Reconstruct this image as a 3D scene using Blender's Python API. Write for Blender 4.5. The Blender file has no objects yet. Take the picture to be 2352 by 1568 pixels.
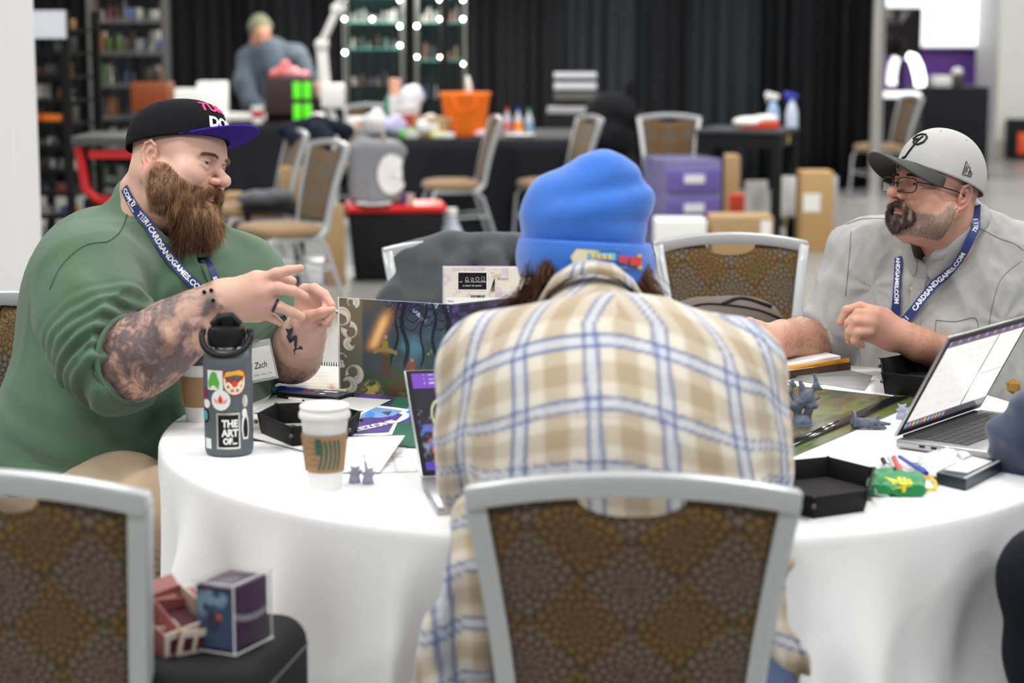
import bpy, bmesh, math, random
import numpy as np
from mathutils import Vector, Matrix, Euler
from mathutils.bvhtree import BVHTree
sc = bpy.context.scene
COL = sc.collection
R = math.radians
# ------------------------------------------------------------------ camera
F_PX, CX, CY, CAMZ, PITCH = 4573.0, 1176.0, 784.0, 1.57, R(8.92)
cam = bpy.data.cameras.new('camera'); cam_o = bpy.data.objects.new('camera', cam); COL.objects.link(cam_o)
cam.sensor_width = 36.0; cam.lens = 36.0*F_PX/2352.0
cam_o.location = (0, 0, CAMZ); cam_o.rotation_euler = (R(90)-PITCH, 0, 0)
cam.dof.use_dof = True; cam.dof.focus_distance = 4.5; cam.dof.aperture_fstop = 2.9
cam.clip_end = 200
sc.camera = cam_o
# ------------------------------------------------------------------ world, lights, exposure
w = bpy.data.worlds.new('world'); sc.world = w; w.use_nodes = True
w.node_tree.nodes['Background'].inputs[0].default_value = (0.93, 0.96, 1.0, 1)
w.node_tree.nodes['Background'].inputs[1].default_value = 0.24
def area(x, y, z, sx, sy, power, color=(1, 0.985, 0.96)):
    l = bpy.data.lights.new('hall_light', 'AREA'); l.shape = 'RECTANGLE'; l.size = sx; l.size_y = sy
    l.energy = power; l.color = color
    o = bpy.data.objects.new('hall_light', l); COL.objects.link(o); o.location = (x, y, z); return o
for ly in (-2.5, 3.0, 8.5, 14.0, 20.0):
    for lx in (-7.5, -2.4, 2.8, 8.2):
        area(lx, ly, 6.4, 1.7, 1.1, 175)
sc.view_settings.view_transform = 'Standard'; sc.view_settings.look = 'None'
sc.view_settings.gamma = 1.0; sc.view_settings.use_curve_mapping = False
sc.view_settings.exposure = 0.22
# ------------------------------------------------------------------ picture -> world helpers
_ct, _st = math.cos(PITCH), math.sin(PITCH)
def ray(px, py):
    u, v = (px-CX)/F_PX, -(py-CY)/F_PX
    return Vector((u, _ct+v*_st, v*_ct-_st))
CAM = Vector((0, 0, CAMZ))
def P(px, py, Y):                       # the point seen at a pixel that stands at world depth Y
    d = ray(px, py); return CAM + d*(Y/d.y)
def W(px, py, z):                       # the point seen at a pixel that lies at height z
    d = ray(px, py); return CAM + d*((z-CAMZ)/d.z)
def KM(Y): return Y/F_PX
TZ = 0.762                              # top of the tablecloth
# ------------------------------------------------------------------ materials
_MC = {}
def nd(t, typ, **kw):
    n = t.nodes.new(typ)
    for k, v in kw.items(): setattr(n, k, v)
    return n
def mat(name, col=(.5, .5, .5), rough=.6, metal=0, var=0, vscale=20, bump=0, bscale=200, spec=.5, trans=0, emit=None, estr=1,
        attr=False, sss=0, sheen=0, coat=0, alpha=1, wave=None, ior=1.45, vdetail=3, col2=None):
    if name in _MC: return _MC[name]
    m = bpy.data.materials.new(name); m.use_nodes = True; t = m.node_tree; b = t.nodes['Principled BSDF']; L = t.links.new
    I = b.inputs
    I['Base Color'].default_value = (*col, 1); I['Roughness'].default_value = rough; I['Metallic'].default_value = metal
    I['Specular IOR Level'].default_value = .18 if (spec == .5 and max(col) < .03 and rough > .3) else spec; I['IOR'].default_value = ior
    if trans: I['Transmission Weight'].default_value = trans
    if alpha < 1: I['Alpha'].default_value = alpha
    if coat: I['Coat Weight'].default_value = coat; I['Coat Roughness'].default_value = .1
    if sheen: I['Sheen Weight'].default_value = sheen; I['Sheen Roughness'].default_value = .5
    if sss:
        I['Subsurface Weight'].default_value = sss; I['Subsurface Radius'].default_value = (.9, .35, .2); I['Subsurface Scale'].default_value = .008
    if emit: I['Emission Color'].default_value = (*emit, 1); I['Emission Strength'].default_value = estr
    tc = nd(t, 'ShaderNodeTexCoord'); src = None
    if attr:
        a = nd(t, 'ShaderNodeAttribute', attribute_name='Col'); src = a.outputs['Color']; L(src, I['Base Color'])
        if emit is True: pass
    if var or col2:
        n = nd(t, 'ShaderNodeTexNoise'); n.inputs['Scale'].default_value = vscale; n.inputs['Detail'].default_value = vdetail
        L(tc.outputs['Object'], n.inputs['Vector'])
        if col2:
            mx = nd(t, 'ShaderNodeMix', data_type='RGBA'); mx.inputs[6].default_value = (*col, 1); mx.inputs[7].default_value = (*col2, 1)
            rp = nd(t, 'ShaderNodeMapRange'); rp.inputs[1].default_value = .38; rp.inputs[2].default_value = .62
            L(n.outputs['Fac'], rp.inputs[0]); L(rp.outputs[0], mx.inputs[0]); L(mx.outputs[2], I['Base Color'])
        else:
            rp = nd(t, 'ShaderNodeMapRange'); rp.inputs[3].default_value = 1-var; rp.inputs[4].default_value = 1+var
            L(n.outputs['Fac'], rp.inputs[0])
            vm = nd(t, 'ShaderNodeVectorMath', operation='SCALE')
            if src: L(src, vm.inputs[0])
            else: vm.inputs[0].default_value = col
            L(rp.outputs[0], vm.inputs['Scale']); L(vm.outputs[0], I['Base Color'])
    if bump or wave:
        bp = nd(t, 'ShaderNodeBump'); bp.inputs['Strength'].default_value = bump or wave[1]; bp.inputs['Distance'].default_value = .002
        if wave:
            wv = nd(t, 'ShaderNodeTexWave'); wv.inputs['Scale'].default_value = wave[0]; wv.bands_direction = wave[2]
            wv.inputs['Distortion'].default_value = wave[3] if len(wave) > 3 else 1.0
            L(tc.outputs['Object'], wv.inputs['Vector']); L(wv.outputs['Fac'], bp.inputs['Height'])
        else:
            n2 = nd(t, 'ShaderNodeTexNoise'); n2.inputs['Scale'].default_value = bscale; n2.inputs['Detail'].default_value = 3
            L(tc.outputs['Object'], n2.inputs['Vector']); L(n2.outputs['Fac'], bp.inputs['Height'])
        L(bp.outputs[0], I['Normal'])
    _MC[name] = m; return m
def screen_mat(name, s):                # a lit display: its picture gives off the light
    if name in _MC: return _MC[name]
    m = bpy.data.materials.new(name); m.use_nodes = True; t = m.node_tree; b = t.nodes['Principled BSDF']
    a = nd(t, 'ShaderNodeAttribute', attribute_name='Col')
    b.inputs['Base Color'].default_value = (.01, .01, .01, 1); b.inputs['Roughness'].default_value = .15
    t.links.new(a.outputs['Color'], b.inputs['Emission Color']); b.inputs['Emission Strength'].default_value = s
    _MC[name] = m; return m
# ------------------------------------------------------------------ things
def tag(o, label=None, cat=None, group=None, kind=None):
    if label: o['label'] = label
    if cat: o['category'] = cat
    if group: o['group'] = group
    if kind: o['kind'] = kind
    return o
def thing(name, label, cat, loc=(0, 0, 0), rz=0, group=None, rot=None):
    o = bpy.data.objects.new(name, None); COL.objects.link(o); o.location = loc
    o.rotation_euler = rot if rot else (0, 0, rz); o.empty_display_size = .05
    return tag(o, label, cat, group)
def copy_tree(o, parent=None):
    c = o.copy(); COL.objects.link(c); c.parent = parent
    for ch in list(o.children): copy_tree(ch, c)
    return c
def link_mesh(name, me, material=None, parent=None, local=True):
    o = bpy.data.objects.new(name, me); COL.objects.link(o)
    if material: me.materials.append(material)
    if parent:
        o.parent = parent
        if not local:                   # vertices are in world space
            M_ = Matrix.Identity(4); p = parent; ch = []
            while p: ch.append(p); p = p.parent
            for p in reversed(ch): M_ = M_ @ Matrix.LocRotScale(p.location, p.rotation_euler, p.scale)
            me.transform(M_.inverted())
    return o
def np_mesh(name, V, Fq, smooth=True, col=None):
    me = bpy.data.meshes.new(name); V = np.asarray(V, np.float32); Fq = np.asarray(Fq, np.int32)
    n = Fq.shape[1]
    me.vertices.add(len(V)); me.vertices.foreach_set('co', V.ravel())
    me.loops.add(Fq.size); me.loops.foreach_set('vertex_index', Fq.ravel())
    me.polygons.add(len(Fq)); me.polygons.foreach_set('loop_start', np.arange(0, Fq.size, n, dtype=np.int32))
    if smooth: me.polygons.foreach_set('use_smooth', np.ones(len(Fq), bool))
    me.update(calc_edges=True); me.validate()
    if col is not None: set_col(me, col)
    return me
def set_col(me, col):
    a = me.color_attributes.new('Col', 'FLOAT_COLOR', 'POINT')
    c = np.ones((len(me.vertices), 4), np.float32); c[:, :3] = col; a.data.foreach_set('color', c.ravel())
def verts_of(me):
    V = np.empty(len(me.vertices)*3, np.float32); me.vertices.foreach_get('co', V); return V.reshape(-1, 3)
class MB:
    """collects simple shapes into ONE mesh object"""
    def __init__(s): s.v = []; s.f = []
    def _add(s, vs, fs):
        o = len(s.v); s.v += [tuple(x) for x in vs]; s.f += [tuple(i+o for i in f) for f in fs]; return s
    def box(s, c, d, rot=None):
        c = Vector(c); h = [x/2 for x in d]; m = Euler(rot).to_matrix() if rot is not None and not isinstance(rot, Matrix) else rot
        vs = []
        for x in (-1, 1):
            for y in (-1, 1):
                for z in (-1, 1):
                    p = Vector((x*h[0], y*h[1], z*h[2]))
                    vs.append(c+(m @ p if m else p))
        return s._add(vs, [(0, 1, 3, 2), (4, 6, 7, 5), (0, 4, 5, 1), (2, 3, 7, 6), (0, 2, 6, 4), (1, 5, 7, 3)])
    def bar(s, a, b, w, d=None):
        a, b = Vector(a), Vector(b); z = (b-a).normalized(); x = z.orthogonal().normalized() if abs(z.z) < .99 else Vector((1, 0, 0))
        if abs(z.z) < .99: x = z.cross(Vector((0, 0, 1))).normalized()
        y = z.cross(x); d = d or w; vs = []
        for p in (a, b):
            for i, j in ((-1, -1), (1, -1), (1, 1), (-1, 1)): vs.append(p+x*(i*w/2)+y*(j*d/2))
        return s._add(vs, [(3, 2, 1, 0), (4, 5, 6, 7), (0, 1, 5, 4), (1, 2, 6, 5), (2, 3, 7, 6), (3, 0, 4, 7)])
    def tube(s, pts, r, n=10, cap=True, sx=1.0, up=None):
        pts = [Vector(p) for p in pts]; rs = r if isinstance(r, (list, tuple)) else [r]*len(pts); vs = []; x = None
        for i, p in enumerate(pts):
            t = (pts[min(i+1, len(pts)-1)]-pts[max(i-1, 0)]).normalized()
            if up is not None: x = Vector(up).cross(t).normalized()
            elif x is None: x = t.orthogonal().normalized()
            else: x = (x-t*x.dot(t)).normalized()
            y = t.cross(x)
            for k in range(n):
                a = 2*math.pi*(k+(.5 if n == 4 else 0))/n; vs.append(p+x*(math.cos(a)*rs[i]*sx)+y*(math.sin(a)*rs[i]))
        fs = []
        for i in range(len(pts)-1):
            for k in range(n):
                k2 = (k+1) % n; fs.append((i*n+k, i*n+k2, (i+1)*n+k2, (i+1)*n+k))
        if cap: fs += [tuple(range(n-1, -1, -1)), tuple(range((len(pts)-1)*n, len(pts)*n))]
        return s._add(vs, fs)
    def cyl(s, a, b, r0, r1=None, n=20): return s.tube([a, b], [r0, r1 if r1 is not None else r0], n)
    def lathe(s, prof, c=(0, 0, 0), n=32, sx=1, sy=1):
        vs = []; fs = []; m = len(prof)
        for k in range(n):
            a = 2*math.pi*k/n
            for r, z in prof: vs.append((c[0]+r*math.cos(a)*sx, c[1]+r*math.sin(a)*sy, c[2]+z))
        for k in range(n):
            k2 = (k+1) % n
            for i in range(m-1): fs.append((k*m+i, k2*m+i, k2*m+i+1, k*m+i+1))
        return s._add(vs, fs)
    def prism(s, poly, z0, z1, M_=None):
        n = len(poly); vs = [Vector((x, y, z0)) for x, y in poly]+[Vector((x, y, z1)) for x, y in poly]
        if M_ is not None: vs = [M_ @ v for v in vs]
        fs = [tuple(range(n-1, -1, -1)), tuple(range(n, 2*n))]+[(i, (i+1) % n, n+(i+1) % n, n+i) for i in range(n)]
        return s._add(vs, fs)
    def ball(s, c, r, n=12, m=8):
        r = (r, r, r) if not isinstance(r, (tuple, list)) else r
        prof = [(max(1e-5, math.cos(t)), math.sin(t)) for t in np.linspace(-math.pi/2, math.pi/2, m)]
        vs = []; fs = []; k_ = len(prof)
        for k in range(n):
            a = 2*math.pi*k/n
            for q, z in prof: vs.append((c[0]+q*r[0]*math.cos(a), c[1]+q*r[1]*math.sin(a), c[2]+z*r[2]))
        for k in range(n):
            k2 = (k+1) % n
            for i in range(k_-1): fs.append((k*k_+i, k2*k_+i, k2*k_+i+1, k*k_+i+1))
        return s._add(vs, fs)
    def build(s, name, material=None, parent=None, smooth=False, bevel=0, local=True, bseg=2, subsurf=0, thick=0):
        me = bpy.data.meshes.new(name); me.from_pydata(s.v, [], s.f)
        bm = bmesh.new(); bm.from_mesh(me)
        bmesh.ops.remove_doubles(bm, verts=bm.verts, dist=1e-5)
        bmesh.ops.recalc_face_normals(bm, faces=bm.faces)
        if bevel:
            es = [e for e in bm.edges if len(e.link_faces) == 2 and e.calc_face_angle(0) > R(35)]
            bmesh.ops.bevel(bm, geom=es, offset=bevel, segments=bseg, profile=.5, affect='EDGES', clamp_overlap=True)
        bm.to_mesh(me); bm.free()
        if smooth:
            me.polygons.foreach_set('use_smooth', np.ones(len(me.polygons), bool))
            if smooth != 'all':
                try: me.set_sharp_from_angle(angle=R(40))
                except Exception: pass
        elif bevel:
            me.polygons.foreach_set('use_smooth', np.ones(len(me.polygons), bool))
            try: me.set_sharp_from_angle(angle=R(50))
            except Exception: pass
        o = link_mesh(name, me, material, parent, local)
        if thick: md = o.modifiers.new('s', 'SOLIDIFY'); md.thickness = thick; md.offset = 0
        if subsurf: md = o.modifiers.new('u', 'SUBSURF'); md.levels = subsurf; md.render_levels = subsurf
        return o
def grid_mesh(name, fn, nu, nv, material, parent=None, colfn=None, wrap=False, local=True, thick=0, smooth=True):
    """fn(u,v)->(x,y,z) on arrays u,v in 0..1; colfn(u,v)->(n,3)"""
    u, v = np.meshgrid(np.linspace(0, 1, nu, endpoint=not wrap), np.linspace(0, 1, nv), indexing='ij')
    u = u.ravel(); v = v.ravel(); X = np.stack(fn(u, v), 1)
    i, j = np.meshgrid(np.arange(nu if wrap else nu-1), np.arange(nv-1), indexing='ij'); i = i.ravel(); j = j.ravel(); i2 = (i+1) % nu
    Fq = np.stack([i*nv+j, i2*nv+j, i2*nv+j+1, i*nv+j+1], 1)
    me = np_mesh(name, X, Fq, smooth, colfn(u, v) if colfn else None)
    o = link_mesh(name, me, material, parent, local)
    if thick: md = o.modifiers.new('s', 'SOLIDIFY'); md.thickness = thick; md.offset = 0
    return o
# ------------------------------------------------------------------ numpy noise
_rng = np.random.RandomState(7); _LAT = _rng.rand(64, 64, 64).astype(np.float32)
def vn(P_, s, seed=0):                  # value noise 0..1
    q = np.asarray(P_, np.float32)*np.asarray(s, np.float32)+seed*17.3; f = np.floor(q); t = q-f; t = t*t*(3-2*t); i = f.astype(np.int64) % 64; j = (i+1) % 64
    a = _LAT
    c = lambda x, y, z: a[x, y, z]
    x0, y0, z0 = i.T; x1, y1, z1 = j.T; tx, ty, tz = t.T
    r = lambda p, q_, k: p+(q_-p)*k
    return r(r(r(c(x0, y0, z0), c(x1, y0, z0), tx), r(c(x0, y1, z0), c(x1, y1, z0), tx), ty),
             r(r(c(x0, y0, z1), c(x1, y0, z1), tx), r(c(x0, y1, z1), c(x1, y1, z1), tx), ty), tz)
def fb(P_, s, seed=0, o=3): return sum(vn(P_, np.asarray(s)*2**k, seed+k)*.5**k for k in range(o))/sum(.5**k for k in range(o))
def ridge(P_, s, seed=0): return 1-np.abs(2*vn(P_, s, seed)-1)
def sm(x, a, b): t = np.clip((x-a)/(b-a), 0, 1); return t*t*(3-2*t)
def mixc(c, d, t): return c*(1-t[:, None])+np.asarray(d, np.float32)*t[:, None]
# ------------------------------------------------------------------ signed distance sculpting
class SDF:
    def __init__(s, lo, hi, h):
        s.lo = np.array(lo, np.float32); s.h = h; s.n = np.ceil((np.array(hi)-s.lo)/h).astype(int)+1
        s.v = np.full(s.n, 1.0, np.float32)
        s.ax = [s.lo[i]+h*np.arange(s.n[i], dtype=np.float32) for i in range(3)]
    def _w(s, lo, hi):
        sl = []
        for i in range(3):
            a = int(max(0, math.floor((lo[i]-s.lo[i])/s.h))); b = int(min(s.n[i], math.ceil((hi[i]-s.lo[i])/s.h)+1))
            if b <= a: return None, None
            sl.append(slice(a, b))
        return tuple(sl), np.meshgrid(*[s.ax[i][sl[i]] for i in range(3)], indexing='ij', sparse=True)
    def _op(s, fn, lo, hi, k, op):
        m = max(k, s.h*2)*1.05; sl, g = s._w(np.array(lo)-m, np.array(hi)+m)
        if sl is None: return s
        d = fn(*g); a = s.v[sl]
        if op > 0: hh = np.maximum(k-np.abs(a-d), 0)/max(k, 1e-6); s.v[sl] = np.minimum(a, d)-hh*hh*k*.25
        else: d = -d; hh = np.maximum(k-np.abs(a-d), 0)/max(k, 1e-6); s.v[sl] = np.maximum(a, d)+hh*hh*k*.25
        return s
    def ell(s, c, r, k=.01, rot=None, op=1):
        c = np.array(c, np.float32); r = np.array(r if isinstance(r, (tuple, list)) else (r,)*3, np.float32); m = float(max(r))
        Rm = None if rot is None else np.array(rot.to_3x3() if hasattr(rot, 'to_3x3') else Euler(rot).to_matrix(), np.float32)
        def fn(x, y, z):
            x, y, z = x-c[0], y-c[1], z-c[2]
            if Rm is not None: x, y, z = (Rm[0, 0]*x+Rm[1, 0]*y+Rm[2, 0]*z, Rm[0, 1]*x+Rm[1, 1]*y+Rm[2, 1]*z, Rm[0, 2]*x+Rm[1, 2]*y+Rm[2, 2]*z)
            k0 = np.sqrt((x/r[0])**2+(y/r[1])**2+(z/r[2])**2); k1 = np.sqrt((x/r[0]**2)**2+(y/r[1]**2)**2+(z/r[2]**2)**2)+1e-6
            return k0*(k0-1)/k1
        ext = m if Rm is not None else r
        return s._op(fn, c-ext, c+ext, k, op)
    def cone(s, a, b, ra, rb, k=.01, op=1, flat=None):
        a = np.array(a, np.float32); b = np.array(b, np.float32); ba = b-a; bb = float(ba @ ba)+1e-9; m = max(ra, rb)
        def fn(x, y, z):
            x, y, z = x-a[0], y-a[1], z-a[2]
            t = np.clip((x*ba[0]+y*ba[1]+z*ba[2])/bb, 0, 1)
            dx, dy, dz = x-t*ba[0], y-t*ba[1], z-t*ba[2]
            if flat is not None:            # (axis vector, factor): squeeze across that axis
                f, q = flat; dd = (dx*f[0]+dy*f[1]+dz*f[2]); qq = dd*(1/q-1); dx, dy, dz = dx+f[0]*qq, dy+f[1]*qq, dz+f[2]*qq
            return np.sqrt(dx*dx+dy*dy+dz*dz)-(ra+(rb-ra)*t)
        return s._op(fn, np.minimum(a, b)-m, np.maximum(a, b)+m, k, op)
    def chain(s, pts, rs, k=.01, op=1, k0=None, flat=None):
        for i in range(len(pts)-1): s.cone(pts[i], pts[i+1], rs[i], rs[i+1], (k0 if i == 0 and k0 is not None else k), op, flat)
        return s
    def box(s, c, hs, rad, k=.005, rot=None, op=1):
        c = np.array(c, np.float32); m = math.sqrt(sum(x*x for x in hs))
        Rm = np.eye(3, dtype=np.float32) if rot is None else np.array(rot.to_3x3() if hasattr(rot, 'to_3x3') else Euler(rot).to_matrix(), np.float32)
        def fn(x, y, z):
            x, y, z = x-c[0], y-c[1], z-c[2]
            q = [np.abs(Rm[0, i]*x+Rm[1, i]*y+Rm[2, i]*z)-(hs[i]-rad) for i in range(3)]
            return np.sqrt(sum(np.maximum(a, 0)**2 for a in q))+np.minimum(np.maximum(np.maximum(q[0], q[1]), q[2]), 0)-rad
        return s._op(fn, c-m, c+m, k, op)
    def cut(s, p, n):                   # keep the side the normal points away from
        n = np.array(n, np.float32); n /= np.linalg.norm(n); g = np.meshgrid(*s.ax, indexing='ij', sparse=True)
        s.v = np.maximum(s.v, (g[0]-p[0])*n[0]+(g[1]-p[1])*n[1]+(g[2]-p[2])*n[2]); return s
    def mesh(s):
        v = s.v; v[0], v[-1] = 1, 1; v[:, 0], v[:, -1] = 1, 1; v[:, :, 0], v[:, :, -1] = 1, 1
        nx, ny, nz = v.shape; sg = v < 0
        cnt = np.zeros((nx-1, ny-1, nz-1), np.int8)
        for i in (0, 1):
            for j in (0, 1):
                for k in (0, 1): cnt += sg[i:nx-1+i, j:ny-1+j, k:nz-1+k]
        C = np.argwhere((cnt > 0) & (cnt < 8)); idx = np.full(cnt.shape, -1, np.int32); idx[tuple(C.T)] = np.arange(len(C))
        acc = np.zeros((len(C), 3), np.float32); num = np.zeros(len(C), np.float32)
        offs = [(i, j, k) for i in (0, 1) for j in (0, 1) for k in (0, 1)]
        val = {o: v[C[:, 0]+o[0], C[:, 1]+o[1], C[:, 2]+o[2]] for o in offs}
        for o in offs:
            for a in range(3):
                if o[a] == 0:
                    p = list(o); p[a] = 1; p = tuple(p); va, vb = val[o], val[p]; m = (va < 0) != (vb < 0)
                    t = np.where(m, va/np.where(m, va-vb, 1), 0); q = np.tile(np.array(o, np.float32), (len(C), 1)); q[:, a] += t
                    acc += q*m[:, None]; num += m
        V = (C+acc/num[:, None])*s.h+s.lo
        Fs = []
        for a in range(3):
            b, c = (a+1) % 3, (a+2) % 3
            sl0 = [slice(None)]*3; sl1 = [slice(None)]*3; sl0[a] = slice(0, -1); sl1[a] = slice(1, None)
            d = sg[tuple(sl0)] != sg[tuple(sl1)]; E = np.argwhere(d)
            E = E[(E[:, b] > 0) & (E[:, c] > 0) & (E[:, b] < v.shape[b]-1) & (E[:, c] < v.shape[c]-1)]
            def cell(db, dc):
                q = E.copy(); q[:, b] -= db; q[:, c] -= dc; return idx[tuple(q.T)]
            f = np.stack([cell(1, 1), cell(0, 1), cell(0, 0), cell(1, 0)], 1)
            fl = ~sg[tuple(E.T)]; f[fl] = f[fl][:, ::-1]; Fs.append(f)
        Fq = np.concatenate(Fs); Fq = Fq[(Fq >= 0).all(1)]
        return V.astype(np.float32), Fq
def vnormals(V, Fq):
    n = np.cross(V[Fq[:, 2]]-V[Fq[:, 0]], V[Fq[:, 3]]-V[Fq[:, 1]]); N = np.zeros_like(V)
    for i in range(4): np.add.at(N, Fq[:, i], n)
    return N/(np.linalg.norm(N, axis=1, keepdims=True)+1e-12)
def xf(V, M_): A = np.array(M_, np.float32); return V @ A[:3, :3].T+A[:3, 3]
def join_np(lst):
    Vs, Fs, Cs, o = [], [], [], 0
    for V, Fq, C in lst: Vs.append(V); Fs.append(Fq+o); Cs.append(C); o += len(V)
    return np.concatenate(Vs), np.concatenate(Fs), np.concatenate(Cs)
def bvh(V, Fq): return BVHTree.FromPolygons([tuple(map(float, x)) for x in V], [tuple(map(int, f)) for f in Fq])
def hit(tree, px, py, off=.003):        # where the sight line through a pixel meets a surface, lifted a little off it
    d = ray(px, py).normalized(); h = tree.ray_cast(CAM, d)
    if h[0] is None: return None, None
    n = h[1] if h[1].dot(d) < 0 else -h[1]
    return h[0]+n*off, n
# ------------------------------------------------------------------ lettering: text turned into flat geometry
def text_np(s, size=1.0, bold=0.0, align='CENTER'):
    cu = bpy.data.curves.new('t', 'FONT'); cu.body = s; cu.size = size; cu.align_x = align; cu.align_y = 'CENTER'; cu.offset = bold; cu.resolution_u = 3
    o = bpy.data.objects.new('t', cu); COL.objects.link(o)
    dg = bpy.context.evaluated_depsgraph_get(); me = bpy.data.meshes.new_from_object(o.evaluated_get(dg))
    bm = bmesh.new(); bm.from_mesh(me)
    bmesh.ops.triangulate(bm, faces=bm.faces)
    V = [v.co.copy() for v in bm.verts]; Fs = [tuple(v.index for v in f.verts) for f in bm.faces]
    bm.free(); bpy.data.objects.remove(o); bpy.data.curves.remove(cu); bpy.data.meshes.remove(me)
    return V, Fs
def text_on(s, size, M_, material, parent, name='lettering', bold=0.0, align='CENTER', warp=None, shear=0, label=None, local=False, sx=1.0):
    V, Fs = text_np(s, size, bold, align); V = [Vector(((v.x+v.y*shear)*sx, v.y, 0)) for v in V]
    V = [warp(v) if warp else M_ @ v for v in V]
    me = bpy.data.meshes.new(name); me.from_pydata([tuple(v) for v in V], [], Fs); me.update()
    o = link_mesh(name, me, material, parent, local)
    if label: o['label'] = label
    return o
def frame(o, x, y):                     # matrix with the given x and y axes
    x = Vector(x).normalized(); y = Vector(y); z = x.cross(y).normalized(); y = z.cross(x)
    return Matrix(((x.x, y.x, z.x, o[0]), (x.y, y.y, z.y, o[1]), (x.z, y.z, z.z, o[2]), (0, 0, 0, 1)))
# ================================================================== the hall
m_floor = mat('polished_concrete', (.27, .27, .255), .28, var=.18, vscale=1.3, bump=.05, bscale=30)
m_white = mat('white_paint', (.74, .74, .69), .6, var=.03, vscale=2)
m_purple = mat('purple_paint', (.13, .045, .30), .6, var=.05, vscale=2)
f = MB(); f.box((0, 14, -.05), (44, 44, .1)); tag(f.build('floor', m_floor), kind='structure')
f = MB(); f.box((0, 14, 7.1), (44, 44, .1)); tag(f.build('ceiling', mat('ceiling_tile', (.7, .7, .68), .9)), kind='structure')
f = MB(); f.box((P(2176, 200, 26).x, 26.1, 3.5), (4.0, .2, 7)); tag(f.build('wall_back', m_purple), kind='structure')
xr = P(2273, 200, 25).x
f = MB(); f.box((xr+4, 25.2, 3.5), (8, 1.2, 7)); tag(f.build('wall_right', m_white), kind='structure')
f = MB(); f.box((xr+4, 24.59, .11), (8, .03, .22)); tag(f.build('baseboard_right', mat('beige_board', (.55, .5, .42), .5)), kind='structure')
xl = P(36, 400, 8).x
f = MB(); f.box((xl-1.2, 8.2, 3.5), (2.4, .4, 7)); pl = tag(f.build('wall_left', mat('white_panel', (.83, .83, .84), .5)), kind='structure')
f = MB(); f.bar((xl-.155, 7.99, .9), (xl-.06, 7.99, -.1), .012); f.bar((xl-.165, 7.99, 3), (xl-.155, 7.99, .9), .012); f.build('cable', mat('dark_cable', (.03, .04, .03), .5), pl)
# ---- black drapes on pipes
random.seed(3)
m_dr = [mat('black_drape_%d' % i, c, .8, var=.15, vscale=3, spec=.2) for i, c in enumerate([(.007, .0075, .009), (.011, .012, .014), (.026, .029, .036), (.008, .009, .011)])]
px0 = -3000
edges = [-900, -560, -250, 30, 215, 375, 560, 735, 905, 1060, 1180, 1320, 1480, 1610, 1745, 1890, 2008]
labs = {6: 'behind the person in the grey hoodie', 7: 'behind the white lamp arm', 8: 'behind the left glass cabinet', 9: 'behind the right glass cabinet'}
for i in range(len(edges)-1):
    Yd = 19.6; x0 = P(edges[i], 100, Yd).x-.06; x1 = P(edges[i+1], 100, Yd).x; wd = x1-x0; nf = max(3, int(wd/.13)); ph = random.random()*6; am = random.uniform(.04, .07)
    def fn(u, v, x0=x0, wd=wd, nf=nf, ph=ph, am=am):
        a = u*nf*2*math.pi+ph; ww = 1+.25*np.sin(u*9+ph)
        return (x0+wd*u+.012*np.sin(a*2), Yd+am*ww*np.sin(a+.6*np.sin(u*7+ph))*(.55+.45*(1-v))+.02*np.sin(a*.37), .015+3.1*v)
    mm = m_dr[[0, 1, 0, 0, 1, 0, 1, 0, 0, 1, 1, 2, 1, 2, 1, 0, 2][i]]
    side = 'left' if i < 6 else ('middle' if i < 11 else 'right')
    o = grid_mesh('drape', fn, nf*10+1, 6, mm, thick=.004)
    tag(o, 'floor length black drape panel hanging in deep folds across the back of the hall', 'curtain', 'black drapes across the back')
m_alu = mat('brushed_aluminium', (.55, .54, .52), .35, .8)
o = thing('drape_pipe', 'long metal pipe that carries the black drapes', 'pipe', (0, 0, 0))
f = MB(); f.cyl((P(-900, 100, 19.6).x, 19.6, 3.16), (P(2008, 100, 19.6).x, 19.6, 3.16), .025); f.build('crossbar', m_alu, o)
for e in (-900, 905):
    x = P(e, 100, 19.7).x; f = MB(); f.cyl((x, 19.9, 0), (x, 19.9, 3.16), .025); f.box((x, 19.9, .01), (.4, .4, .02)); f.build('upright', m_alu, o)
px = P(2018, 100, 18.6).x
o = thing('upright_pole', 'grey metal upright pole at the right end of the black drapes', 'pole', (px, 18.6, 0))
f = MB(); f.cyl((0, 0, .02), (0, 0, 3.4), .06); f.build('pole', m_alu, o, smooth=True); f = MB(); f.box((0, 0, .01), (.42, .42, .02)); f.build('base_plate', m_alu, o)
# ================================================================== banquet chair
def burst_cols(u, v, base, gold, grey, S=.150):
    C = np.tile(np.array(base, np.float32), (len(u), 1)); best = np.full(len(u), 9.); kind = np.zeros(len(u)); th = np.zeros(len(u))
    j0 = np.floor(v/(S*.5)).astype(int)
    for dj in (-1, 0, 1, 2):
        j = j0+dj; off = (j % 2)*S/2
        i = np.round((u-off)/S); cx = i*S+off; cy = j*S*.5; d = np.hypot(u-cx, v-cy)
        m = d < best; best = np.where(m, d, best); kind = np.where(m, (j//1) % 2, kind); th = np.where(m, np.arctan2(v-cy, u-cx), th)
    sec = th*22/(2*math.pi); par = np.floor(sec) % 2; ring = best/.0170+.5*par+.25*vn(np.stack([u, v, u*0], 1), 60, 2); fr = ring % 1; sw = 1-np.abs(2*(sec % 1)-1)
    pet = ((1-np.abs(2*fr-1))*1.25+sw*.9 > 1.02)*(fr < .9)*(best > .003)
    g = np.where(kind[:, None] > 0, np.array(gold), np.array(grey)); t = pet*sm(best, .085, .06)
    return (C*(1-t[:, None])+g*t[:, None]).astype(np.float32)
m_fab = mat('chair_fabric', (.1, .06, .02), .85, attr=True, sheen=.15)
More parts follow.
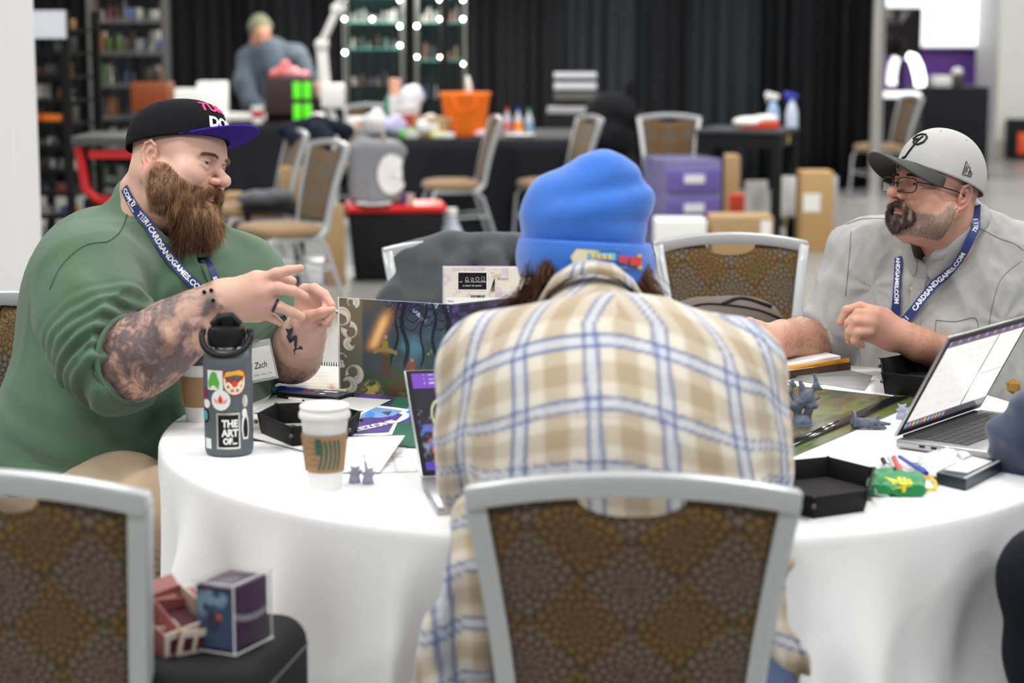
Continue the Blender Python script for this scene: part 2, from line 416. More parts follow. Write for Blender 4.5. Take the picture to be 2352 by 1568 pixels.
m_frame = mat('silver_grey_frame', (.50, .52, .54), .34, .35, coat=.25)
m_seat = mat('tan_seat_fabric', (.27, .17, .085), .85, sheen=.2, var=.12, vscale=40)
m_seatside = m_seat
BROWN, GOLD, GREYP = (.045, .025, .008), (.150, .085, .021), (.135, .105, .075)
def make_chair(label, group=None):
    t = thing('banquet_chair', label, 'chair', group=group)
    prof = [(.908, -.315), (.82, -.285), (.7, -.25), (.58, -.222), (.5, -.208)]
    def yz(z): return float(np.interp(z, [p[0] for p in prof][::-1], [p[1] for p in prof][::-1]))
    def hw(z): return float(np.interp(z, [.45, .65, .8, .92], [.172, .188, .208, .226]))
    f = MB()
    N = 14; top = []
    for i in range(N+1):
        q = i/N*2-1; top.append((q*.2365, -.315-.014*(1-q*q), .908+.026*(1-q*q)))
    f.tube(top, .0235, 4, up=(0, 0, 1))
    for s in (-1, 1):
        pts = [(s*hw(z), yz(z), z) for z in (.914, .86, .8, .74, .68, .62, .56, .5)]
        pts += [(s*.178, -.198, .455), (s*.18, -.17, .425), (s*.184, -.12, .412), (s*.19, 0, .41), (s*.195, .16, .41)]
        f.tube(pts, .0215, 4, up=(0, 1, 0))
    f.build('back_frame', m_frame, t, bevel=.004, smooth=True)
    # upholstered back panel with the hand hole cut into its upper edge
    def topz(x):
        q = x/.226; z = .908+.026*(1-q*q)-.018
        d = (x/.078); n = .034*np.clip(1-d*d, 0, 1)**.5 if not isinstance(x, float) else .034*max(0, 1-d*d)**.5
        return z-n
    def fn(u, v, sgn):
        zb = .485; z = zb+(.9-zb)*v
        x = (u*2-1); hx = np.interp(z, [.45, .65, .8, .92], [.165, .181, .2, .214]); X = x*hx
        tz = topz(X); Z = zb+(tz-zb)*v
        edge = np.minimum(np.minimum(u, 1-u)*.4, np.minimum(v, 1-v)*.42); puff = .014*sm(edge, 0, .035)
        return (X, np.interp(Z, [p[0] for p in prof][::-1], [p[1] for p in prof][::-1])-.012*(1-x*x)*v+sgn*(.004+puff), Z)
    for sgn in (-1, 1):
        grid_mesh('back_panel', lambda u, v: fn(u, v, sgn), 150, 170, m_fab, t,
                  colfn=lambda u, v: burst_cols((u*2-1)*(.17+.04*v), .415*v, BROWN, GOLD, GREYP))
    f = MB()
    f.lathe([(0, -.035), (.5, -.035), (.98, -.03), (1.0, -.01), (.97, .008), (.85, .022), (.5, .034), (0, .038)], n=40)
    # squared-off round seat
    f.v = [(math.copysign(abs(x)**.62, x)*.225, math.copysign(abs(y)**.62, y)*.215+.01, z+.455) for x, y, z in f.v]
    f.build('seat', m_seat, t, smooth='all')
    f = MB(); f.box((0, .0, .412), (.37, .36, .014)); f.build('seat_frame', m_frame, t, bevel=.004)
    for s in (-1, 1):
        f = MB(); f.tube([(s*.185, .15, .412), (s*.2, .185, .36), (s*.212, .205, .01)], .0125, 8); f.build('leg', m_frame, t, smooth=True)
        f = MB(); f.tube([(s*.178, -.14, .412), (s*.185, -.19, .36), (s*.205, -.30, .01)], .0125, 8); f.build('leg', m_frame, t, smooth=True)
    f = MB(); f.bar((-.2, .195, .2), (.2, .195, .2), .014); f.bar((-.19, -.235, .24), (.19, -.235, .24), .014)
    for s in (-1, 1): f.bar((s*.196, .2, .21), (s*.192, -.24, .23), .014)
    f.build('stretcher', m_frame, t, bevel=.002)
    return t
_ch0 = [None]
def chair(x, y, face, label, z=0, group='banquet chairs'):
    """face: the way the sitter would look, degrees from +X"""
    c = make_chair(label, group) if _ch0[0] is None else copy_tree(_ch0[0])
    _ch0[0] = _ch0[0] or c
    c['label'] = label; c['group'] = group; c.location = (x, y, z); c.rotation_euler = (0, 0, R(face-90)); return c
def back_at(px, py, Y, face, **k):      # chair whose top rail middle is seen at px, depth Y
    p = P(px, py, Y); a = R(face); return chair(p.x+.32*math.cos(a), Y+.32*math.sin(a), face, **k)
back_at(1452, 1150, 2.76, 87, label='silver framed brown chair in front, its back hiding the waist of the person in plaid')
back_at(-25, 1090, 2.78, 79, label='silver framed brown chair at the front left, cut by the picture edge')
back_at(-60, 690, 4.68, -42, label='brown patterned chair that the bearded man in green sits on')
back_at(1678, 560, 6.1, -88, label='light framed brown chair across the table holding the taupe backpack')
back_at(1060, 572, 5.95, -80, label='chair across the table with a dark grey jacket over its back')
back_at(757, 330, 11.4, 213, label='empty brown chair beside the black tote with the red lid')
back_at(685, 300, 12.6, 200, label='far chair with a dark jacket, behind the empty chair at the tote')
back_at(1140, 262, 14.6, 190, label='chair seen from the side at the black draped clutter table')
back_at(1537, 256, 14.9, 268, label='light framed chair left of the small black table, facing away')
back_at(2095, 200, 19.2, 196, label='far chair seen from the side, by the grey pole')
chair(P(1262, 420, 14.6).x, 14.6, 200, 'chair mostly hidden behind the blue beanie, only its tan seat showing')
back_at(850, 215, 16.95, 250, label='far chair behind the cluttered table beside the cabinet')
# ================================================================== the round table
TC = (.215, 4.02); TR = .915
o = thing('round_table', 'round folding banquet table under a white tablecloth', 'table', (TC[0], TC[1], 0))
f = MB(); f.cyl((0, 0, .725), (0, 0, TZ-.006), TR-.004, n=96); f.build('tabletop', mat('plywood', (.5, .35, .2), .6), o)
for s in (-1, 1):
    for q in (-1, 1):
        f = MB(); f.tube([(s*.42, q*.3, .72), (s*.45, q*.34, .01)], .015, 8); f.build('leg', mat('black_steel', (.03, .03, .03), .4, .5), o)
def cloth(u, v):
    a = u*2*math.pi; r = np.empty_like(u); z = np.empty_like(u)
    top = v < .45; q = v/.45; r = np.where(top, TR*q, 0); z = np.where(top, TZ, 0)
    e = np.clip((v-.45)/.05, 0, 1); th = e*math.pi/2
    r = np.where(top, r, TR+.014*np.sin(th)); z = np.where(top, z, TZ-.014*(1-np.cos(th)))
    d = np.clip((v-.5)/.5, 0, 1); P3 = np.stack([np.cos(a)*2, np.sin(a)*2, d*.4], 1)
    fold = ((1.3*(1-np.abs(np.sin(a*8+1.2*np.sin(a*3)+d*.5)))-.5)+np.sin(a*29+2*np.sin(a*2+1))*.3+(vn(P3, 2.2, 5)-.5)*1.2)
    amp = .070*sm(d, 0, .45)
    r = np.where(v > .5, r+amp*fold+.045*d, r); z = np.where(v > .5, z-.728*d, z)
    wr = (fb(np.stack([np.cos(a)*r*9, np.sin(a)*r*9, v*0], 1), 1., 3)-.5)*.0018
    z = np.where(top, z+wr*0, z)
    return (TC[0]+r*np.cos(a), TC[1]+r*np.sin(a), z)
o = grid_mesh('tablecloth', cloth, 480, 90, mat('white_tablecloth', (.83, .84, .86), .75, bump=.25, bscale=25, sheen=.1), wrap=True)
tag(o, 'floor length white cloth draped over the round table', 'tablecloth')
for k_, o_ in enumerate([o for o in sc.objects if o.name.startswith('drape') and o.type == 'MESH']):
    o_['label'] = 'black drape panel, number %s from the left along the hall back'.replace('number %s', ['first', 'second', 'third', 'fourth', 'fifth', 'sixth', 'seventh', 'eighth', 'ninth', 'tenth', 'eleventh', 'twelfth', 'thirteenth', 'fourteenth', 'fifteenth', 'last'][k_])
# ================================================================== people: shared builders
SKIN = np.array((.66, .405, .315), np.float32)
def sculpt_head(fat=0, smile=0, h=.0021, nose=1.0, brow_y=0, old=0, neck=1.0, bald=False, jowl=0, nb=-.045, nl=-.17):
    """local frame: +y the face, +x the person's left, z up, origin between the ear canals, metres"""
    s = SDF((-.115, -.135, -.20), (.115, .15, .15), h)
    s.ell((0, -.008, .045), (.077, .098, .083), .01)
    s.ell((0, .03, .045), (.066, .067, .062), .03)
    s.ell((0, .04, -.022), (.058+.008*fat, .055, .083), .03)
    s.ell((0, -.03, -.03), (.066+.006*fat, .06, .07), .03)
    for q in (-1, 1):
        s.chain([(q*(.058+.008*fat), .008, -.042), (q*(.048+.012*fat), .035, -.075), (q*.018, .076, -.096)], [.020+.008*fat, .021+.008*fat, .018], .025)
        s.ell((q*(.042+.004*fat), .064, -.014), (.024+.005*fat, .024, .020+.004*fat), .022)          # cheekbone
        s.ell((q*(.043+.006*fat), .055, -.045), (.019+.008*fat, .025, .026), .022)                   # cheek
    s.ell((0, .083, -.088), (.019, .016, .016), .02)
    if smile:
        for q in (-1, 1): s.ell((q*.043, .074, -.020), (.021, .019, .016), .014)
    s.chain([(-.044, .078, .036+brow_y), (-.02, .0915, .036+brow_y), (.02, .0915, .036+brow_y), (.044, .078, .036+brow_y)], [.0075, .0085, .0085, .0075], .014)
    for q in (-1, 1):                                                                # eye sockets
        s.ell((q*.031, .099, .017), (.0195, .0175, .0125), .010, op=-1)
        if smile: s.chain([(q*.019, .104, -.026), (q*.030, .096, -.044), (q*.036, .086, -.062)], [.0018, .0024, .0018], .006, op=-1)
    # nose
    s.chain([(0, .090, .024), (0, .106, .006), (0, .1215*nose, -.010), (0, .1230*nose, -.0165)], [.0066, .0078, .0098, .0110], .010)
    for q in (-1, 1):
        s.ell((q*.0132, .108, -.0200), (.0088, .0125, .0090), .006)
        s.ell((q*.0065, .113, -.0285), (.0036, .006, .003), .003, op=-1)
    s.ell((0, .086, -.045), (.027, .014, .020), .014)                                # muzzle
    # lips
    my = -.055
    up = smile*.006
    s.chain([(-.024, .088, my+up), (-.011, .0985, my+.003), (0, .1005, my+.002), (.011, .0985, my+.003), (.024, .088, my+up)], [.0035, .0052, .0052, .0052, .0035], .005)
    s.chain([(-.021, .088, my-.003+up), (-.010, .0965, my-.0085), (0, .098, my-.0095), (.010, .0965, my-.0085), (.021, .088, my-.003+up)], [.0035, .0055, .0062, .0055, .0035], .005)
    s.chain([(-.026, .0945, my-.001+up), (-.012, .1035, my-.0022), (0, .1055, my-.003), (.012, .1035, my-.0022), (.026, .0945, my-.001+up)], [.0013, .0017, .0018, .0017, .0013], .002, op=-1)
    # eyelids round each eye, opened by a slit
    for q in (-1, 1):
        s.ell((q*.032, .0805, .017), .0148, .006)
        s.ell((q*.033, .098, .0160), (.0128, .011, .0042-.0008*smile), .002, op=-1)
        s.chain([(q*.020, .0915, .0215), (q*.031, .0955, .0235), (q*.045, .086, .0195)], [.0018, .0022, .0018], .003)
        s.chain([(q*.020, .090, .0080), (q*.032, .093, .0060), (q*.046, .084, .0095)], [.003, .0036, .003], .006)
    # neck
    s.chain([(0, -.022, -.03), (0, (nb-.022)*.5, nl*.6), (0, nb, nl)], [.056*neck, .058*neck, .062*neck], .03)
    if jowl:
        s.ell((0, .035, -.105), (.05+.01*jowl, .045, .030+.012*jowl), .035)
        s.ell((0, -.075, -.075), (.05, .03, .035), .02)
    # ears
    for q in (-1, 1):
        M_ = Matrix.Rotation(q*-.32, 3, 'Z') @ Matrix.Rotation(.18, 3, 'X')
        E = lambda a, b, c: tuple(Vector((q*.0745, -.006, 0))+M_ @ Vector((q*a, b, c)))
        s.ell(E(.006, -.004, .002), (.0075, .018, .032), .006, rot=M_)
        s.ell(E(.013, .003, .0), (.007, .009, .014), .004, rot=M_, op=-1)
        s.chain([E(.006, .012, .008), E(.010, .011, .025), E(.012, .0, .036), E(.013, -.014, .031), E(.013, -.022, .012), E(.012, -.019, -.010), E(.009, -.008, -.026), E(.006, .002, -.035)],
                [.003, .0035, .0038, .004, .0042, .004, .0045, .006], .003)
        s.chain([E(.010, -.002, .018), E(.011, -.010, .008), E(.010, -.008, -.006), E(.010, .001, -.014)], [.0025, .003, .003, .003], .003)
        s.ell(E(.008, .009, -.002), (.0035, .004, .006), .003, rot=M_)
    V, Fq = s.mesh()
    x, y, z = V.T; ax = np.abs(x)
    C = np.tile(SKIN, (len(V), 1)); n1 = fb(V, 38, 1)
    C *= (.94+.12*n1)[:, None]
    red = np.array((.62, .27, .20))
    d = lambda c, r: np.exp(-(((V-np.array(c, np.float32))/np.array(r, np.float32))**2).sum(1))
    dd = lambda c, r: np.exp(-(((np.stack([ax, y, z], 1)-np.array(c, np.float32))/np.array(r, np.float32))**2).sum(1))
    C = mixc(C, red, .45*dd((.044, .08, -.018), (.022, .03, .018)))
    C = mixc(C, (.64, .25, .20), .6*d((0, .118, -.02), (.017, .02, .013)))
    C = mixc(C, (.64, .25, .19), .55*sm(ax, .078, .086)*(z > -.04))
    C = mixc(C, (.40, .20, .16), .35*dd((.032, .085, .010), (.02, .02, .010)))
    C = mixc(C, (.56, .20, .18), .8*np.exp(-((z-(my-.004)-up*(ax/.02)**2)/.0075)**2)*sm(ax, .026, .020)*sm(y, .086, .092))
    return V, Fq, C
def eyes(M_, parent, look=(0, 0), iris=(.10, .14, .16)):
    f = MB(); g = MB()
    m_eye = mat('eye_white', (.72, .68, .64), .12); m_ir = mat('iris_%.2f' % iris[0], iris, .15); m_pu = mat('pupil', (.004, .004, .004), .08)
    for q in (-1, 1):
        e = MB(); c = Vector((q*.032, .0805, .0165)); e.ball((0, 0, 0), .0132, 20, 14); e.v = [tuple(M_ @ (Vector(v)+c)) for v in e.v]
        ob = e.build('eye', m_eye, parent, smooth='all', local=False)
        dv = Vector((look[0], 1, look[1])).normalized(); A = frame(c, dv.orthogonal(), dv.cross(dv.orthogonal()))
        for rr, mm, nm, dep in ((.0060, m_ir, 'iris', .0122), (.0028, m_pu, 'pupil', .0131)):
            e = MB(); e.lathe([(rr, 0), (rr*.6, .0009), (0.0001, .0011)], n=20)
            zz = dv; xx = zz.orthogonal().normalized(); yy = zz.cross(xx)
            e.v = [tuple(M_ @ (c+xx*v[0]+yy*v[1]+zz*(dep+v[2]))) for v in e.v]
            e.build(nm, mm, ob, smooth='all', local=False)
def head_matrix(px, py, Y, fx, fy, pitch=0, roll=0, scale=1.0, zs=1.0):
    c = P(px, py, Y); a = math.atan2(-fx, fy)
    return Matrix.Translation(c) @ Matrix.Rotation(a, 4, 'Z') @ Matrix.Rotation(R(pitch), 4, 'X') @ Matrix.Rotation(R(roll), 4, 'Y') @ Matrix.Scale(scale, 4) @ Matrix.Diagonal((1, 1, zs, 1))
def strands(name, roots, dirs, length, material, parent, rad=.0006, seg=4, curl=.3, grav=.5, seed=1, cols=None, gdir=(0, 0, -1)):
    """many fine tapering hairs as thin ribbons crossed in one mesh"""
    rs = np.random.RandomState(seed); n = len(roots); p = np.array(roots, np.float32); d = np.array(dirs, np.float32); d /= np.linalg.norm(d, axis=1, keepdims=True)
    L_ = np.asarray(length, np.float32)*np.ones(n, np.float32); pts = [p.copy()]; ph = rs.rand(n, 3)*6.28
    side = np.cross(d, rs.randn(n, 3)); side /= np.linalg.norm(side, axis=1, keepdims=True)+1e-9
    for i in range(seg):
        d = d+np.array(gdir, np.float32)*grav/seg+curl*np.sin(ph+i*2.1)*.5; d /= np.linalg.norm(d, axis=1, keepdims=True)
        p = p+d*(L_/seg)[:, None]; pts.append(p.copy())
    V = []; 
    for i, q in enumerate(pts):
        r = (rad*(1-i/(seg+.3)))
        s2 = np.cross(side, d); s2 /= np.linalg.norm(s2, axis=1, keepdims=True)+1e-9
        V += [q+side*r, q-side*r*.5+s2*r*.87, q-side*r*.5-s2*r*.87]
    V = np.stack(V, 1).reshape(-1, 3); base = (np.arange(n)*3*(seg+1))[:, None]; Fs = []
    for i in range(seg):
        for k in range(3):
            k2 = (k+1) % 3; Fs.append(np.concatenate([base+i*3+k, base+i*3+k2, base+(i+1)*3+k2, base+(i+1)*3+k], 1))
    Fq = np.concatenate(Fs); c = None
    if cols is not None: c = np.repeat(np.asarray(cols, np.float32), 3*(seg+1), axis=0)
    return tag(link_mesh(name, np_mesh(name, V, Fq, True, c), material, parent, False), kind='stuff')
m_skin = mat('skin', (.6, .36, .27), .48, attr=True, sss=.12, bump=.18, bscale=420, spec=.35)
def finger(s, pts, r, k=.006):
    s.chain(pts, r, k)
def skin_cols(V, seed=2):
    C = np.tile(SKIN, (len(V), 1))*(.93+.14*fb(V, 30, seed))[:, None]; return C.astype(np.float32)
def push(V, Fq, amt): return V+vnormals(V, Fq)*np.asarray(amt, np.float32)[:, None]
def ribbon(name, pts, nrm, width, material, parent, thick=.0012, smooth_n=True):
    """strap through world points with given surface normals"""
    n = len(pts); vs = []; 
    for i in range(n):
        t = (pts[min(i+1, n-1)]-pts[max(i-1, 0)]).normalized(); sd = t.cross(nrm[i]).normalized()
        for o_ in (-1, 1):
            for q in (0, 1): vs.append(pts[i]+sd*(o_*width/2)+nrm[i]*(thick*q))
    f = MB(); fs = []
    for i in range(n-1):
        a = i*4; b = a+4
        fs += [(a+1, a+3, b+3, b+1), (a, b, b+2, a+2), (a, a+1, b+1, b), (a+2, b+2, b+3, a+3)]
    fs += [(0, 2, 3, 1), ((n-1)*4, (n-1)*4+1, (n-1)*4+3, (n-1)*4+2)]
    f._add(vs, fs); return f.build(name, material, parent, smooth=True, local=False)
def resample(pts, m):
    a = np.array([tuple(p) for p in pts]); 
    # catmull-rom through the points
    out = []; n = len(a)
    for i in range(n-1):
        p0, p1, p2, p3 = a[max(i-1, 0)], a[i], a[i+1], a[min(i+2, n-1)]
        for t in np.linspace(0, 1, 12, endpoint=False):
            out.append(.5*((2*p1)+(-p0+p2)*t+(2*p0-5*p1+4*p2-p3)*t*t+(-p0+3*p1-3*p2+p3)*t**3))
    out.append(a[-1]); out = np.array(out); L_ = np.r_[0, np.cumsum(np.linalg.norm(np.diff(out, axis=0), axis=1))]
    q = np.linspace(0, L_[-1], m); return [np.array([np.interp(v, L_, out[:, k]) for k in range(out.shape[1])]) for v in q], L_[-1]
def strap_on(name, tree, pix, width, material, parent, m=40, off=.004, thick=.0012):
    """a strap laid on the surface seen along a pixel path; returns centre points, normals, length"""
    q, _ = resample([(x, y, 0) for x, y in pix], m); pts = []; ns = []
    for a in q:
        p, n = hit(tree, a[0], a[1], off)
        if p is None: continue
        pts.append(p); ns.append(n)
    # bridge hollows: the strap hangs between the points that stick out nearest
    ds = np.array([(p-CAM).length for p in pts]); dr = [(p-CAM).normalized() for p in pts]
    for _ in range(60):
        d2 = ds.copy(); d2[1:-1] = np.minimum(ds[1:-1], (ds[:-2]+ds[2:])/2); ds = d2
    pts = [CAM+dr[i]*float(ds[i]) for i in range(len(pts))]
    for _ in range(6):
        pts = [pts[0]]+[(pts[i-1]+pts[i]*2+pts[i+1])/4 for i in range(1, len(pts)-1)]+[pts[-1]]
        ns = [ns[0]]+[((ns[i-1]+ns[i]*2+ns[i+1])/4).normalized() for i in range(1, len(ns)-1)]+[ns[-1]]
    ob = ribbon(name, pts, ns, width, material, parent, thick); return ob, pts, ns
def text_path(s, size, pts, ns, start, material, parent, bold=0, flip=1, lift=.0018, name='lettering', shift=0, sx=1.0):
    L_ = [0]
    for i in range(1, len(pts)): L_.append(L_[-1]+(pts[i]-pts[i-1]).length)
    def warp(v):
        d = start+v.x*sx*1.0; d = min(max(d, 0), L_[-1]-1e-6)
        i = max(0, min(len(pts)-2, next((k for k in range(len(L_)-1) if L_[k+1] >= d), len(pts)-2)))
        t = (d-L_[i])/(L_[i+1]-L_[i]+1e-9); p = pts[i].lerp(pts[i+1], t); n = ns[i].lerp(ns[i+1], t).normalized(); tg = (pts[i+1]-pts[i]).normalized()
        if start+v.x*sx < 0: p = p+tg*(start+v.x*sx)
        if start+v.x*sx > L_[-1]: p = p+tg*(start+v.x*sx-L_[-1])
        return p+n.cross(tg)*(v.y+shift)*flip+n*lift
    return text_on(s, size, None, material, parent, name, bold, 'LEFT', warp)
m_beard = mat('facial_hair', (.2, .1, .04), .55, attr=True, bump=.5, bscale=260, spec=.3)
m_lan = mat('navy_lanyard', (.012, .03, .16), .45, sheen=.2)
m_letw = mat('white_print', (.8, .8, .82), .6)
def arm_mesh(pts, fingers, lo_hi=None, h=.0024, palm=None, k=.012):
    allp = [P(a, b, Y) for a, b, Y, r in pts]+[P(a, b, Y) for fg in fingers for a, b, Y, r in fg]
    lo = [min(p[i] for p in allp)-.09 for i in range(3)]; hi = [max(p[i] for p in allp)+.09 for i in range(3)]
    s = SDF(lo, hi, h); limb(s, pts, .02)
    if palm:
        for q in palm: s.cone(P(*q[0][:3]), P(*q[1][:3]), q[0][3], q[1][3], .014)
    for fg in fingers: s.chain([tuple(P(a, b, Y)) for a, b, Y, r in fg], [r for *_, r in fg], .0045, k0=.012)
    return s.mesh()
def tattoo(V, a, b, t0, t1, seed, dens=1.0):
    a = np.array(a); b = np.array(b); ab = b-a; t = ((V-a) @ ab)/(ab @ ab); q = V+.02*(np.stack([fb(V, 14, seed), fb(V, 14, seed+3), fb(V, 14, seed+6)], 1)-.5)*2
    sw = np.sin(62*fb(q, 11, seed+9)*1.6); sw2 = np.sin(90*fb(q, 16, seed+12)); dark = .30+.55*sm(fb(q, 26, seed+2), .40, .60)+.38*sm(sw, .2, .9)*sm(fb(V, 12, seed+4), .35, .6)-.45*sm(fb(q, 34, seed+20), .55, .68)+.15*sm(sw2, .5, .9)
    m = sm(t, t0, t0+.03)*sm(t, t1+.05, t1-.03)
    return np.clip(dark*dens, 0, .92)*m, t
def ring_around(c, ax_, r, tube, name, m_, parent, sq=1.0, n=44, wob=0):
    ax_ = Vector(ax_).normalized(); x_ = ax_.orthogonal().normalized(); y_ = ax_.cross(x_); pts = []
    for i in range(n+1):
        a = 2*math.pi*i/n; rr = r*(1+wob*math.sin(3*a)); pts.append(Vector(c)+x_*math.cos(a)*rr+y_*math.sin(a)*rr*sq)
    f = MB(); f.tube(pts, tube, 8, cap=False); return f.build(name, m_, parent, smooth='all', local=False)
def seam(tree, pix, name, m_, parent, r=.0016, off=.001, m=40):
    q, _ = resample([(a, b, 0) for a, b in pix], m); pts = [hit(tree, a[0], a[1], off)[0] for a in q]; pts = [p for p in pts if p]
    f = MB(); f.tube(pts, r, 5); return f.build(name, m_, parent, smooth='all', local=False)
def brow(HM_, colr, parent, head, n=520, zoff=0, arch=.006, L_=.008):
    rs = np.random.RandomState(9); q = np.where(rs.rand(n) > .5, 1, -1); t = rs.rand(n); tr = bvh(head[0], head[1])
    r = []
    for k in range(n):
        x_ = q[k]*(.012+.038*t[k]); z_ = .0345+zoff+arch*math.sin(t[k]*2.4)-.005*t[k]+rs.randn()*.0020
        h_ = tr.ray_cast(Vector((x_, .2, z_)), Vector((0, -1, 0))); r.append(tuple(h_[0]) if h_[0] else (x_, .095, z_))
    d_ = np.stack([q*1.0, .30-.3*t, .35-.8*t], 1)+rs.randn(n, 3)*.15
    return strands('eyebrows', xf(np.array(r, np.float32), HM_), d_ @ np.array(HM_.to_3x3()).T, L_, m_beard, parent, .0006, 3, .1, .1, 2, np.tile(np.array(colr), (n, 1))*(.7+.6*rs.rand(n))[:, None])
def crown(M_, rx, ry, zb, zt, yc, m_, parent, tiltf=0, sq=2.5, name='cap', panels=6, front=.0, colfn=None, grow=0):
    def fn(u, v):
        a = u*2*math.pi; th = v*math.pi/2; e = 2/sq
        c = np.sign(np.cos(th))*np.abs(np.cos(th))**e; h_ = np.abs(np.sin(th))**e
        c = np.where(v > .999, 0, c)
        x = rx*c*np.sin(a); y = yc+ry*c*np.cos(a)
        fr = np.clip(np.cos(a), 0, 1)
        z = zb+tiltf*np.cos(a)*c+(zt-zb)*h_*(1)
        y = y+front*fr*np.sin(th*2)
        seam_ = np.abs(((a/(2*math.pi)*panels)+.5) % 1-.5)*2
        k = 1-.007*np.exp(-(seam_/.03)**2)*sm(1-v, 0, .1)
        x, y = x*k, yc+(y-yc)*k
        o = np.stack([x, y, z], 1); o = xf(o.astype(np.float32), M_); return o.T
    o = grid_mesh(name, fn, 144, 48, m_, parent, wrap=True, local=False, thick=.002, colfn=colfn); return o, fn
def visor(M_, rx, ry, yc, zb, length, drop, curve, m_, parent, tiltf=0, half=1.12, thick=.0045, name='visor', under=None, lift=0.0):
    def fn(u, v):
        a = (u*2-1)*half; x0 = rx*np.sin(a); y0 = yc+ry*np.cos(a); s_ = np.cos(a/half*math.pi/2)**.62
        x = x0*(1+.10*v*s_); y = y0+length*v*s_
        z = zb+tiltf*np.cos(a)-drop*v*s_-curve*(x/rx)**2*(1)*(.35+.65*v)+lift
        return xf(np.stack([x, y, z], 1).astype(np.float32), M_).T
    o = grid_mesh(name, fn, 60, 16, m_, parent, local=False, thick=thick*M_.to_scale().x)
    return o, fn
def on_crown(fn, u0, v0, du, dv, lift=.003):
    p0 = Vector(np.array(fn(np.array([u0]), np.array([v0]))).T[0])
    def w_(vec):
        u = u0-vec.x*du*1.1; v = v0+vec.y*dv
        p = Vector(np.array(fn(np.array([u]), np.array([v]))).T[0]); e = Vector(np.array(fn(np.array([u+.002]), np.array([v]))).T[0]); g_ = Vector(np.array(fn(np.array([u]), np.array([v+.002]))).T[0])
        n = (e-p).cross(g_-p).normalized()
        if n.dot(CAM-p) < 0: n = -n
        return p+n*lift
    return w_
def limb(s, pts, k=.02, k0=None):
    s.chain([tuple(P(a, b, Y)) for a, b, Y, r in pts], [r for *_, r in pts], k, k0=k0)
m_sil = mat('polished_silver', (.8, .8, .8), .15, 1)
# ================================================================== bearded man in green, left of the table
man = thing('person', 'bearded man in a green knit henley and black cap, gesturing with tattooed arms', 'person', (P(200, 1000, 4.35).x, 4.35, 0))
HMu = head_matrix(404, 375, 4.30, .905, -.425, pitch=-8, roll=-16, scale=1.04); HM = head_matrix(404, 380, 4.30, .905, -.425, pitch=-8, roll=-16, scale=1.04, zs=.88)
V, Fq, C = sculpt_head(fat=1.4, smile=1, nose=1.02, neck=.95, jowl=1.4)
x, y, z = V.T; ax = np.abs(x)
# shaved stubble shading on the scalp
C = mixc(C, (.40, .29, .22), .38*sm(z, -.03, .02)*sm(y, .045, .01)*(.6+.4*fb(V, 300, 4)))
C = mixc(C, (.74, .50, .42), .25*sm(y, .03, .06))
line = -.006-.036*sm(y, .02, .10); bmk = sm(line-z, -.004, .010)*sm(y, -.01, .012)*sm(z, -.135, -.12)*np.maximum(sm(ax, .020, .028), sm(z, -.068, -.075))
C = mixc(C, (.20, .10, .05), bmk*.85)
sculpt_cache = (V, Fq, C); headL = (xf(V, HM), Fq, C)
# ---- the body under the clothes: torso, arms and hands
K = 1/F_PX
BL_lo, BL_hi = (-1.35, 3.6, .35), (-.28, 4.9, 1.25)
s = SDF(BL_lo, BL_hi, .012)
s.ell(P(330, 900, 4.42), (.23, .22, .24), .05); s.ell(P(340, 700, 4.4), (.19, .15, .2), .08); s.ell(P(250, 1040, 4.4), (.22, .2, .12), .08)
s.cone(P(375, 560, 4.38), P(350, 650, 4.4), .07, .1, .05)
Vb, Fb = s.mesh(); body1 = (Vb, Fb, skin_cols(Vb))
# right arm (nearer the camera)
YR = 3.98
pts = [(185, 640, 4.12, .08), (255, 790, 4.02, .079), (305, 832, YR, .076), (345, 805, YR-.01, .077), (400, 765, YR-.02, .068), (450, 730, YR-.02, .054), (500, 697, YR-.02, .042), (522, 684, YR-.02, .039)]
palm = [((520, 690, YR-.02, .036), (590, 650, YR-.03, .026)), ((525, 695, YR-.02, .034), (600, 672, YR-.04, .026)), ((525, 705, YR-.02, .03), (600, 700, YR-.035, .024)), ((525, 705, YR-.02, .028), (590, 718, YR-.02, .020))]
yf = YR-.035
fg = [[(596, 646, yf, .0145), (634, 628, yf-.01, .0112), (662, 621, yf-.005, .0098), (690, 616, yf, .0082)],
      [(603, 668, yf-.008, .0145), (642, 662, yf-.02, .0118), (672, 668, yf-.015, .0105), (700, 680, yf, .0085)],
      [(603, 694, yf-.004, .0135), (640, 704, yf-.016, .0112), (668, 716, yf-.012, .0102), (692, 727, yf, .0085)],
      [(592, 712, yf+.01, .012), (615, 723, yf+.006, .0098), (630, 732, yf+.008, .0088), (643, 741, yf+.012, .0075)],
      [(560, 650, yf+.03, .016), (610, 640, yf+.055, .0125), (645, 634, yf+.07, .0108), (672, 646, yf+.075, .0088)]]
Vr, Fr = arm_mesh(pts, fg, palm=palm)
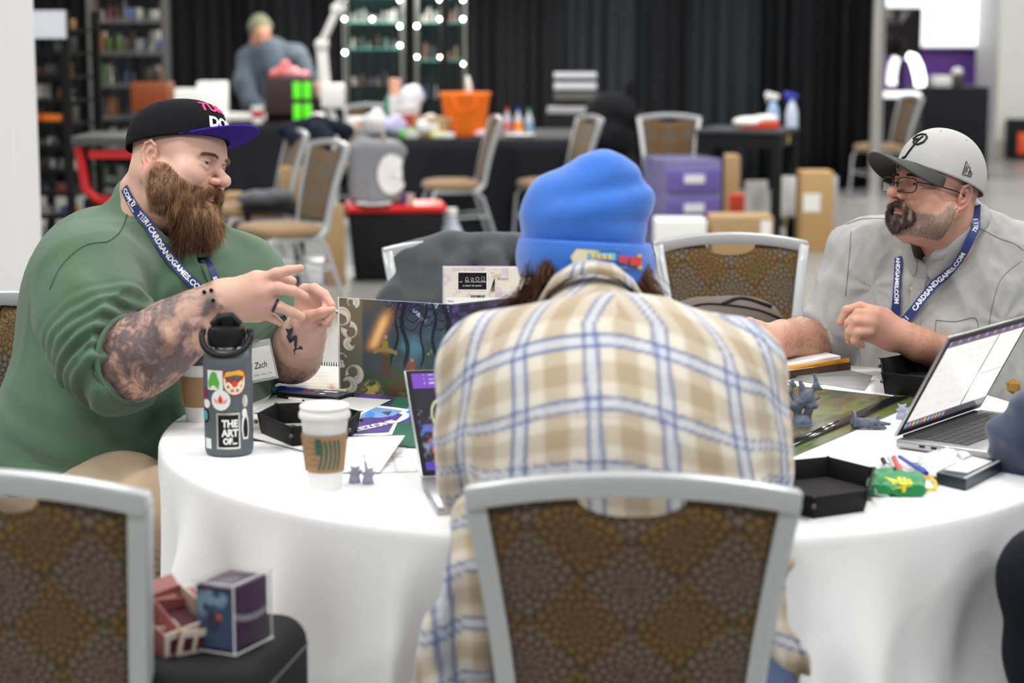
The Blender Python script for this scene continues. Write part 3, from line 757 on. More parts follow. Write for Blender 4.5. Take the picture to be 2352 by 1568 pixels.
# left arm (farther), hand curled and pinching
YL = 4.22
ptsl = [(575, 640, 4.5, .075), (655, 800, 4.44, .066), (672, 812, 4.42, .064), (686, 792, 4.36, .053), (699, 765, 4.29, .045), (710, 744, 4.24, .035), (712, 735, YL, .034)]
palml = [((712, 738, YL, .030), (722, 690, YL-.02, .022)), ((705, 735, YL, .028), (700, 680, YL-.015, .022)), ((718, 735, YL, .026), (742, 705, YL-.03, .018))]
yl = YL-.03
fgl = [[(702, 676, yl, .0125), (700, 664, yl, .0115), (722, 662, yl-.02, .0105), (745, 676, yl-.035, .0098), (762, 700, yl-.05, .0082)],
       [(718, 680, yl, .0125), (738, 678, yl-.02, .0110), (752, 695, yl-.035, .0100), (742, 722, yl-.06, .0085)],
       [(730, 694, yl, .012), (752, 702, yl-.02, .0105), (760, 722, yl-.03, .0095), (745, 740, yl-.05, .008)],
       [(738, 710, yl, .011), (756, 724, yl-.01, .0095), (752, 742, yl-.02, .0088), (735, 752, yl-.035, .0075)],
       [(704, 735, yl-.01, .014), (718, 724, yl-.045, .0118), (740, 716, yl-.065, .010), (764, 712, yl-.068, .0085)]]
Vl, Fl = arm_mesh(ptsl, fgl, palm=palml)
# tattoos: grey shading with curling bands, on the near forearm
Cr = skin_cols(Vr, 5); mk, tt = tattoo(Vr, tuple(P(305, 832, YR)), tuple(P(522, 684, YR)), -1.0, 1.0, 3)
Cr = mixc(Cr, (.30, .16, .12), .55*sm(fb(Vr, 24, 31), .45, .65)*sm(tt, 1.0, .9)); Cr = mixc(Cr, (.055, .062, .075), mk*.93)
Cr = mixc(Cr, (.66, .34, .28), .35*sm(tt, 1.1, 1.6)); kn = fb(Vr, 60, 8); Cr = mixc(Cr, (.62, .27, .22), .3*sm(kn, .5, .8)*sm(tt, 1.1, 1.4))
Cl = skin_cols(Vl, 6); mk, tl = tattoo(Vl, tuple(P(672, 812, 4.42)), tuple(P(712, 735, YL)), -1.0, .30, 17, .75); Cl = mixc(Cl, (.06, .065, .075), mk*.9)
Cl = mixc(Cl, (.66, .33, .28), .4*sm(tl, .9, 1.3))
bodyo = link_mesh('body', np_mesh('body', *(lambda t: (t[0], t[1], True, t[2]))(join_np([headL, body1, (Vr, Fr, Cr), (Vl, Fl, Cl)]))), m_skin, man, False)
treeR = bvh(Vr, Fr); treeL = bvh(Vl, Fl)
eyes(HM, man, look=(.1, .02), iris=(.12, .17, .2))
# ---- green henley
s = SDF((-1.42, 3.55, .52), (-.22, 5.0, 1.36), .0058)
Yt = 4.42
s.ell(P(325, 905, Yt), (.272, .27, .255), .05)                      # belly
s.ell(P(305, 960, Yt-.03), (.285, .27, .20), .10)
s.ell(P(215, 1010, Yt), (.235, .25, .125), .10)                     # hips, hem
s.ell(P(330, 1010, Yt-.06), (.25, .23, .105), .08)
s.ell(P(330, 715, Yt-.02), (.235, .19, .21), .12)                   # chest
s.ell(P(225, 690, Yt+.03), (.15, .17, .20), .10)                    # back
s.ell(P(240, 620, Yt-.08), (.12, .12, .10), .08)
s.ell(P(415, 740, Yt-.12), (.12, .1, .13), .08)
s.ell(P(385, 640, 4.33), (.125, .13, .10), .08); s.ell(P(440, 660, 4.32), (.10, .10, .09), .07)
s.ell(P(165, 1035, Yt), (.175, .22, .115), .08)
s.ell(P(530, 740, Yt), (.10, .1, .14), .08)
s.cone(P(350, 540, 4.37), P(215, 625, 4.2), .085, .105, .07)        # shoulders
s.cone(P(390, 550, 4.4), P(545, 640, 4.5), .08, .092, .07)
s.cone(P(348, 500, 4.345), P(345, 560, 4.36), .088, .1, .04)
# sleeves
sl = [(192, 640, 4.12, .112), (215, 730, 4.06, .114), (250, 800, 4.01, .110), (285, 828, 3.985, .100), (304, 834, YR, .090)]
limb(s, sl, .035, k0=.06)
lsl = [(560, 640, 4.5, .088), (610, 730, 4.48, .082), (648, 800, 4.44, .076)]
limb(s, lsl, .02, k0=.05)
pe = P(306, 826, YR); pf = P(400, 765, YR); nn = (pf-pe).normalized(); po = P(303, 738, 4.0); no = Vector((.84, -.51, .12)).normalized()
# open the sleeve: keep only what lies before the cut plane, near the arm
g = np.meshgrid(*s.ax, indexing='ij', sparse=True)
dpl = (g[0]-po.x)*no.x+(g[1]-po.y)*no.y+(g[2]-po.z)*no.z
pg = P(520, 690, YR); fa = np.array(pg-pe); tq = np.clip(((g[0]-pe.x)*fa[0]+(g[1]-pe.y)*fa[1]+(g[2]-pe.z)*fa[2])/(fa @ fa), 0, 1)
near = np.sqrt((g[0]-pe.x-tq*fa[0])**2+(g[1]-pe.y-tq*fa[1])**2+(g[2]-pe.z-tq*fa[2])**2)-.128
s.v = np.maximum(s.v, np.minimum(dpl, -near))
# neck opening with its collar band
cc_ = P(388, 508, 4.315); cf_ = Vector((.088, -.070, -.074)); cs_ = Vector((-.052, -.066, 0)); ringp = []
for i in range(29):
    a = 2*math.pi*i/28; ringp.append(cc_+cf_*math.cos(a)+cs_*math.sin(a))
s.chain([tuple(p) for p in ringp], [.013]*29, .016)
cn_ = cf_.cross(cs_).normalized(); cn_ = cn_ if cn_.z > 0 else -cn_
for q in range(-3, 4): s.cone(cc_+cf_*(q*.16)+cn_*.16, cc_+cf_*(q*.16)-cn_*.03, .066, .060, .006, op=-1)
s.chain([tuple(P(430, 560, 4.27)), tuple(P(470, 600, 4.22))], [.035, .012], .01, op=-1)
V, Fq = s.mesh(); N = vnormals(V, Fq)
# folds: rings round the pushed-up sleeve, pulls from the armpit, soft waves on the belly
A = np.array(P(192, 640, 4.12)); B = np.array(P(300, 832, YR)); ab = B-A; t = ((V-A) @ ab)/(ab @ ab)
rad = np.linalg.norm((V-A)-np.clip(t, 0, 1.1)[:, None]*ab, axis=1); onarm = sm(rad, .155, .125)*sm(t, -.1, .3)
wv = np.sin(t*58+3.2*fb(V, 9, 2)*2.2)
am = onarm*sm(t, .35, .8)*sm(t, 1.15, .95)*.0068
d = am*wv+.0075*onarm*sm(t, .62, 1.0)*np.sin(t*31+5*fb(V, 7, 5))
d += .006*(ridge(V @ np.array([[.6, .2, .75], [-.5, .8, .1], [-.6, -.4, .7]], np.float32).T, (5, 14, 5), 3)-.6)*(1-onarm)
rt = np.array(P(330, 745, 4.1)); dist = np.linalg.norm(V-rt, axis=1); ang = np.arctan2(V[:, 2]-rt[2], V[:, 0]-rt[0])
d += .004*np.sin(ang*9+dist*14+6*fb(V, 8, 2))*sm(dist, .36, .08)*sm(dist, .02, .07)*(V[:, 1] < 4.35)
d += .0045*np.sin(V[:, 2]*75+V[:, 0]*22+4*fb(V, 6, 8))*sm(V[:, 2], .86, .72)*sm(V[:, 0], -.55, -.95)
hemz = .645; d += .006*np.exp(-((V[:, 2]-hemz)/.008)**2)
V = V+N*d[:, None].astype(np.float32)
m_hen = mat('green_waffle_knit', (.078, .165, .088), .9, var=.10, vscale=9, wave=(230, .55, 'DIAGONAL', .6), sheen=.3)
shirtV, shirtF = V, Fq; tree = bvh(V, Fq)
shirt = link_mesh('henley_shirt', np_mesh('henley_shirt', V, Fq), m_hen, man, False)
# cuff of the pushed-up sleeve, collar band, seams and placket
ring_around(P(292, 826, 3.965), no, .086, .0055, 'sleeve_cuff', m_hen, shirt, wob=.02)
el = P(655, 806, 4.43); ring_around(el, P(690, 795, 4.36)-P(650, 800, 4.44), .066, .008, 'sleeve_cuff', m_hen, shirt)
m_hen2 = mat('green_seam', (.05, .115, .06), .9)
seam(tree, [(292, 492), (282, 520), (268, 540), (245, 556)], 'seam', m_hen2, shirt, r=.0010)
seam(tree, [(245, 556), (200, 562), (165, 585), (135, 620), (115, 665)], 'seam', m_hen2, shirt, r=.0010)
ob, pp, pn = strap_on('placket', tree, [(455, 585), (478, 625), (492, 660), (500, 690)], .022, m_hen, shirt, off=.002, thick=.003)
for a, b in ((466, 606), (487, 650)):
    p, n = hit(tree, a, b, .006); f = MB(); f.cyl(p, p+n*.003, .005, n=14); f.build('button', mat('green_button', (.06, .10, .06), .3), shirt, local=False)
f = MB(); f.tube([p+cn_*.012 for p in ringp], .007, 8, cap=False); f.build('collar', m_hen, shirt, smooth='all', local=False)
# ---- lanyard laid over the shirt
pix = [(289, 432), (303, 462), (325, 497), (352, 537), (385, 585), (420, 628), (455, 662), (485, 690), (505, 712)]
tree_ = bvh(*join_np([(shirtV, shirtF, shirtV), (xf(sculpt_cache[0], HM), sculpt_cache[1], sculpt_cache[0])])[:2]); lan, lp, ln = strap_on('lanyard', tree_, pix, .0215, m_lan, man, m=60, off=.004)
text_path('TIER1CARDSANDGAMES.COM', .0165, lp, ln, .070, m_letw, lan, bold=.0006, sx=1.0)
text_path('COM', .015, lp, ln, .004, m_letw, lan, bold=.0005)
text_path('TIER 1', .005, lp, ln, .040, m_letw, lan, bold=.0003, shift=.007); text_path('CARDS & GAMES', .0038, lp, ln, .034, m_letw, lan, bold=.0002, shift=-.0075)
text_path('U', .011, lp, ln, .044, m_letw, lan, bold=.001)
pix = [(462, 565), (472, 590), (484, 622), (496, 655), (510, 690), (522, 722)]
lan2, lp2, ln2 = strap_on('lanyard_back_strap', tree, pix, .016, m_lan, lan, m=30, off=.006)
text_path('CARDSANDGAMES', .013, lp2[::-1], ln2[::-1], .004, m_letw, lan2, bold=.0008, sx=.8)
# ---- khaki trousers
s = SDF((-1.32, 3.35, .02), (-.35, 4.95, .82), .010)
s.ell(P(215, 1085, 4.4), (.25, .22, .13), .05)
limb(s, [(200, 1140, 4.25, .12), (290, 1170, 4.05, .108), (385, 1185, 3.90, .088), (400, 1200, 3.88, .078)], .05)
limb(s, [(400, 1200, 3.88, .08), (372, 1350, 3.95, .070), (345, 1500, 4.05, .058), (330, 1640, 4.1, .050)], .03)
limb(s, [(330, 1140, 4.5, .12), (450, 1130, 4.35, .1), (520, 1130, 4.25, .085), (505, 1300, 4.3, .07), (490, 1560, 4.35, .055)], .04)
V, Fq = s.mesh(); N = vnormals(V, Fq); kx = np.array(P(385, 1290, 3.9))
dd_ = np.linalg.norm(V-kx, axis=1); an = np.arctan2(V[:, 2]-kx[2], V[:, 0]-kx[0])
V = V+N*(.006*np.sin(an*16)*sm(dd_, .26, .06)*sm(dd_, .02, .06)+.004*(ridge(V, (6, 6, 14), 9)-.6))[:, None].astype(np.float32)
link_mesh('trousers', np_mesh('trousers', V, Fq), mat('khaki_cotton', (.42, .32, .215), .85, var=.06, vscale=6, bump=.15, bscale=300), man, False)
for a, b, Y in ((335, 1660, 4.08), (490, 1600, 4.34)):
    p = P(a, b, Y); f = MB(); s2 = SDF((p.x-.1, Y-.3, -.01), (p.x+.28, Y+.12, .2), .008)
    s2.chain([(p.x, Y, .10), (p.x+.03, Y-.02, .05), (p.x+.10, Y-.07, .04), (p.x+.17, Y-.12, .033)], [.05, .048, .042, .036], .02); s2.cut((0, 0, .002), (0, 0, -1))
    v_, f_ = s2.mesh(); link_mesh('shoe', np_mesh('shoe', v_, f_), mat('dark_shoe', (.03, .028, .026), .6), man, False)
# ---- beard and brows
s = SDF((-.12, -.05, -.25), (.12, .16, .02), .0026)
for q in (-1, 1):
    s.chain([(q*.066, .032, -.045), (q*.066, .042, -.066), (q*.056, .058, -.086), (q*.038, .078, -.104)], [.008, .014, .022, .026], .02)
    s.ell((q*.058, .056, -.062), (.020, .024, .024), .02)
    s.chain([(q*.003, .1075, -.040), (q*.018, .104, -.044), (q*.033, .092, -.058), (q*.040, .088, -.080)], [.0078, .0100, .0125, .015], .01)
s.chain([(0, .082, -.100), (0, .092, -.125), (0, .089, -.146), (0, .080, -.172)], [.038, .038, .030, .012], .02)
s.chain([(0, .102, -.086), (0, .103, -.11)], [.017, .026], .012)
s.chain([(.028, .085, -.13), (.028, .075, -.19)], [.028, .012], .02); s.chain([(-.028, .085, -.13), (-.024, .07, -.20)], [.028, .010], .02)
s.ell((0, .118, -.061), (.024, .018, .0105), .003, op=-1)
V, Fq = s.mesh(); N = vnormals(V, Fq)
V = V+N*(.0035*(ridge(V, (60, 60, 16), 4)-.5))[:, None].astype(np.float32)
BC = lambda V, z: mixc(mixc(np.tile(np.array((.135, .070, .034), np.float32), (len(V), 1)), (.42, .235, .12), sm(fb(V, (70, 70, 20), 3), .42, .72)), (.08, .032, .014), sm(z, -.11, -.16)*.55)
hv, hf, hc = sculpt_cache; hx, hy, hz = hv.T; ha = np.abs(hx)
line = -.006-.036*sm(hy, .02, .10); bm_ = (hz < line)*(hy > .010-.25*(hz+.05).clip(-.1, 0))*(hz > -.125)*((ha > .022) | (hz < -.07))*sm(hy+ha*0, .0, .012)
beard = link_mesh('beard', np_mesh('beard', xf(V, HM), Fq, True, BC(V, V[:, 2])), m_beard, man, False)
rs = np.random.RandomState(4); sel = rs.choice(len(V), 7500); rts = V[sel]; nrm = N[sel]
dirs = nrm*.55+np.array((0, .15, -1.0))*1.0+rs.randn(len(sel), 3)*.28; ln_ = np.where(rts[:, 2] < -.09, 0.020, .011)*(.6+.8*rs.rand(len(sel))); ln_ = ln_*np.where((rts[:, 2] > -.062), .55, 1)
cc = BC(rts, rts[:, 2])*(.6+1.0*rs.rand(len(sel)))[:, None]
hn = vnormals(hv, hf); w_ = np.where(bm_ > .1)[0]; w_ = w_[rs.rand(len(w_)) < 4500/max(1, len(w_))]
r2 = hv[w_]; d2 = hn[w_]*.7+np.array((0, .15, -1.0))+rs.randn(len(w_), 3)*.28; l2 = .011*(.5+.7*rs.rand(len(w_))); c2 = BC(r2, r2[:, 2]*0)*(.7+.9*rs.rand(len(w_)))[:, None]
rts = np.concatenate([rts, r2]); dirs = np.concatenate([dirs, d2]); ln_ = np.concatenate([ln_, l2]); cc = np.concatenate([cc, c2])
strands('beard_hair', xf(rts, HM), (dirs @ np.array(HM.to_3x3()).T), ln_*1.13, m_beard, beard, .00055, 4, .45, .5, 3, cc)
brow(HM, (.32, .19, .10), man, sculpt_cache)
# ---- snapback cap
m_capb = mat('black_twill', (.008, .008, .010), .85, bump=.2, bscale=600, spec=.15); m_vis = mat('purple_twill', (.035, .012, .24), .8, bump=.15, bscale=500, spec=.2)
CM = HMu @ Matrix.Translation((0, 0, .012)) @ Matrix.Rotation(R(17), 4, 'X')
cap, cfn = crown(CM, .0875, .111, .024, .119, .000, m_capb, man, sq=2.45, front=.006, name='snapback_cap')
vis, vfn = visor(CM, .0885, .113, .000, .027, .074, -.012, .004, m_vis, cap, half=1.08)
f = MB(); f.lathe([(0, .004), (.008, .003), (.009, 0), (.008, -.003)], n=16); f.v = [tuple(CM @ (Vector(v)+Vector((0, 0, .120)))) for v in f.v]; f.build('top_button', m_capb, cap, smooth='all', local=False)
for a in (.25, .42, .58, .75, .1, .9):
    q = np.array(cfn(np.array([a+.08/6]), np.array([.62]))).T[0]; f = MB(); f.ball(q, .0035, 8, 6); f.build('eyelet', m_vis, cap, smooth='all', local=False)
text_on('TURBO', .034, None, mat('pink_thread', (.85, .03, .22), .6), cap, 'lettering', .0012, warp=on_crown(cfn, .0, .42, 1/.62, 7.5), shear=.1)
text_on('DORK', .030, None, m_letw, cap, 'lettering', .0016, warp=on_crown(cfn, .0, .16, 1/.62, 6.5))
# ---- jewellery, badge, bracelets
m_blk = mat('black_cord', (.01, .01, .012), .5)
ring_around(P(633, 701, yf-.014), P(660, 712, yf)-P(620, 695, yf), .0128, .0032, 'ring', mat('dark_ring', (.03, .04, .09), .25, .6), man)
for a, b, r_, ti in ((492, 703, .0445, .3), (503, 696, .0425, -.1), (484, 706, .046, .1)):
    ring_around(P(a, b, YR-.02), nn+Vector((0, 0, ti)), r_, .0012, 'bracelet', m_blk, man)
for a, b in ((470, 672), (486, 668), (490, 690), (503, 722)):
    p, n = hit(treeR, a, b, .003)
    if p: f = MB(); f.ball(p, .0042, 8, 6); f.build('bead', m_blk, man, smooth='all', local=False)
# far forearm: lettering tattoo, wrist band, small metal piece pinched in the fingers
a1, b1 = (22, 46), (24, -16)
text_on('RAN', 1.0, None, mat('tattoo_ink', (.02, .035, .07), .6), man, 'forearm_lettering', .04, warp=lambda v: hit(treeL, 664+a1[0]*v.x+b1[0]*v.y, 762+a1[1]*v.x+b1[1]*v.y, .0008)[0] or P(664, 762, 4.4))
f = MB(); f.cyl(P(760, 709, yl-.07), P(774, 718, yl-.075), .004, n=12); f.build('metal_pin', m_sil, man, local=False)
bg = []
for a, b in ((560, 795), (598, 785), (640, 868), (598, 878)): bg.append(hit(tree, a, b, .012)[0] or P(a, b, 4.12))
pl_ = P(598, 832, bg[1].y-.02)
xd = (P(640, 862, pl_.y)-P(590, 872, pl_.y)).normalized(); yd = (P(584, 790, pl_.y)-P(612, 868, pl_.y)).normalized()
o = thing('name_badge', 'clear badge holder with a handwritten white card hanging on the green shirt', 'badge', (0, 0, 0))
Mb = frame(pl_, xd, yd)
f = MB(); f.prism([(-.032, -.042), (.032, -.042), (.032, .048), (-.032, .048)], -.001, .0006, Mb); f.build('plastic_holder', mat('clear_plastic', (.85, .9, .9), .1, alpha=.35), o, local=False)
f = MB(); f.prism([(-.028, -.036), (.028, -.036), (.028, .034), (-.028, .034)], .0008, .0014, Mb); f.build('card', mat('white_card', (.82, .82, .8), .7), o, local=False)
m_ink = mat('black_ink', (.015, .015, .02), .6)
text_on('Zach', .020, Mb @ Matrix.Translation((0, -.006, .002)), m_ink, o, 'handwriting', 0, shear=.3, sx=.7); text_on('they / she / he', .007, Mb @ Matrix.Translation((0, -.026, .002)), mat('grey_ink', (.3, .3, .32), .6), o, 'lettering')
f = MB(); f.box((0, 0, 0), (.016, .008, .004)); f.v = [tuple(Mb @ (Vector(v)+Vector((0, .05, .001)))) for v in f.v]; f.build('clip', m_sil, o, local=False)
# ================================================================== man in the grey shirt and cap, right side of the table
man2 = thing('person', 'man with glasses and goatee in a grey button shirt and light grey cap, looking left', 'person', (P(2140, 900, 4.95).x, 4.95, 0))
HM2u = head_matrix(2150, 446, 4.72, -.885, -.465, pitch=9, roll=2, scale=1.04); HM2 = head_matrix(2150, 449, 4.72, -.885, -.465, pitch=11, roll=2, scale=1.04, zs=.86)
V, Fq, C = sculpt_head(fat=.5, smile=0, nose=1.03, neck=.92, jowl=.3, nb=-.055, nl=-.125)
x, y, z = V.T; ax = np.abs(x)
C = C*np.array((.80, .70, .66)); C *= (.88+.24*fb(V, 55, 9))[:, None]
C = mixc(C, (.20, .15, .12), .55*sm(z, -.025, .02)*sm(y, .03, -.01))
st = sm(-.014-.040*sm(y, .008, .055)-z, -.004, .012)*sm(y, .005, .02)*sm(z, -.125, -.105)*np.maximum(sm(ax, .024, .032), sm(z, -.066, -.073)); st = np.maximum(st, .9*np.exp(-((z+.042)/.006)**2)*sm(ax, .034, .026)*sm(y, .08, .09))
C = mixc(C, (.24, .19, .165), st*.6)
hc2 = (V, Fq, C); head2 = (xf(V, HM2), Fq, C)
s = SDF((.55, 4.45, .55), (1.55, 5.4, 1.35), .012)
s.ell(P(2150, 700, 5.0), (.17, .13, .2), .05); s.cone(P(2160, 560, 4.85), P(2150, 640, 4.98), .065, .1, .05); s.ell(P(2170, 850, 5.0), (.19, .16, .2), .06)
Vb, Fb = s.mesh(); b2 = (Vb, Fb, skin_cols(Vb))
# left arm lies on the table edge, hand raised and loosely closed
ya = 4.62
pts = [(2330, 640, 4.98, .065), (2340, 830, 4.82, .055), (2320, 865, 4.78, .052), (2250, 842, 4.74, .050), (2180, 818, 4.68, .047), (2110, 790, ya, .038), (2070, 772, ya, .033), (2050, 762, ya, .031)]
palm = [((2055, 765, ya, .033), (2010, 722, ya-.02, .022)), ((2050, 772, ya, .031), (1990, 735, ya-.02, .022)), ((2045, 778, ya, .028), (1985, 762, ya-.01, .020)), ((2050, 760, ya, .028), (2030, 730, ya, .024))]
yf = ya-.02
fg = [[(2015, 716, yf+.03, .0135), (1975, 704, yf+.035, .0118), (1944, 712, yf+.03, .0105), (1930, 740, yf+.03, .0088)],
      [(2012, 726, yf, .0138), (1972, 720, yf-.01, .0122), (1950, 742, yf-.005, .0108), (1949, 775, yf+.01, .0088)],
      [(2000, 742, yf-.015, .0135), (1966, 738, yf-.03, .0118), (1952, 762, yf-.025, .0105), (1962, 782, yf-.005, .0088)],
      [(1995, 762, yf-.02, .0125), (1970, 764, yf-.035, .0108), (1964, 782, yf-.03, .0098), (1980, 793, yf-.01, .008)],
      [(2000, 770, yf+.03, .0135), (1972, 776, yf+.03, .0112), (1951, 783, yf+.025, .0088)]]
Va, Fa = arm_mesh(pts, fg, palm=palm)
# right arm reaching in, fist behind the shoulder of the person in plaid
yb = 4.66
pts = [(1975, 620, 5.0, .062), (1905, 770, 4.86, .055), (1880, 785, 4.82, .054), (1835, 778, 4.76, .050), (1795, 778, yb+.02, .042), (1775, 780, yb, .035)]
palm = [((1775, 778, yb, .034), (1740, 762, yb-.01, .026)), ((1775, 785, yb, .032), (1735, 790, yb-.01, .024))]
fg = [[(1742, 752, yb-.01, .0138), (1722, 740, yb-.02, .012), (1700, 752, yb-.02, .0105)], [(1738, 770, yb-.02, .0138), (1712, 768, yb-.03, .012), (1702, 784, yb-.02, .0105)],
      [(1736, 788, yb-.02, .013), (1714, 790, yb-.03, .0115), (1706, 802, yb-.02, .010)], [(1742, 800, yb-.02, .012), (1724, 806, yb-.03, .0105), (1716, 812, yb-.02, .009)],
      [(1770, 800, yb-.03, .0145), (1782, 798, yb-.035, .0125), (1768, 815, yb-.035, .0105)]]
Vc, Fc = arm_mesh(pts, fg, palm=palm)
def armcol(V, seed):
    C = skin_cols(V, seed)*np.array((.88, .76, .72), np.float32); return C
Ca, Cb = armcol(Va, 3), armcol(Vc, 4)
ta = sm(Va[:, 0], P(2060, 770, ya).x, P(2110, 790, ya).x); Ca = mixc(Ca, (.42, .21, .13), .6*ta); Cb = mixc(Cb, (.40, .21, .14), .45*sm(Vc[:, 0], P(1790, 780, yb).x, P(1820, 780, yb).x))
body2 = link_mesh('body', np_mesh('body', *(lambda t: (t[0], t[1], True, t[2]))(join_np([head2, b2, (Va, Fa, Ca), (Vc, Fc, Cb)]))), m_skin, man2, False)
eyes(HM2, man2, look=(-.1, .0), iris=(.10, .07, .05))
# hair on the forearms
for VV, FF, x0, x1, nm in ((Va, Fa, 2080, 2330, 1), (Vc, Fc, 1800, 1900, 2)):
    NN = vnormals(VV, FF); w_ = np.where((VV[:, 0] > P(x0, 790, 4.65).x) & (VV[:, 0] < P(x1, 790, 4.8).x) & (NN[:, 2] > -.3))[0]; rs = np.random.RandomState(nm); w_ = rs.choice(w_, 2200)
    strands('arm_hair', VV[w_], NN[w_]*.5+np.array((-.8, -.2, -.4))*(1 if nm == 1 else 1)+rs.randn(len(w_), 3)*.3, 0.008, m_beard, man2, .00018, 3, .3, .2, nm, np.tile(np.array((.09, .055, .035)), (len(w_), 1)))
# ---- goatee and short beard
s = SDF((-.10, -.02, -.15), (.10, .15, .02), .0024)
s.chain([(-.034, .094, -.062), (-.022, .105, -.046), (0, .1105, -.041), (.022, .105, -.046), (.034, .094, -.062)], [.0048, .0056, .0058, .0056, .0048], .006)
for q in (-1, 1): s.chain([(q*.034, .094, -.060), (q*.033, .091, -.075), (q*.022, .090, -.084)], [.0062, .009, .012], .01)
s.chain([(0, .1005, -.074), (0, .097, -.086), (0, .088, -.096)], [.0075, .015, .015], .01)
s.chain([(.022, .086, -.090), (0, .09, -.096), (-.022, .086, -.090)], [.014, .015, .014], .012)
V, Fq = s.mesh(); N = vnormals(V, Fq); V = V+N*(.0022*(ridge(V, (70, 70, 22), 4)-.5))[:, None].astype(np.float32)
GC = lambda V: mixc(mixc(np.tile(np.array((.075, .045, .03), np.float32), (len(V), 1)), (.30, .24, .20), sm(fb(V, (90, 90, 30), 3), .46, .72)), (.045, .028, .02), .6*sm(np.abs(V[:, 0]), .03, .0))
goat = link_mesh('goatee', np_mesh('goatee', xf(V, HM2), Fq, True, GC(V)), m_beard, man2, False)
rs = np.random.RandomState(5); sel = rs.choice(len(V), 3600); hv, hf, _ = hc2; hn = vnormals(hv, hf); w_ = np.where(st > .25)[0]; w_ = w_[rs.rand(len(w_)) < 5200/len(w_)]
rts = np.concatenate([V[sel], hv[w_]]); dd = np.concatenate([N[sel]*.6, hn[w_]*.5])+np.array((0, .1, -1.0))+rs.randn(len(sel)+len(w_), 3)*.3
ln_ = np.r_[.009*(.5+.8*rs.rand(len(sel))), (.0034+.0022*(hv[w_][:, 2] < -.05))*(.5+.8*rs.rand(len(w_)))]; cc = np.concatenate([GC(V[sel]), mixc(np.tile(np.array((.12, .085, .065)), (len(w_), 1)), (.45, .40, .36), rs.rand(len(w_))**1.3)])*(.7+.6*rs.rand(len(ln_)))[:, None]
strands('beard_hair', xf(rts, HM2), dd @ np.array(HM2.to_3x3()).T, ln_, m_beard, goat, np.r_[np.full(len(sel), .0004), np.full(len(w_), .00026)][:, None], 3, .3, .4, 3, cc)
brow(HM2, (.07, .045, .03), man2, hc2)
# ---- grey button shirt
c2_ = P(2164, 528, 4.775); f2_ = Vector((-.064, -.064, -.062)); s2_ = Vector((.070, -.060, .012)); ring2 = [c2_+f2_*math.cos(a)+s2_*math.sin(a) for a in np.linspace(0, 2*math.pi, 29)]
n2_ = f2_.cross(s2_).normalized(); n2_ = n2_ if n2_.z > 0 else -n2_
s = SDF((.50, 4.38, .50), (1.75, 5.5, 1.36), .0058)
Ys = 4.87
s.ell(P(2150, 690, Ys), (.215, .15, .22), .06); s.ell(P(2170, 800, Ys-.01), (.235, .175, .22), .10); s.ell(P(2170, 930, Ys), (.24, .19, .2), .1)
s.cone(P(2175, 545, 4.85), P(2000, 590, 4.9), .075, .078, .06); s.cone(P(2180, 540, 4.85), P(2310, 590, 4.9), .075, .085, .06)
s.chain([tuple(P(2165, 525, 4.82)), tuple(P(2150, 600, 4.80))], [.070, .085], .05)
s.chain([tuple(p) for p in ring2], [.011]*len(ring2), .014)
limb(s, [(1985, 600, 4.9, .085), (1930, 720, 4.88, .078), (1885, 782, 4.84, .070), (1856, 786, 4.80, .066)], .03, k0=.06)
limb(s, [(2318, 620, 4.9, .092), (2370, 800, 4.86, .083), (2360, 870, 4.83, .072), (2330, 868, 4.79, .066)], .03, k0=.06)
g = np.meshgrid(*s.ax, indexing='ij', sparse=True)
for pe2, n2, far, rad_ in ((P(1872, 775, 4.82), Vector((-1, -.45, -.28)).normalized(), P(1780, 780, yb), .11), (P(2325, 860, 4.79), Vector((-1, -.35, .2)).normalized(), P(2080, 780, ya), .001)):
    fa = np.array(far-pe2); st_ = fa*-.12; tq = np.clip(((g[0]-pe2.x)*fa[0]+(g[1]-pe2.y)*fa[1]+(g[2]-pe2.z)*fa[2])/(fa @ fa), -.05, 1)
    near = np.sqrt((g[0]-pe2.x-tq*fa[0])**2+(g[1]-pe2.y-tq*fa[1])**2+(g[2]-pe2.z-tq*fa[2])**2)-rad_
    dpl = (g[0]-pe2.x)*n2.x+(g[1]-pe2.y)*n2.y+(g[2]-pe2.z)*n2.z; s.v = np.maximum(s.v, np.minimum(dpl, -near))
for q in range(-3, 4): s.cone(c2_+f2_*(q*.12)+n2_*.16, c2_+f2_*(q*.12)-n2_*.03, .064, .058, .006, op=-1)
s.chain([tuple(c2_+f2_*.85+n2_*.01), tuple(P(2112, 632, 4.68))], [.034, .006], .01, op=-1)
V, Fq = s.mesh(); N = vnormals(V, Fq)
Rt = np.array([[.9, .1, -.4], [-.1, 1, .1], [.42, -.1, .9]], np.float32)
d = .019*(ridge(V @ Rt.T, (9, 9, 2.6), 3)-.62)+.011*(ridge(V @ Rt, (17, 17, 4), 8)-.6)+.006*(ridge(V @ Rt.T, (34, 34, 9), 12)-.6)
for c_, fq, am in ((P(1990, 650, 4.85), 10, .009), (P(2270, 720, 4.85), 11, .010), (P(1900, 760, 4.78), 13, .008)):
    rt = np.array(c_); ds = np.linalg.norm(V-rt, axis=1); an = np.arctan2(V[:, 2]-rt[2], V[:, 0]-rt[0]); d += .35*am*np.sin(an*fq*.7+ds*16+7*fb(V, 7, 3))*sm(ds, .28, .06)*sm(ds, .015, .06)
V = V+N*d[:, None].astype(np.float32)
m_sh2 = mat('grey_chambray', (.37, .37, .365), .85, var=.07, vscale=60, bump=.2, bscale=700, sheen=.1)
shirt2 = link_mesh('button_shirt', np_mesh('button_shirt', V, Fq), m_sh2, man2, False); tree2 = bvh(V, Fq)
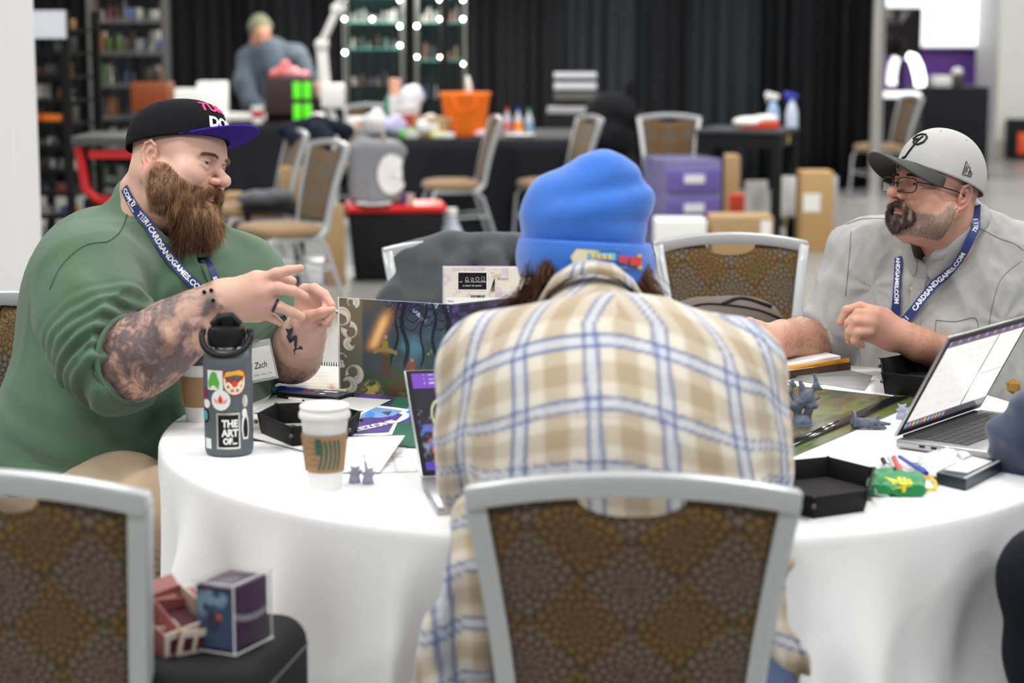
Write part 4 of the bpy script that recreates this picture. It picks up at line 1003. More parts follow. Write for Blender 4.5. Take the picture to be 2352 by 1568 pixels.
# dark tee at the throat
s = SDF((.75, 4.6, .85), (1.3, 5.2, 1.25), .006)
s.chain([tuple(P(2150, 545, 4.87)), tuple(P(2125, 650, 4.92))], [.064, .08], .03); s.ell(P(2115, 600, 4.86), (.055, .05, .05), .03); s.cone(P(2158, 470, 4.84), P(2135, 575, 4.80), .07, .036, .008, op=-1)
v_, f_ = s.mesh(); link_mesh('undershirt', np_mesh('undershirt', v_, f_), mat('charcoal_knit', (.035, .033, .038), .9), man2, False)
def cloth_poly(pts3, thick, name, m_, parent, sub=2):
    """small stiff cloth piece through world points (a quad strip of rows)"""
    rows = [[Vector(p) for p in r] for r in pts3]; n = len(rows[0]); f = MB(); vs = [p for r in rows for p in r]; fs = []
    for i in range(len(rows)-1):
        for k in range(n-1): fs.append((i*n+k, i*n+k+1, (i+1)*n+k+1, (i+1)*n+k))
    f._add(vs, fs); return f.build(name, m_, parent, smooth='all', local=False, thick=thick, subsurf=sub)
def surf(t, a, b, off): p = hit(t, a, b, off)[0]; return p if p else P(a, b, 4.78)
# collar: band round the neck and two leaves with button-down points
hv2 = xf(hc2[0], HM2); tall_ = bvh(*join_np([(V, Fq, V), (hv2, hc2[1], hv2)])[:2])
def leaf(tp, bt):
    rows = []
    for k in (0, .5, 1):
        r_ = []
        for (a, b), (c, d_) in zip(tp, bt): x_, y_ = a+(c-a)*k, b+(d_-b)*k; h_ = hit(tall_, x_, y_, (.004, .012, .006)[int(k*2)])[0]; r_.append((x_, y_, h_ if h_ else P(x_, y_, 4.70)))
        ds = np.array([(q[2]-CAM).length for q in r_])
        for _ in range(30): d2 = ds.copy(); d2[1:-1] = np.minimum(ds[1:-1], (ds[:-2]+ds[2:])/2); ds = d2
        rows.append([CAM+ray(q[0], q[1]).normalized()*float(v) for q, v in zip(r_, ds)])
    cloth_poly(rows, .0035, 'collar_leaf', m_sh2, shirt2)
leaf([(2112, 584), (2138, 590), (2168, 572), (2205, 540), (2234, 502), (2247, 470)], [(2136, 652), (2166, 646), (2194, 618), (2224, 580), (2250, 538), (2264, 500)])
leaf([(2092, 556), (2095, 572), (2100, 590), (2108, 606)], [(2070, 556), (2070, 578), (2078, 610), (2100, 642)])
m_btn = mat('bone_button', (.6, .57, .5), .35)
def button(tree, a, b, parent, r=.0055, off=.004):
    p, n = hit(tree, a, b, off)
    if p is None: return
    f = MB(); f.cyl(p-n*.001, p+n*.0022, r, n=16); o = f.build('button', m_btn, parent, local=False, bevel=.0006)
strap_on('placket', tree2, [(2112, 640), (2100, 720), (2096, 790), (2092, 850)], .030, m_sh2, shirt2, off=.0015, thick=.0025)
for a, b in ((2096, 662), (2098, 745)): button(tree2, a, b, shirt2)
button(tree2, 2170, 628, shirt2, off=.02)
m_st = mat('grey_stitching', (.20, .20, .20), .9)
for pth in ([(1945, 515), (1980, 503), (2030, 502)], [(2245, 520), (2290, 545), (2330, 560), (2350, 575)], [(2150, 735), (2195, 738), (2242, 732), (2244, 790)], [(2150, 735), (2146, 790), (2150, 840)], [(2345, 600), (2300, 640), (2280, 700), (2268, 770)], [(1955, 530), (1950, 600), (1942, 680)]):
    seam(tree2, pth, 'seam', m_st, shirt2, r=.0010, off=.0006, m=60)
# ---- lanyard
lanb, lp, ln = strap_on('lanyard', tall_, [(2250, 486), (2240, 515), (2215, 560), (2185, 605), (2155, 645), (2120, 690), (2092, 725), (2072, 750), (2066, 762)], .0215, m_lan, man2, m=60, off=.017)
text_path('TIER 1', .0145, lp[::-1], ln[::-1], .30, m_letw, lanb, bold=.0005)
text_path('CARDSANDGAMES.COM', .0165, lp[::-1], ln[::-1], .062, m_letw, lanb, bold=.0007)
text_path('TIER1', .0155, lp[::-1], ln[::-1], .004, m_letw, lanb, bold=.0006)
lanc, lp, ln = strap_on('lanyard_strap', tree2, [(2066, 590), (2064, 640), (2060, 690), (2056, 730), (2055, 752)], .0205, m_lan, lanb, m=40, off=.005)
text_path('ANDGAMES.COM', .0150, lp, ln, .002, m_letw, lanc, bold=.0006)
# ---- cap, glasses, earring
CM2 = HM2u @ Matrix.Translation((0, 0, .018)) @ Matrix.Rotation(R(13), 4, 'X')
m_cg = mat('light_grey_twill', (.44, .44, .435), .85, bump=.2, bscale=500); m_cd = mat('charcoal_brim', (.045, .048, .046), .75, bump=.2, bscale=500)
cap2, cfn2 = crown(CM2, .0885, .112, .014, .132, -.002, m_cg, man2, sq=2.15, front=.004, name='baseball_cap')
vis2, vfn2 = visor(CM2, .0885, .114, -.002, .020, .088, .012, .046, m_cd, cap2, half=1.12)
f = MB(); f.lathe([(0, .006), (.007, .005), (.009, .001), (.008, -.004)], n=16); f.v = [tuple(CM2 @ (Vector(v)+Vector((0, -.002, .125)))) for v in f.v]; f.build('top_button', m_cd, cap2, smooth='all', local=False)
for a in (.25, .42, .58, .75, .1, .9):
    q = np.array(cfn2(np.array([a+.08/6]), np.array([.60]))).T[0]; f = MB(); f.ball(q, .0025, 8, 6); f.build('eyelet', m_st, cap2, smooth='all', local=False)
wl_ = on_crown(cfn2, -.022, .26, 1/.62, 7.0); wl = lambda v: wl_(v*.95)
pp_ = [wl(Vector(p)) for p in ((-.016, -.030), (-.006, -.020), (.000, -.002), (.004, .014), (.010, .024))]
m_bt = mat('black_thread', (.015, .015, .018), .6)
f = MB(); f.tube([wl(Vector(p)) for p in ((-.022, -.030), (-.012, -.028), (-.004, -.012), (.002, .008), (.006, .020))], .0024, 8)
f.build('letter_p', m_bt, cap2, smooth='all', local=False)
f = MB(); f.tube([wl(Vector(p)) for p in ((-.020, .010), (-.018, .020), (-.006, .026), (.010, .026), (.021, .018), (.020, .006), (.010, -.001), (-.002, -.001), (-.010, .003), (-.008, .010), (.0, .012))], .0024, 8)
f.build('letter_p', m_bt, cap2, smooth='all', local=False)
# small flag-shaped embroidery on the left side of the cap
wl2 = on_crown(cfn2, -.245 % 1, .14, 1/.62, 8.0)
def emb(pts, r=.0009):
    f = MB(); f.tube([wl2(Vector(p)) for p in pts], r, 6); return f.build('side_emblem', m_bt, cap2, smooth='all', local=False)
_sgn = 1
emb([(-.010, -.010), (-.008, .011), (.000, .004), (.004, .004), (.003, .000), (.010, -.003), (.010, -.008), (-.010, -.010)])
emb([(-.007, -.007), (-.006, .004), (-.003, -.006), (-.002, .003)]); emb([(.002, -.006), (.003, -.001), (.007, -.003)]); emb([(.002, -.006), (.008, -.006)])
# glasses
gl = thing('glasses', None, None); del_ = gl
bpy.data.objects.remove(gl)
m_gf = mat('black_glasses_frame', (.01, .01, .014), .25); m_gl = mat('spectacle_lens', (1, 1, 1), .02, trans=1, ior=1.08, alpha=.35)
fr = MB(); lens = []
for q in (-1, 1):
    pts = []
    for i in range(33):
        a = 2*math.pi*i/32; c_, s_ = math.cos(a), math.sin(a); xx = q*.033+.0265*math.copysign(abs(c_)**.55, c_); zz = .004+.0195*math.copysign(abs(s_)**.6, s_); pts.append(HM2 @ Vector((xx, .121-.5*(abs(xx)-.01)**2*10+.0, zz+.004)))
    fr.tube(pts, .0014, 6, cap=False); lens.append(pts)
fr.tube([HM2 @ Vector((-.009, .119, .012)), HM2 @ Vector((0, .121, .015)), HM2 @ Vector((.009, .119, .012))], .0014, 6)
for q in (-1, 1): fr.tube([HM2 @ Vector(v) for v in ((q*.059, .108, .018), (q*.068, .104, .018), (q*.079, .06, .017), (q*.083, .01, .012), (q*.084, -.012, .004))], .0018, 6)
gfo = fr.build('glasses', m_gf, man2, smooth='all', local=False)
for pts in lens:
    f = MB(); f._add(pts[:-1], [tuple(range(32))]); f.build('lens', m_gl, gfo, local=False)
er = HM2 @ Vector((-.084, .006, -.030)); 
er2 = [HM2 @ (Vector((-.086, .008, -.034))+Vector((0, .0045*math.cos(a), .0065*math.sin(a)))) for a in np.linspace(0, 6.28, 17)]
f = MB(); f.tube(er2, .0010, 6, cap=False); f.build('earring', m_sil, man2, smooth='all', local=False)
# trousers and shoes under the table
s = SDF((.55, 4.0, .0), (1.6, 5.4, .75), .014)
s.ell((1.05, 5.05, .56), (.22, .2, .13), .05)
for q in (-1, 1): s.chain([(1.05+q*.12, 4.98, .54), (.98+q*.15, 4.52, .53), (.98+q*.15, 4.50, .30), (.98+q*.15, 4.55, .10)], [.10, .08, .062, .05], .03)
v_, f_ = s.mesh(); link_mesh('trousers', np_mesh('trousers', v_, f_), mat('dark_denim', (.03, .04, .07), .85), man2, False)
def shoes(parent, pairs, m_=None):
    for x, y, a in pairs:
        dx, dy = math.cos(R(a)), math.sin(R(a)); s2 = SDF((x-.32, y-.32, -.01), (x+.32, y+.32, .2), .009)
        s2.chain([(x, y, .11), (x+dx*.03, y+dy*.03, .055), (x+dx*.10, y+dy*.10, .042), (x+dx*.18, y+dy*.18, .034)], [.052, .05, .044, .036], .02); s2.cut((0, 0, .002), (0, 0, -1))
        v_, f_ = s2.mesh(); link_mesh('shoe', np_mesh('shoe', v_, f_), m_ or mat('dark_shoe', (.03, .028, .026), .6), parent, False)
shoes(man2, [(.83, 4.55, -95), (1.13, 4.55, -85)])
chair(1.10, 5.12, -105, 'brown chair that the man in the grey shirt sits on')
# ================================================================== person in the plaid shirt, back to the camera
man3 = thing('person', 'person seen from behind in a cream and blue plaid flannel shirt and bright blue beanie', 'person', (P(1420, 1200, 3.0).x, 3.0, 0))
HM3 = head_matrix(1350, 578, 3.42, .10, .99, pitch=-16, roll=4, scale=.93)
V, Fq, C = sculpt_head(h=.003); head3 = (xf(V, HM3), Fq, C)
s = SDF((-.12, 2.75, .42), (.62, 3.6, 1.12), .014)
s.ell(P(1405, 900, 3.15), (.17, .11, .2), .05); s.ell(P(1420, 1180, 3.05), (.17, .12, .16), .08); s.cone(P(1360, 640, 3.33), P(1390, 760, 3.2), .055, .09, .05)
Vb, Fb = s.mesh(); b3 = (Vb, Fb, skin_cols(Vb))
def simple_hand(wrist, tip, side, r=1.0, bend=.25):
    """relaxed five-fingered hand from wrist towards tip; side = direction of the thumb"""
    w_, t_ = Vector(wrist), Vector(tip); d = (t_-w_).normalized(); sd = Vector(side); sd = (sd-d*sd.dot(d)).normalized(); dn = d.cross(sd).normalized()
    if dn.z > 0: dn = -dn
    s = SDF([min(w_[i], t_[i])-.16 for i in range(3)], [max(w_[i], t_[i])+.16 for i in range(3)], .003)
    for o_ in (-.026, -.009, .009, .026): s.cone(w_+sd*o_*.6, w_+d*.085+sd*o_, .024, .015, .014)
    for o_, L_ in ((-.030, .055), (-.011, .072), (.010, .078), (.030, .070)):
        a = w_+d*.085+sd*o_; b_ = a+d*L_*.45+dn*L_*bend*.3; c_ = b_+d*L_*.3+dn*L_*bend; e_ = c_+d*L_*.18+dn*L_*bend*1.2; s.chain([a, b_, c_, e_], [.0105, .0095, .0088, .0078], .004, k0=.01)
    a = w_+d*.025+sd*.028; s.chain([a, a+d*.03+sd*.022, a+d*.058+sd*.028+dn*.012], [.0135, .0115, .009], .005, k0=.012)
    v_, f_ = s.mesh(); return v_, f_, skin_cols(v_)
# forearms on the table in front of the torso
elL, elR = P(1118, 1120, 3.26), P(1708, 1100, 3.26)
hL, hR = Vector((.08, 3.62, TZ+.045)), Vector((.36, 3.60, TZ+.045))
arms = []
for e_, h_, sdx in ((elL, hL, 1), (elR, hR, -1)):
    s = SDF([min(e_[i], h_[i])-.1 for i in range(3)], [max(e_[i], h_[i])+.1 for i in range(3)], .006); s.chain([e_, e_.lerp(h_, .5), h_], [.045, .040, .028], .02); v_, f_ = s.mesh(); arms.append((v_, f_, skin_cols(v_)))
    arms.append(simple_hand(h_, h_+(h_-e_).normalized()*.1, (sdx, 0, 0)))
link_mesh('body', np_mesh('body', *(lambda t: (t[0], t[1], True, t[2]))(join_np([head3, b3]+arms))), m_skin, man3, False)
# ---- shirt
s = SDF((-.24, 2.62, .34), (.70, 3.75, 1.26), .0056)
s.ell(P(1405, 960, 3.15), (.232, .140, .200), .05)
s.ell(P(1418, 1010, 3.10), (.232, .150, .20), .06); s.ell(P(1425, 1160, 3.04), (.212, .150, .20), .08)
s.cone(P(1375, 782, 3.26), P(1135, 842, 3.20), .068, .088, .04); s.cone(P(1375, 782, 3.26), P(1672, 856, 3.20), .068, .094, .04)
s.ell(P(1395, 830, 3.18), (.19, .10, .09), .05)
s.chain([tuple(P(1352, 690, 3.36)), tuple(P(1368, 770, 3.27))], [.070, .085], .035)
limb(s, [(1130, 880, 3.21, .078), (1103, 1000, 3.19, .070), (1105, 1100, 3.20, .064), (1125, 1140, 3.28, .060)], .03, k0=.06)
s.chain([P(1118, 1125, 3.22), hL.lerp(elL, .35)+Vector((0, 0, .01)), hL.lerp(elL, .12)+Vector((0, 0, .01))], [.060, .052, .044], .03)
limb(s, [(1672, 890, 3.21, .082), (1708, 1000, 3.19, .074), (1716, 1080, 3.19, .070), (1705, 1130, 3.28, .064)], .03, k0=.06)
s.chain([P(1710, 1115, 3.22), hR.lerp(elR, .35)+Vector((0, 0, .01)), hR.lerp(elR, .12)+Vector((0, 0, .01))], [.064, .052, .044], .03)
# loose tails hanging beside the chair back
s.chain([tuple(P(1090, 1190, 2.99)), tuple(P(1085, 1320, 2.97)), tuple(P(1060, 1460, 2.97)), tuple(P(1030, 1600, 2.98)), tuple(P(1000, 1700, 3.0))], [.040, .036, .046, .062, .06], .03, k0=.05, flat=((0, 1, 0), .45))
s.chain([tuple(P(1745, 1200, 2.99)), tuple(P(1770, 1400, 2.98)), tuple(P(1790, 1500, 2.97)), tuple(P(1800, 1640, 2.98))], [.045, .026, .034, .036], .03, k0=.05, flat=((0, 1, 0), .45))
s.chain([tuple(P(1780, 1440, 2.97)), tuple(P(1830, 1515, 2.96)), tuple(P(1852, 1545, 2.96))], [.024, .020, .010], .01, flat=((0, 1, 0), .5))
s.cone(P(1350, 560, 3.40), P(1352, 668, 3.37), .062, .056, .01, op=-1)
V, Fq = s.mesh(); N = vnormals(V, Fq); V0 = V.copy()
cx3 = P(1410, 900, 3.1).x
d = .009*(ridge(V @ np.array([[.8, 0, -.6], [0, 1, 0], [.6, 0, .8]], np.float32).T, (7, 7, 3.2), 6)-.62)
d += .014*np.exp(-((V[:, 2]-(.792-.25*(V[:, 0]-cx3-.13)))/.016)**2)*sm(V[:, 0]-cx3, .02, .12)-.010*np.exp(-((V[:, 2]-(.81-.25*(V[:, 0]-cx3-.13)))/.012)**2)*sm(V[:, 0]-cx3, .02, .12)
tl = sm(V[:, 2], .76, .66); an = V[:, 0]*85+V[:, 2]*14; d += tl*.010*np.sin(an+5*fb(V, 7, 3))
V = V+N*d[:, None].astype(np.float32)
# plaid woven from two sets of stripes running with the cloth
def plaid(U, W_, P_=.120, P2=.088):
    base = np.tile(np.array((.61, .57, .485), np.float32), (len(U), 1))
    def st(t, per, ph):
        f_ = (t/per+ph) % 1.0
        tan = sm(np.abs(f_-.30), .20, .13)*.9; lb = sm(np.abs(f_-.80), .085, .065); nv = np.maximum(sm(np.abs(f_-.71), .040, .018), sm(np.abs(f_-.89), .040, .018)); cr = sm(np.abs(f_-.52), .05, .03)
        return tan, lb, nv, cr
    t1, l1, n1, c1 = st(U, P_, .12); t2, l2, n2, c2 = st(W_, P2, .30)
    C = mixc(base, (.33, .24, .13), .62*t1); C = mixc(C, (.31, .22, .12), .58*t2*(1+.4*t1)/1.2)
    C = mixc(C, (.48, .53, .64), .62*l1); C = mixc(C, (.48, .53, .64), .62*l2)
    C = mixc(C, (.06, .10, .26), .74*n1); C = mixc(C, (.06, .10, .26), .74*n2); C = mixc(C, (.06, .10, .30), .5*n1*n2)
    return C
ux = V0[:, 0]-cx3; zz = V0[:, 2]
bend = .42*np.abs(ux)**1.6*2.0*sm(zz, .75, .98); U = ux*(1+.10*sm(zz, .8, 1.05))+(V0[:, 1]-3.05).clip(0, 1)*np.sign(ux)*.55+.05*(zz-.95); W_ = zz+bend+.012*np.sin(ux*9)
out = sm(np.abs(ux), .215, .255); U = U+out*0; W_ = W_+out*(np.abs(ux)-.23)*.4
C = plaid(U, W_)
yoke = np.exp(-((V0[:, 2]-(.995-.5*ux**2))/.004)**2)*sm(np.abs(ux), .27, .24)*(V0[:, 1] < 3.3); C = mixc(C, (.30, .25, .18), .35*yoke)
m_pl = mat('plaid_flannel', (.6, .55, .45), .92, attr=True, bump=.3, bscale=500, sheen=.35)
shirt3 = link_mesh('flannel_shirt', np_mesh('flannel_shirt', V, Fq, True, C.astype(np.float32)), m_pl, man3, False)
# turned-down collar
co = [P(a, b, Y) for a, b, Y in ((1232, 705, 3.33), (1255, 672, 3.285), (1300, 640, 3.262), (1360, 626, 3.25), (1420, 640, 3.262), (1462, 668, 3.285), (1484, 700, 3.33))]
ci = [P(a, b, Y) for a, b, Y in ((1262, 660, 3.40), (1280, 630, 3.325), (1318, 607, 3.292), (1362, 600, 3.283), (1408, 608, 3.292), (1440, 634, 3.325), (1458, 665, 3.40))]
def colfn3(u, v): return plaid(u*.33-.05, v*.06+.03)
def fn3(u, v):
    A_ = np.array([tuple(p) for p in ci]); B_ = np.array([tuple(p) for p in co]); t = u*6; i = np.minimum(t.astype(int), 5); f_ = t-i
    a = A_[i]*(1-f_)[:, None]+A_[i+1]*f_[:, None]; b = B_[i]*(1-f_)[:, None]+B_[i+1]*f_[:, None]; p = a*(1-v)[:, None]+b*v[:, None]; p[:, 1] -= .012*np.sin(v*math.pi); p[:, 2] += .006*np.sin(v*math.pi); return p.T
grid_mesh('collar', fn3, 90, 24, m_pl, shirt3, colfn=colfn3, local=False, thick=.006)
# ---- beanie with a tall soft top and folded cuff
m_bn = mat('blue_knit', (.030, .155, .60), .88, bump=.4, bscale=260, sheen=.35, var=.06, vscale=12)
s = SDF((-.06, 3.16, 1.06), (.46, 3.72, 1.46), .0045)
hb = P(1348, 560, 3.42)
s.chain([tuple(P(1348, 600, 3.43)), tuple(P(1342, 550, 3.43))], [.104, .103], .04)
s.ell(P(1340, 500, 3.43), (.103, .108, .075), .03)
s.ell(P(1362, 440, 3.42), (.074, .078, .045), .045); s.ell(P(1385, 392, 3.41), (.040, .045, .036), .045)
s.ell(P(1258, 462, 3.42), (.036, .05, .038), .03); s.ell(P(1440, 455, 3.42), (.040, .05, .050), .035)
s.cut(P(1350, 618, 3.43), (-.02, -.12, -1))
V, Fq = s.mesh(); N = vnormals(V, Fq)
a0 = V[:, 0]-P(1338, 450, 3.42).x; f1 = V[:, 2]-(P(0, 440, 3.34).z+.15*a0+.8*a0**2*0); f2 = V[:, 2]-(P(0, 500, 3.34).z-.12*a0)
d = -.007*np.exp(-(f1/.016)**2)*sm(a0, -.09, .02)+.003*np.exp(-((f1+.03)/.018)**2)-.003*np.exp(-(f2/.012)**2)*sm(a0, -.02, .08)+.005*(fb(V, 14, 3)-.5)
V = V+N*d[:, None].astype(np.float32)
bean = link_mesh('beanie', np_mesh('beanie', V, Fq), m_bn, man3, False); treeb = bvh(V, Fq)
def cuff(u, v):
    a = u*2*math.pi; q = np.sin(v*math.pi*1.0); rr = .107+.006*q+.002*np.sin(a*5)
    c0 = np.array(P(1348, 642, 3.43)); c1 = np.array(P(1344, 553, 3.43)); rx = rr*(1.055-.02*v); ry = rr*1.10
    return (c0[0]*(1-v)+c1[0]*v+rx*np.cos(a), 3.43+ry*np.sin(a), c0[2]*(1-v)+c1[2]*v+(-.010*np.sin(a))*(1)+.012*np.cos(a)*-.5)
cf = grid_mesh('cuff', cuff, 96, 14, m_bn, bean, wrap=True, local=False, thick=.007)
dg = bpy.context.evaluated_depsgraph_get()
um, vm = np.meshgrid(np.linspace(0, 1, 96, endpoint=False), np.linspace(0, 1, 14), indexing='ij'); X = np.stack(cuff(um.ravel(), vm.ravel()), 1)
ii, jj = np.meshgrid(np.arange(96), np.arange(13), indexing='ij'); ii = ii.ravel(); jj = jj.ravel(); FF = np.stack([ii*14+jj, ((ii+1) % 96)*14+jj, ((ii+1) % 96)*14+jj+1, ii*14+jj+1], 1)
tcf = bvh(X, FF)
def patch(pix, m_, name, off=.006, parent=cf):
    pts = [hit(tcf, a, b, off)[0] for a, b in pix]; f = MB(); f._add(pts, [tuple(range(len(pts)))]); return f.build(name, m_, parent, local=False, thick=.002)
m_y = mat('yellow_thread', (.85, .62, .10), .7); m_cr = mat('cream_thread', (.8, .76, .55), .7); m_lb = mat('sky_thread', (.15, .5, .85), .7); m_rd = mat('red_thread', (.6, .06, .04), .7)
pt = patch([(1312, 590), (1325, 573), (1365, 576), (1410, 577), (1466, 586), (1467, 617), (1440, 615), (1400, 612), (1360, 604), (1318, 606)], m_y, 'embroidered_patch')
patch([(1314, 592), (1326, 576), (1348, 580), (1350, 601), (1320, 603)], m_cr, 'patch_detail', .0085, pt); patch([(1350, 581), (1410, 582), (1410, 598), (1352, 595)], m_lb, 'patch_detail', .0085, pt)
patch([(1416, 588), (1436, 590), (1434, 604), (1418, 602)], m_rd, 'patch_detail', .0085, pt); patch([(1440, 590), (1464, 592), (1463, 610), (1440, 608)], m_rd, 'patch_detail', .0085, pt)
for i_, (a, b) in enumerate(((1358, 588), (1370, 589), (1382, 590), (1394, 591))): patch([(a, b-5), (a+7, b-5), (a+7, b+5), (a, b+5)], m_y, 'patch_detail', .0095, pt)
# ---- long brown hair
def lock(pts, rad, name='hair', n=260, seed=1, L_=None):
    rs = np.random.RandomState(seed); c, LL = resample([tuple(p) for p in pts], 9); f = MB(); V = []
    c = np.array(c); base = rs.randn(n, 3)*rad*.45; Fs = []; vs = []
    for k in range(n):
        w = c+base[k]*np.linspace(.8, 1.15, 9)[:, None]+np.sin(np.linspace(0, 5+rs.rand()*3, 9)[:, None]*1.0+rs.rand(3)*6)*rad*.16
        vs.append(w)
    return vs
allv = []
allv += lock([P(1250, 600, 3.38), P(1232, 640, 3.36), P(1222, 680, 3.35), P(1190, 705, 3.36), P(1150, 715, 3.42)], .026, seed=1)
allv += lock([P(1470, 600, 3.38), P(1476, 640, 3.36), P(1490, 668, 3.36), P(1506, 690, 3.38)], .018, seed=2)
allv += lock([P(1262, 600, 3.34), P(1256, 620, 3.32), P(1250, 636, 3.32)], .014, seed=3)
allv += lock([P(1290, 560, 3.42), P(1285, 620, 3.40), P(1290, 690, 3.38)], .04, seed=4); allv += lock([P(1420, 560, 3.42), P(1425, 620, 3.40), P(1420, 690, 3.38)], .04, seed=5)
vs = []; Fs = []; cols = []; rs = np.random.RandomState(2)
for w in allv:
    b0 = len(vs)*1; n_ = len(w); o = sum(1 for _ in ()); 
    s1 = np.array((.0009, 0, 0)); s2 = np.array((-.0004, .0008, 0)); s3 = np.array((-.0004, -.0008, 0)); base_i = len(vs); hc = np.array((.10, .045, .018))*(.5+1.1*rs.rand())
    for p in w: vs += [p+s1, p+s2, p+s3]; cols += [hc]*3
    for i in range(n_-1):
        for k in range(3): k2 = (k+1) % 3; Fs.append((base_i+i*3+k, base_i+i*3+k2, base_i+(i+1)*3+k2, base_i+(i+1)*3+k))
hr = link_mesh('hair', np_mesh('hair', np.array(vs), np.array(Fs), True, np.array(cols, np.float32)), m_beard, man3, False); tag(hr, kind='stuff')
# ---- trousers and shoes below
s = SDF((-.15, 2.6, .0), (.65, 3.75, .72), .013)
s.ell((.245, 2.98, .54), (.2, .19, .12), .05)
for q in (-1, 1): s.chain([(.245+q*.10, 3.02, .55), (.245+q*.14, 3.46, .55), (.245+q*.14, 3.50, .32), (.245+q*.14, 3.46, .10)], [.10, .08, .062, .05], .03)
v_, f_ = s.mesh(); link_mesh('trousers', np_mesh('trousers', v_, f_), mat('blue_denim', (.05, .08, .16), .85, var=.1, vscale=30), man3, False)
shoes(man3, [(.105, 3.46, 95), (.385, 3.46, 85)])
# ================================================================== person at the right edge, navy hoodie
man4 = thing('person', 'person in a navy hoodie at the right picture edge, only elbow and dark trousers showing', 'person', (1.36, 3.40, 0))
HM4 = head_matrix(2900, 420, 3.55, -.93, .36, pitch=-10, scale=1.0); 
V, Fq, C = sculpt_head(h=.0035); head4 = (xf(V, HM4), Fq, C)
s = SDF((1.1, 3.1, .45), (1.7, 3.9, 1.25), .014); s.ell((1.36, 3.52, .8), (.13, .17, .3), .05); s.cone(P(2890, 520, 3.56), (1.37, 3.52, 1.0), .055, .09, .05); Vb, Fb = s.mesh()
h4 = [simple_hand(Vector((1.16, 3.80, TZ+.05)), Vector((1.07, 3.84, TZ+.05)), (0, -1, 0)), simple_hand(Vector((1.14, 3.44, TZ+.045)), Vector((1.09, 3.52, TZ+.045)), (0, 1, 0))]
link_mesh('body', np_mesh('body', *(lambda t: (t[0], t[1], True, t[2]))(join_np([head4, (Vb, Fb, skin_cols(Vb))]+h4))), m_skin, man4, False)
s = SDF((.78, 3.0, .5), (1.75, 4.1, 1.32), .0075)
s.ell((1.38, 3.54, .82), (.17, .20, .30), .06); s.cone((1.37, 3.56, 1.08), (1.37, 3.36, 1.03), .08, .085, .05); s.cone((1.37, 3.52, 1.08), (1.37, 3.72, 1.03), .08, .085, .05)
s.ell((1.42, 3.55, 1.12), (.10, .10, .07), .05)
s.chain([(1.36, 3.34, 1.02), tuple(P(2560, 850, 3.46)), tuple(P(2402, 985, 3.58)), tuple(P(2366, 1022, 3.62)), tuple(P(2375, 1045, 3.66))], [.09, .078, .070, .070, .064], .03, k0=.06)
s.chain([tuple(P(2368, 1030, 3.62)), tuple(P(2440, 1060, 3.54)), (1.16, 3.44, TZ+.055)], [.066, .052, .042], .03)
s.chain([(1.37, 3.74, 1.02), (1.34, 3.90, .88), (1.24, 3.84, TZ+.07), (1.18, 3.81, TZ+.05)], [.085, .068, .052, .042], .03)
V, Fq = s.mesh(); N = vnormals(V, Fq); V = V+N*(.010*(ridge(V, (10, 10, 22), 4)-.6)+.006*np.sin(V[:, 2]*70+V[:, 0]*40+4*fb(V, 8, 2)))[:, None].astype(np.float32)
link_mesh('hoodie', np_mesh('hoodie', V, Fq), mat('navy_fleece', (.018, .038, .085), .92, sheen=.3, bump=.2, bscale=400), man4, False)
hr4 = SDF((1.2, 3.35, 1.1), (1.75, 3.95, 1.6), .006); c4 = HM4.translation; hr4.ell(tuple(c4+Vector((.02, 0, .05))), (.098, .09, .088), .02); hr4.ell(tuple(HM4 @ Vector((0, .11, .01))), (.05, .08, .07), .01, op=-1)
v_, f_ = hr4.mesh(); link_mesh('hair', np_mesh('hair', v_, f_), mat('dark_brown_hair', (.03, .018, .01), .6, bump=.5, bscale=200), man4, False)
s = SDF((.75, 3.0, .0), (1.7, 4.0, .75), .012); s.ell((1.36, 3.52, .54), (.18, .2, .12), .05)
for q in (-1, 1): s.chain([(1.30, 3.52+q*.11, .55), (.98, 3.50+q*.13, .55), (.96, 3.50+q*.13, .32), (.99, 3.50+q*.13, .10)], [.10, .082, .062, .05], .03)
s.chain([(1.28, 3.36, .56), tuple(P(2420, 1330, 3.2)), tuple(P(2412, 1500, 3.22)), tuple(P(2420, 1780, 3.25))], [.10, .085, .07, .055], .04)
v_, f_ = s.mesh(); link_mesh('trousers', np_mesh('trousers', v_, f_), mat('black_denim', (.008, .010, .016), .85), man4, False)
shoes(man4, [(.99, 3.63, 175), (.99, 3.37, 185)])
chair(1.42, 3.53, 180, 'brown chair beyond the right picture edge under the person in navy')
# ================================================================== things on the table
def on(px, py, z=TZ): return W(px, py, z)
def place(name, label, cat, px, py, rz=0, z=TZ, group=None): p = on(px, py, z); return thing(name, label, cat, (p.x, p.y, z), R(rz), group)
# ---- water bottle
t = place('water_bottle', 'grey steel water bottle covered in stickers with a black straw lid', 'bottle', 527, 1040)
m_bt_ = mat('grey_powder_coat', (.085, .10, .115), .45, bump=.1, bscale=900); m_blp = mat('black_plastic', (.010, .010, .012), .4, spec=.25)
f = MB(); f.lathe([(0, 0), (.040, 0), (.0445, .003), (.0465, .012), (.0468, .17), (.0455, .186), (.040, .199), (.033, .205), (.029, .207), (0, .207)], n=56); f.build('body', m_bt_, t, smooth=True)
f = MB(); f.lathe([(.0305, .205), (.0308, .209), (.0305, .212)], n=40); f.build('steel_rim', mat('steel', (.6, .6, .6), .2, 1), t, smooth=True)
f = MB(); f.lathe([(0, .211), (.035, .211), (.0365, .214), (.037, .235), (.034, .245), (.024, .250), (0, .251)], n=40); f.build('lid', m_blp, t, smooth=True)
f = MB(); f.tube([(-.026, -.002, .249), (-.012, -.004, .262), (.010, -.004, .265), (.026, -.002, .250)], [.009, .011, .011, .008], 14); f.box((.004, -.010, .259), (.022, .014, .016)); f.build('straw_spout', m_blp, t, smooth=True)
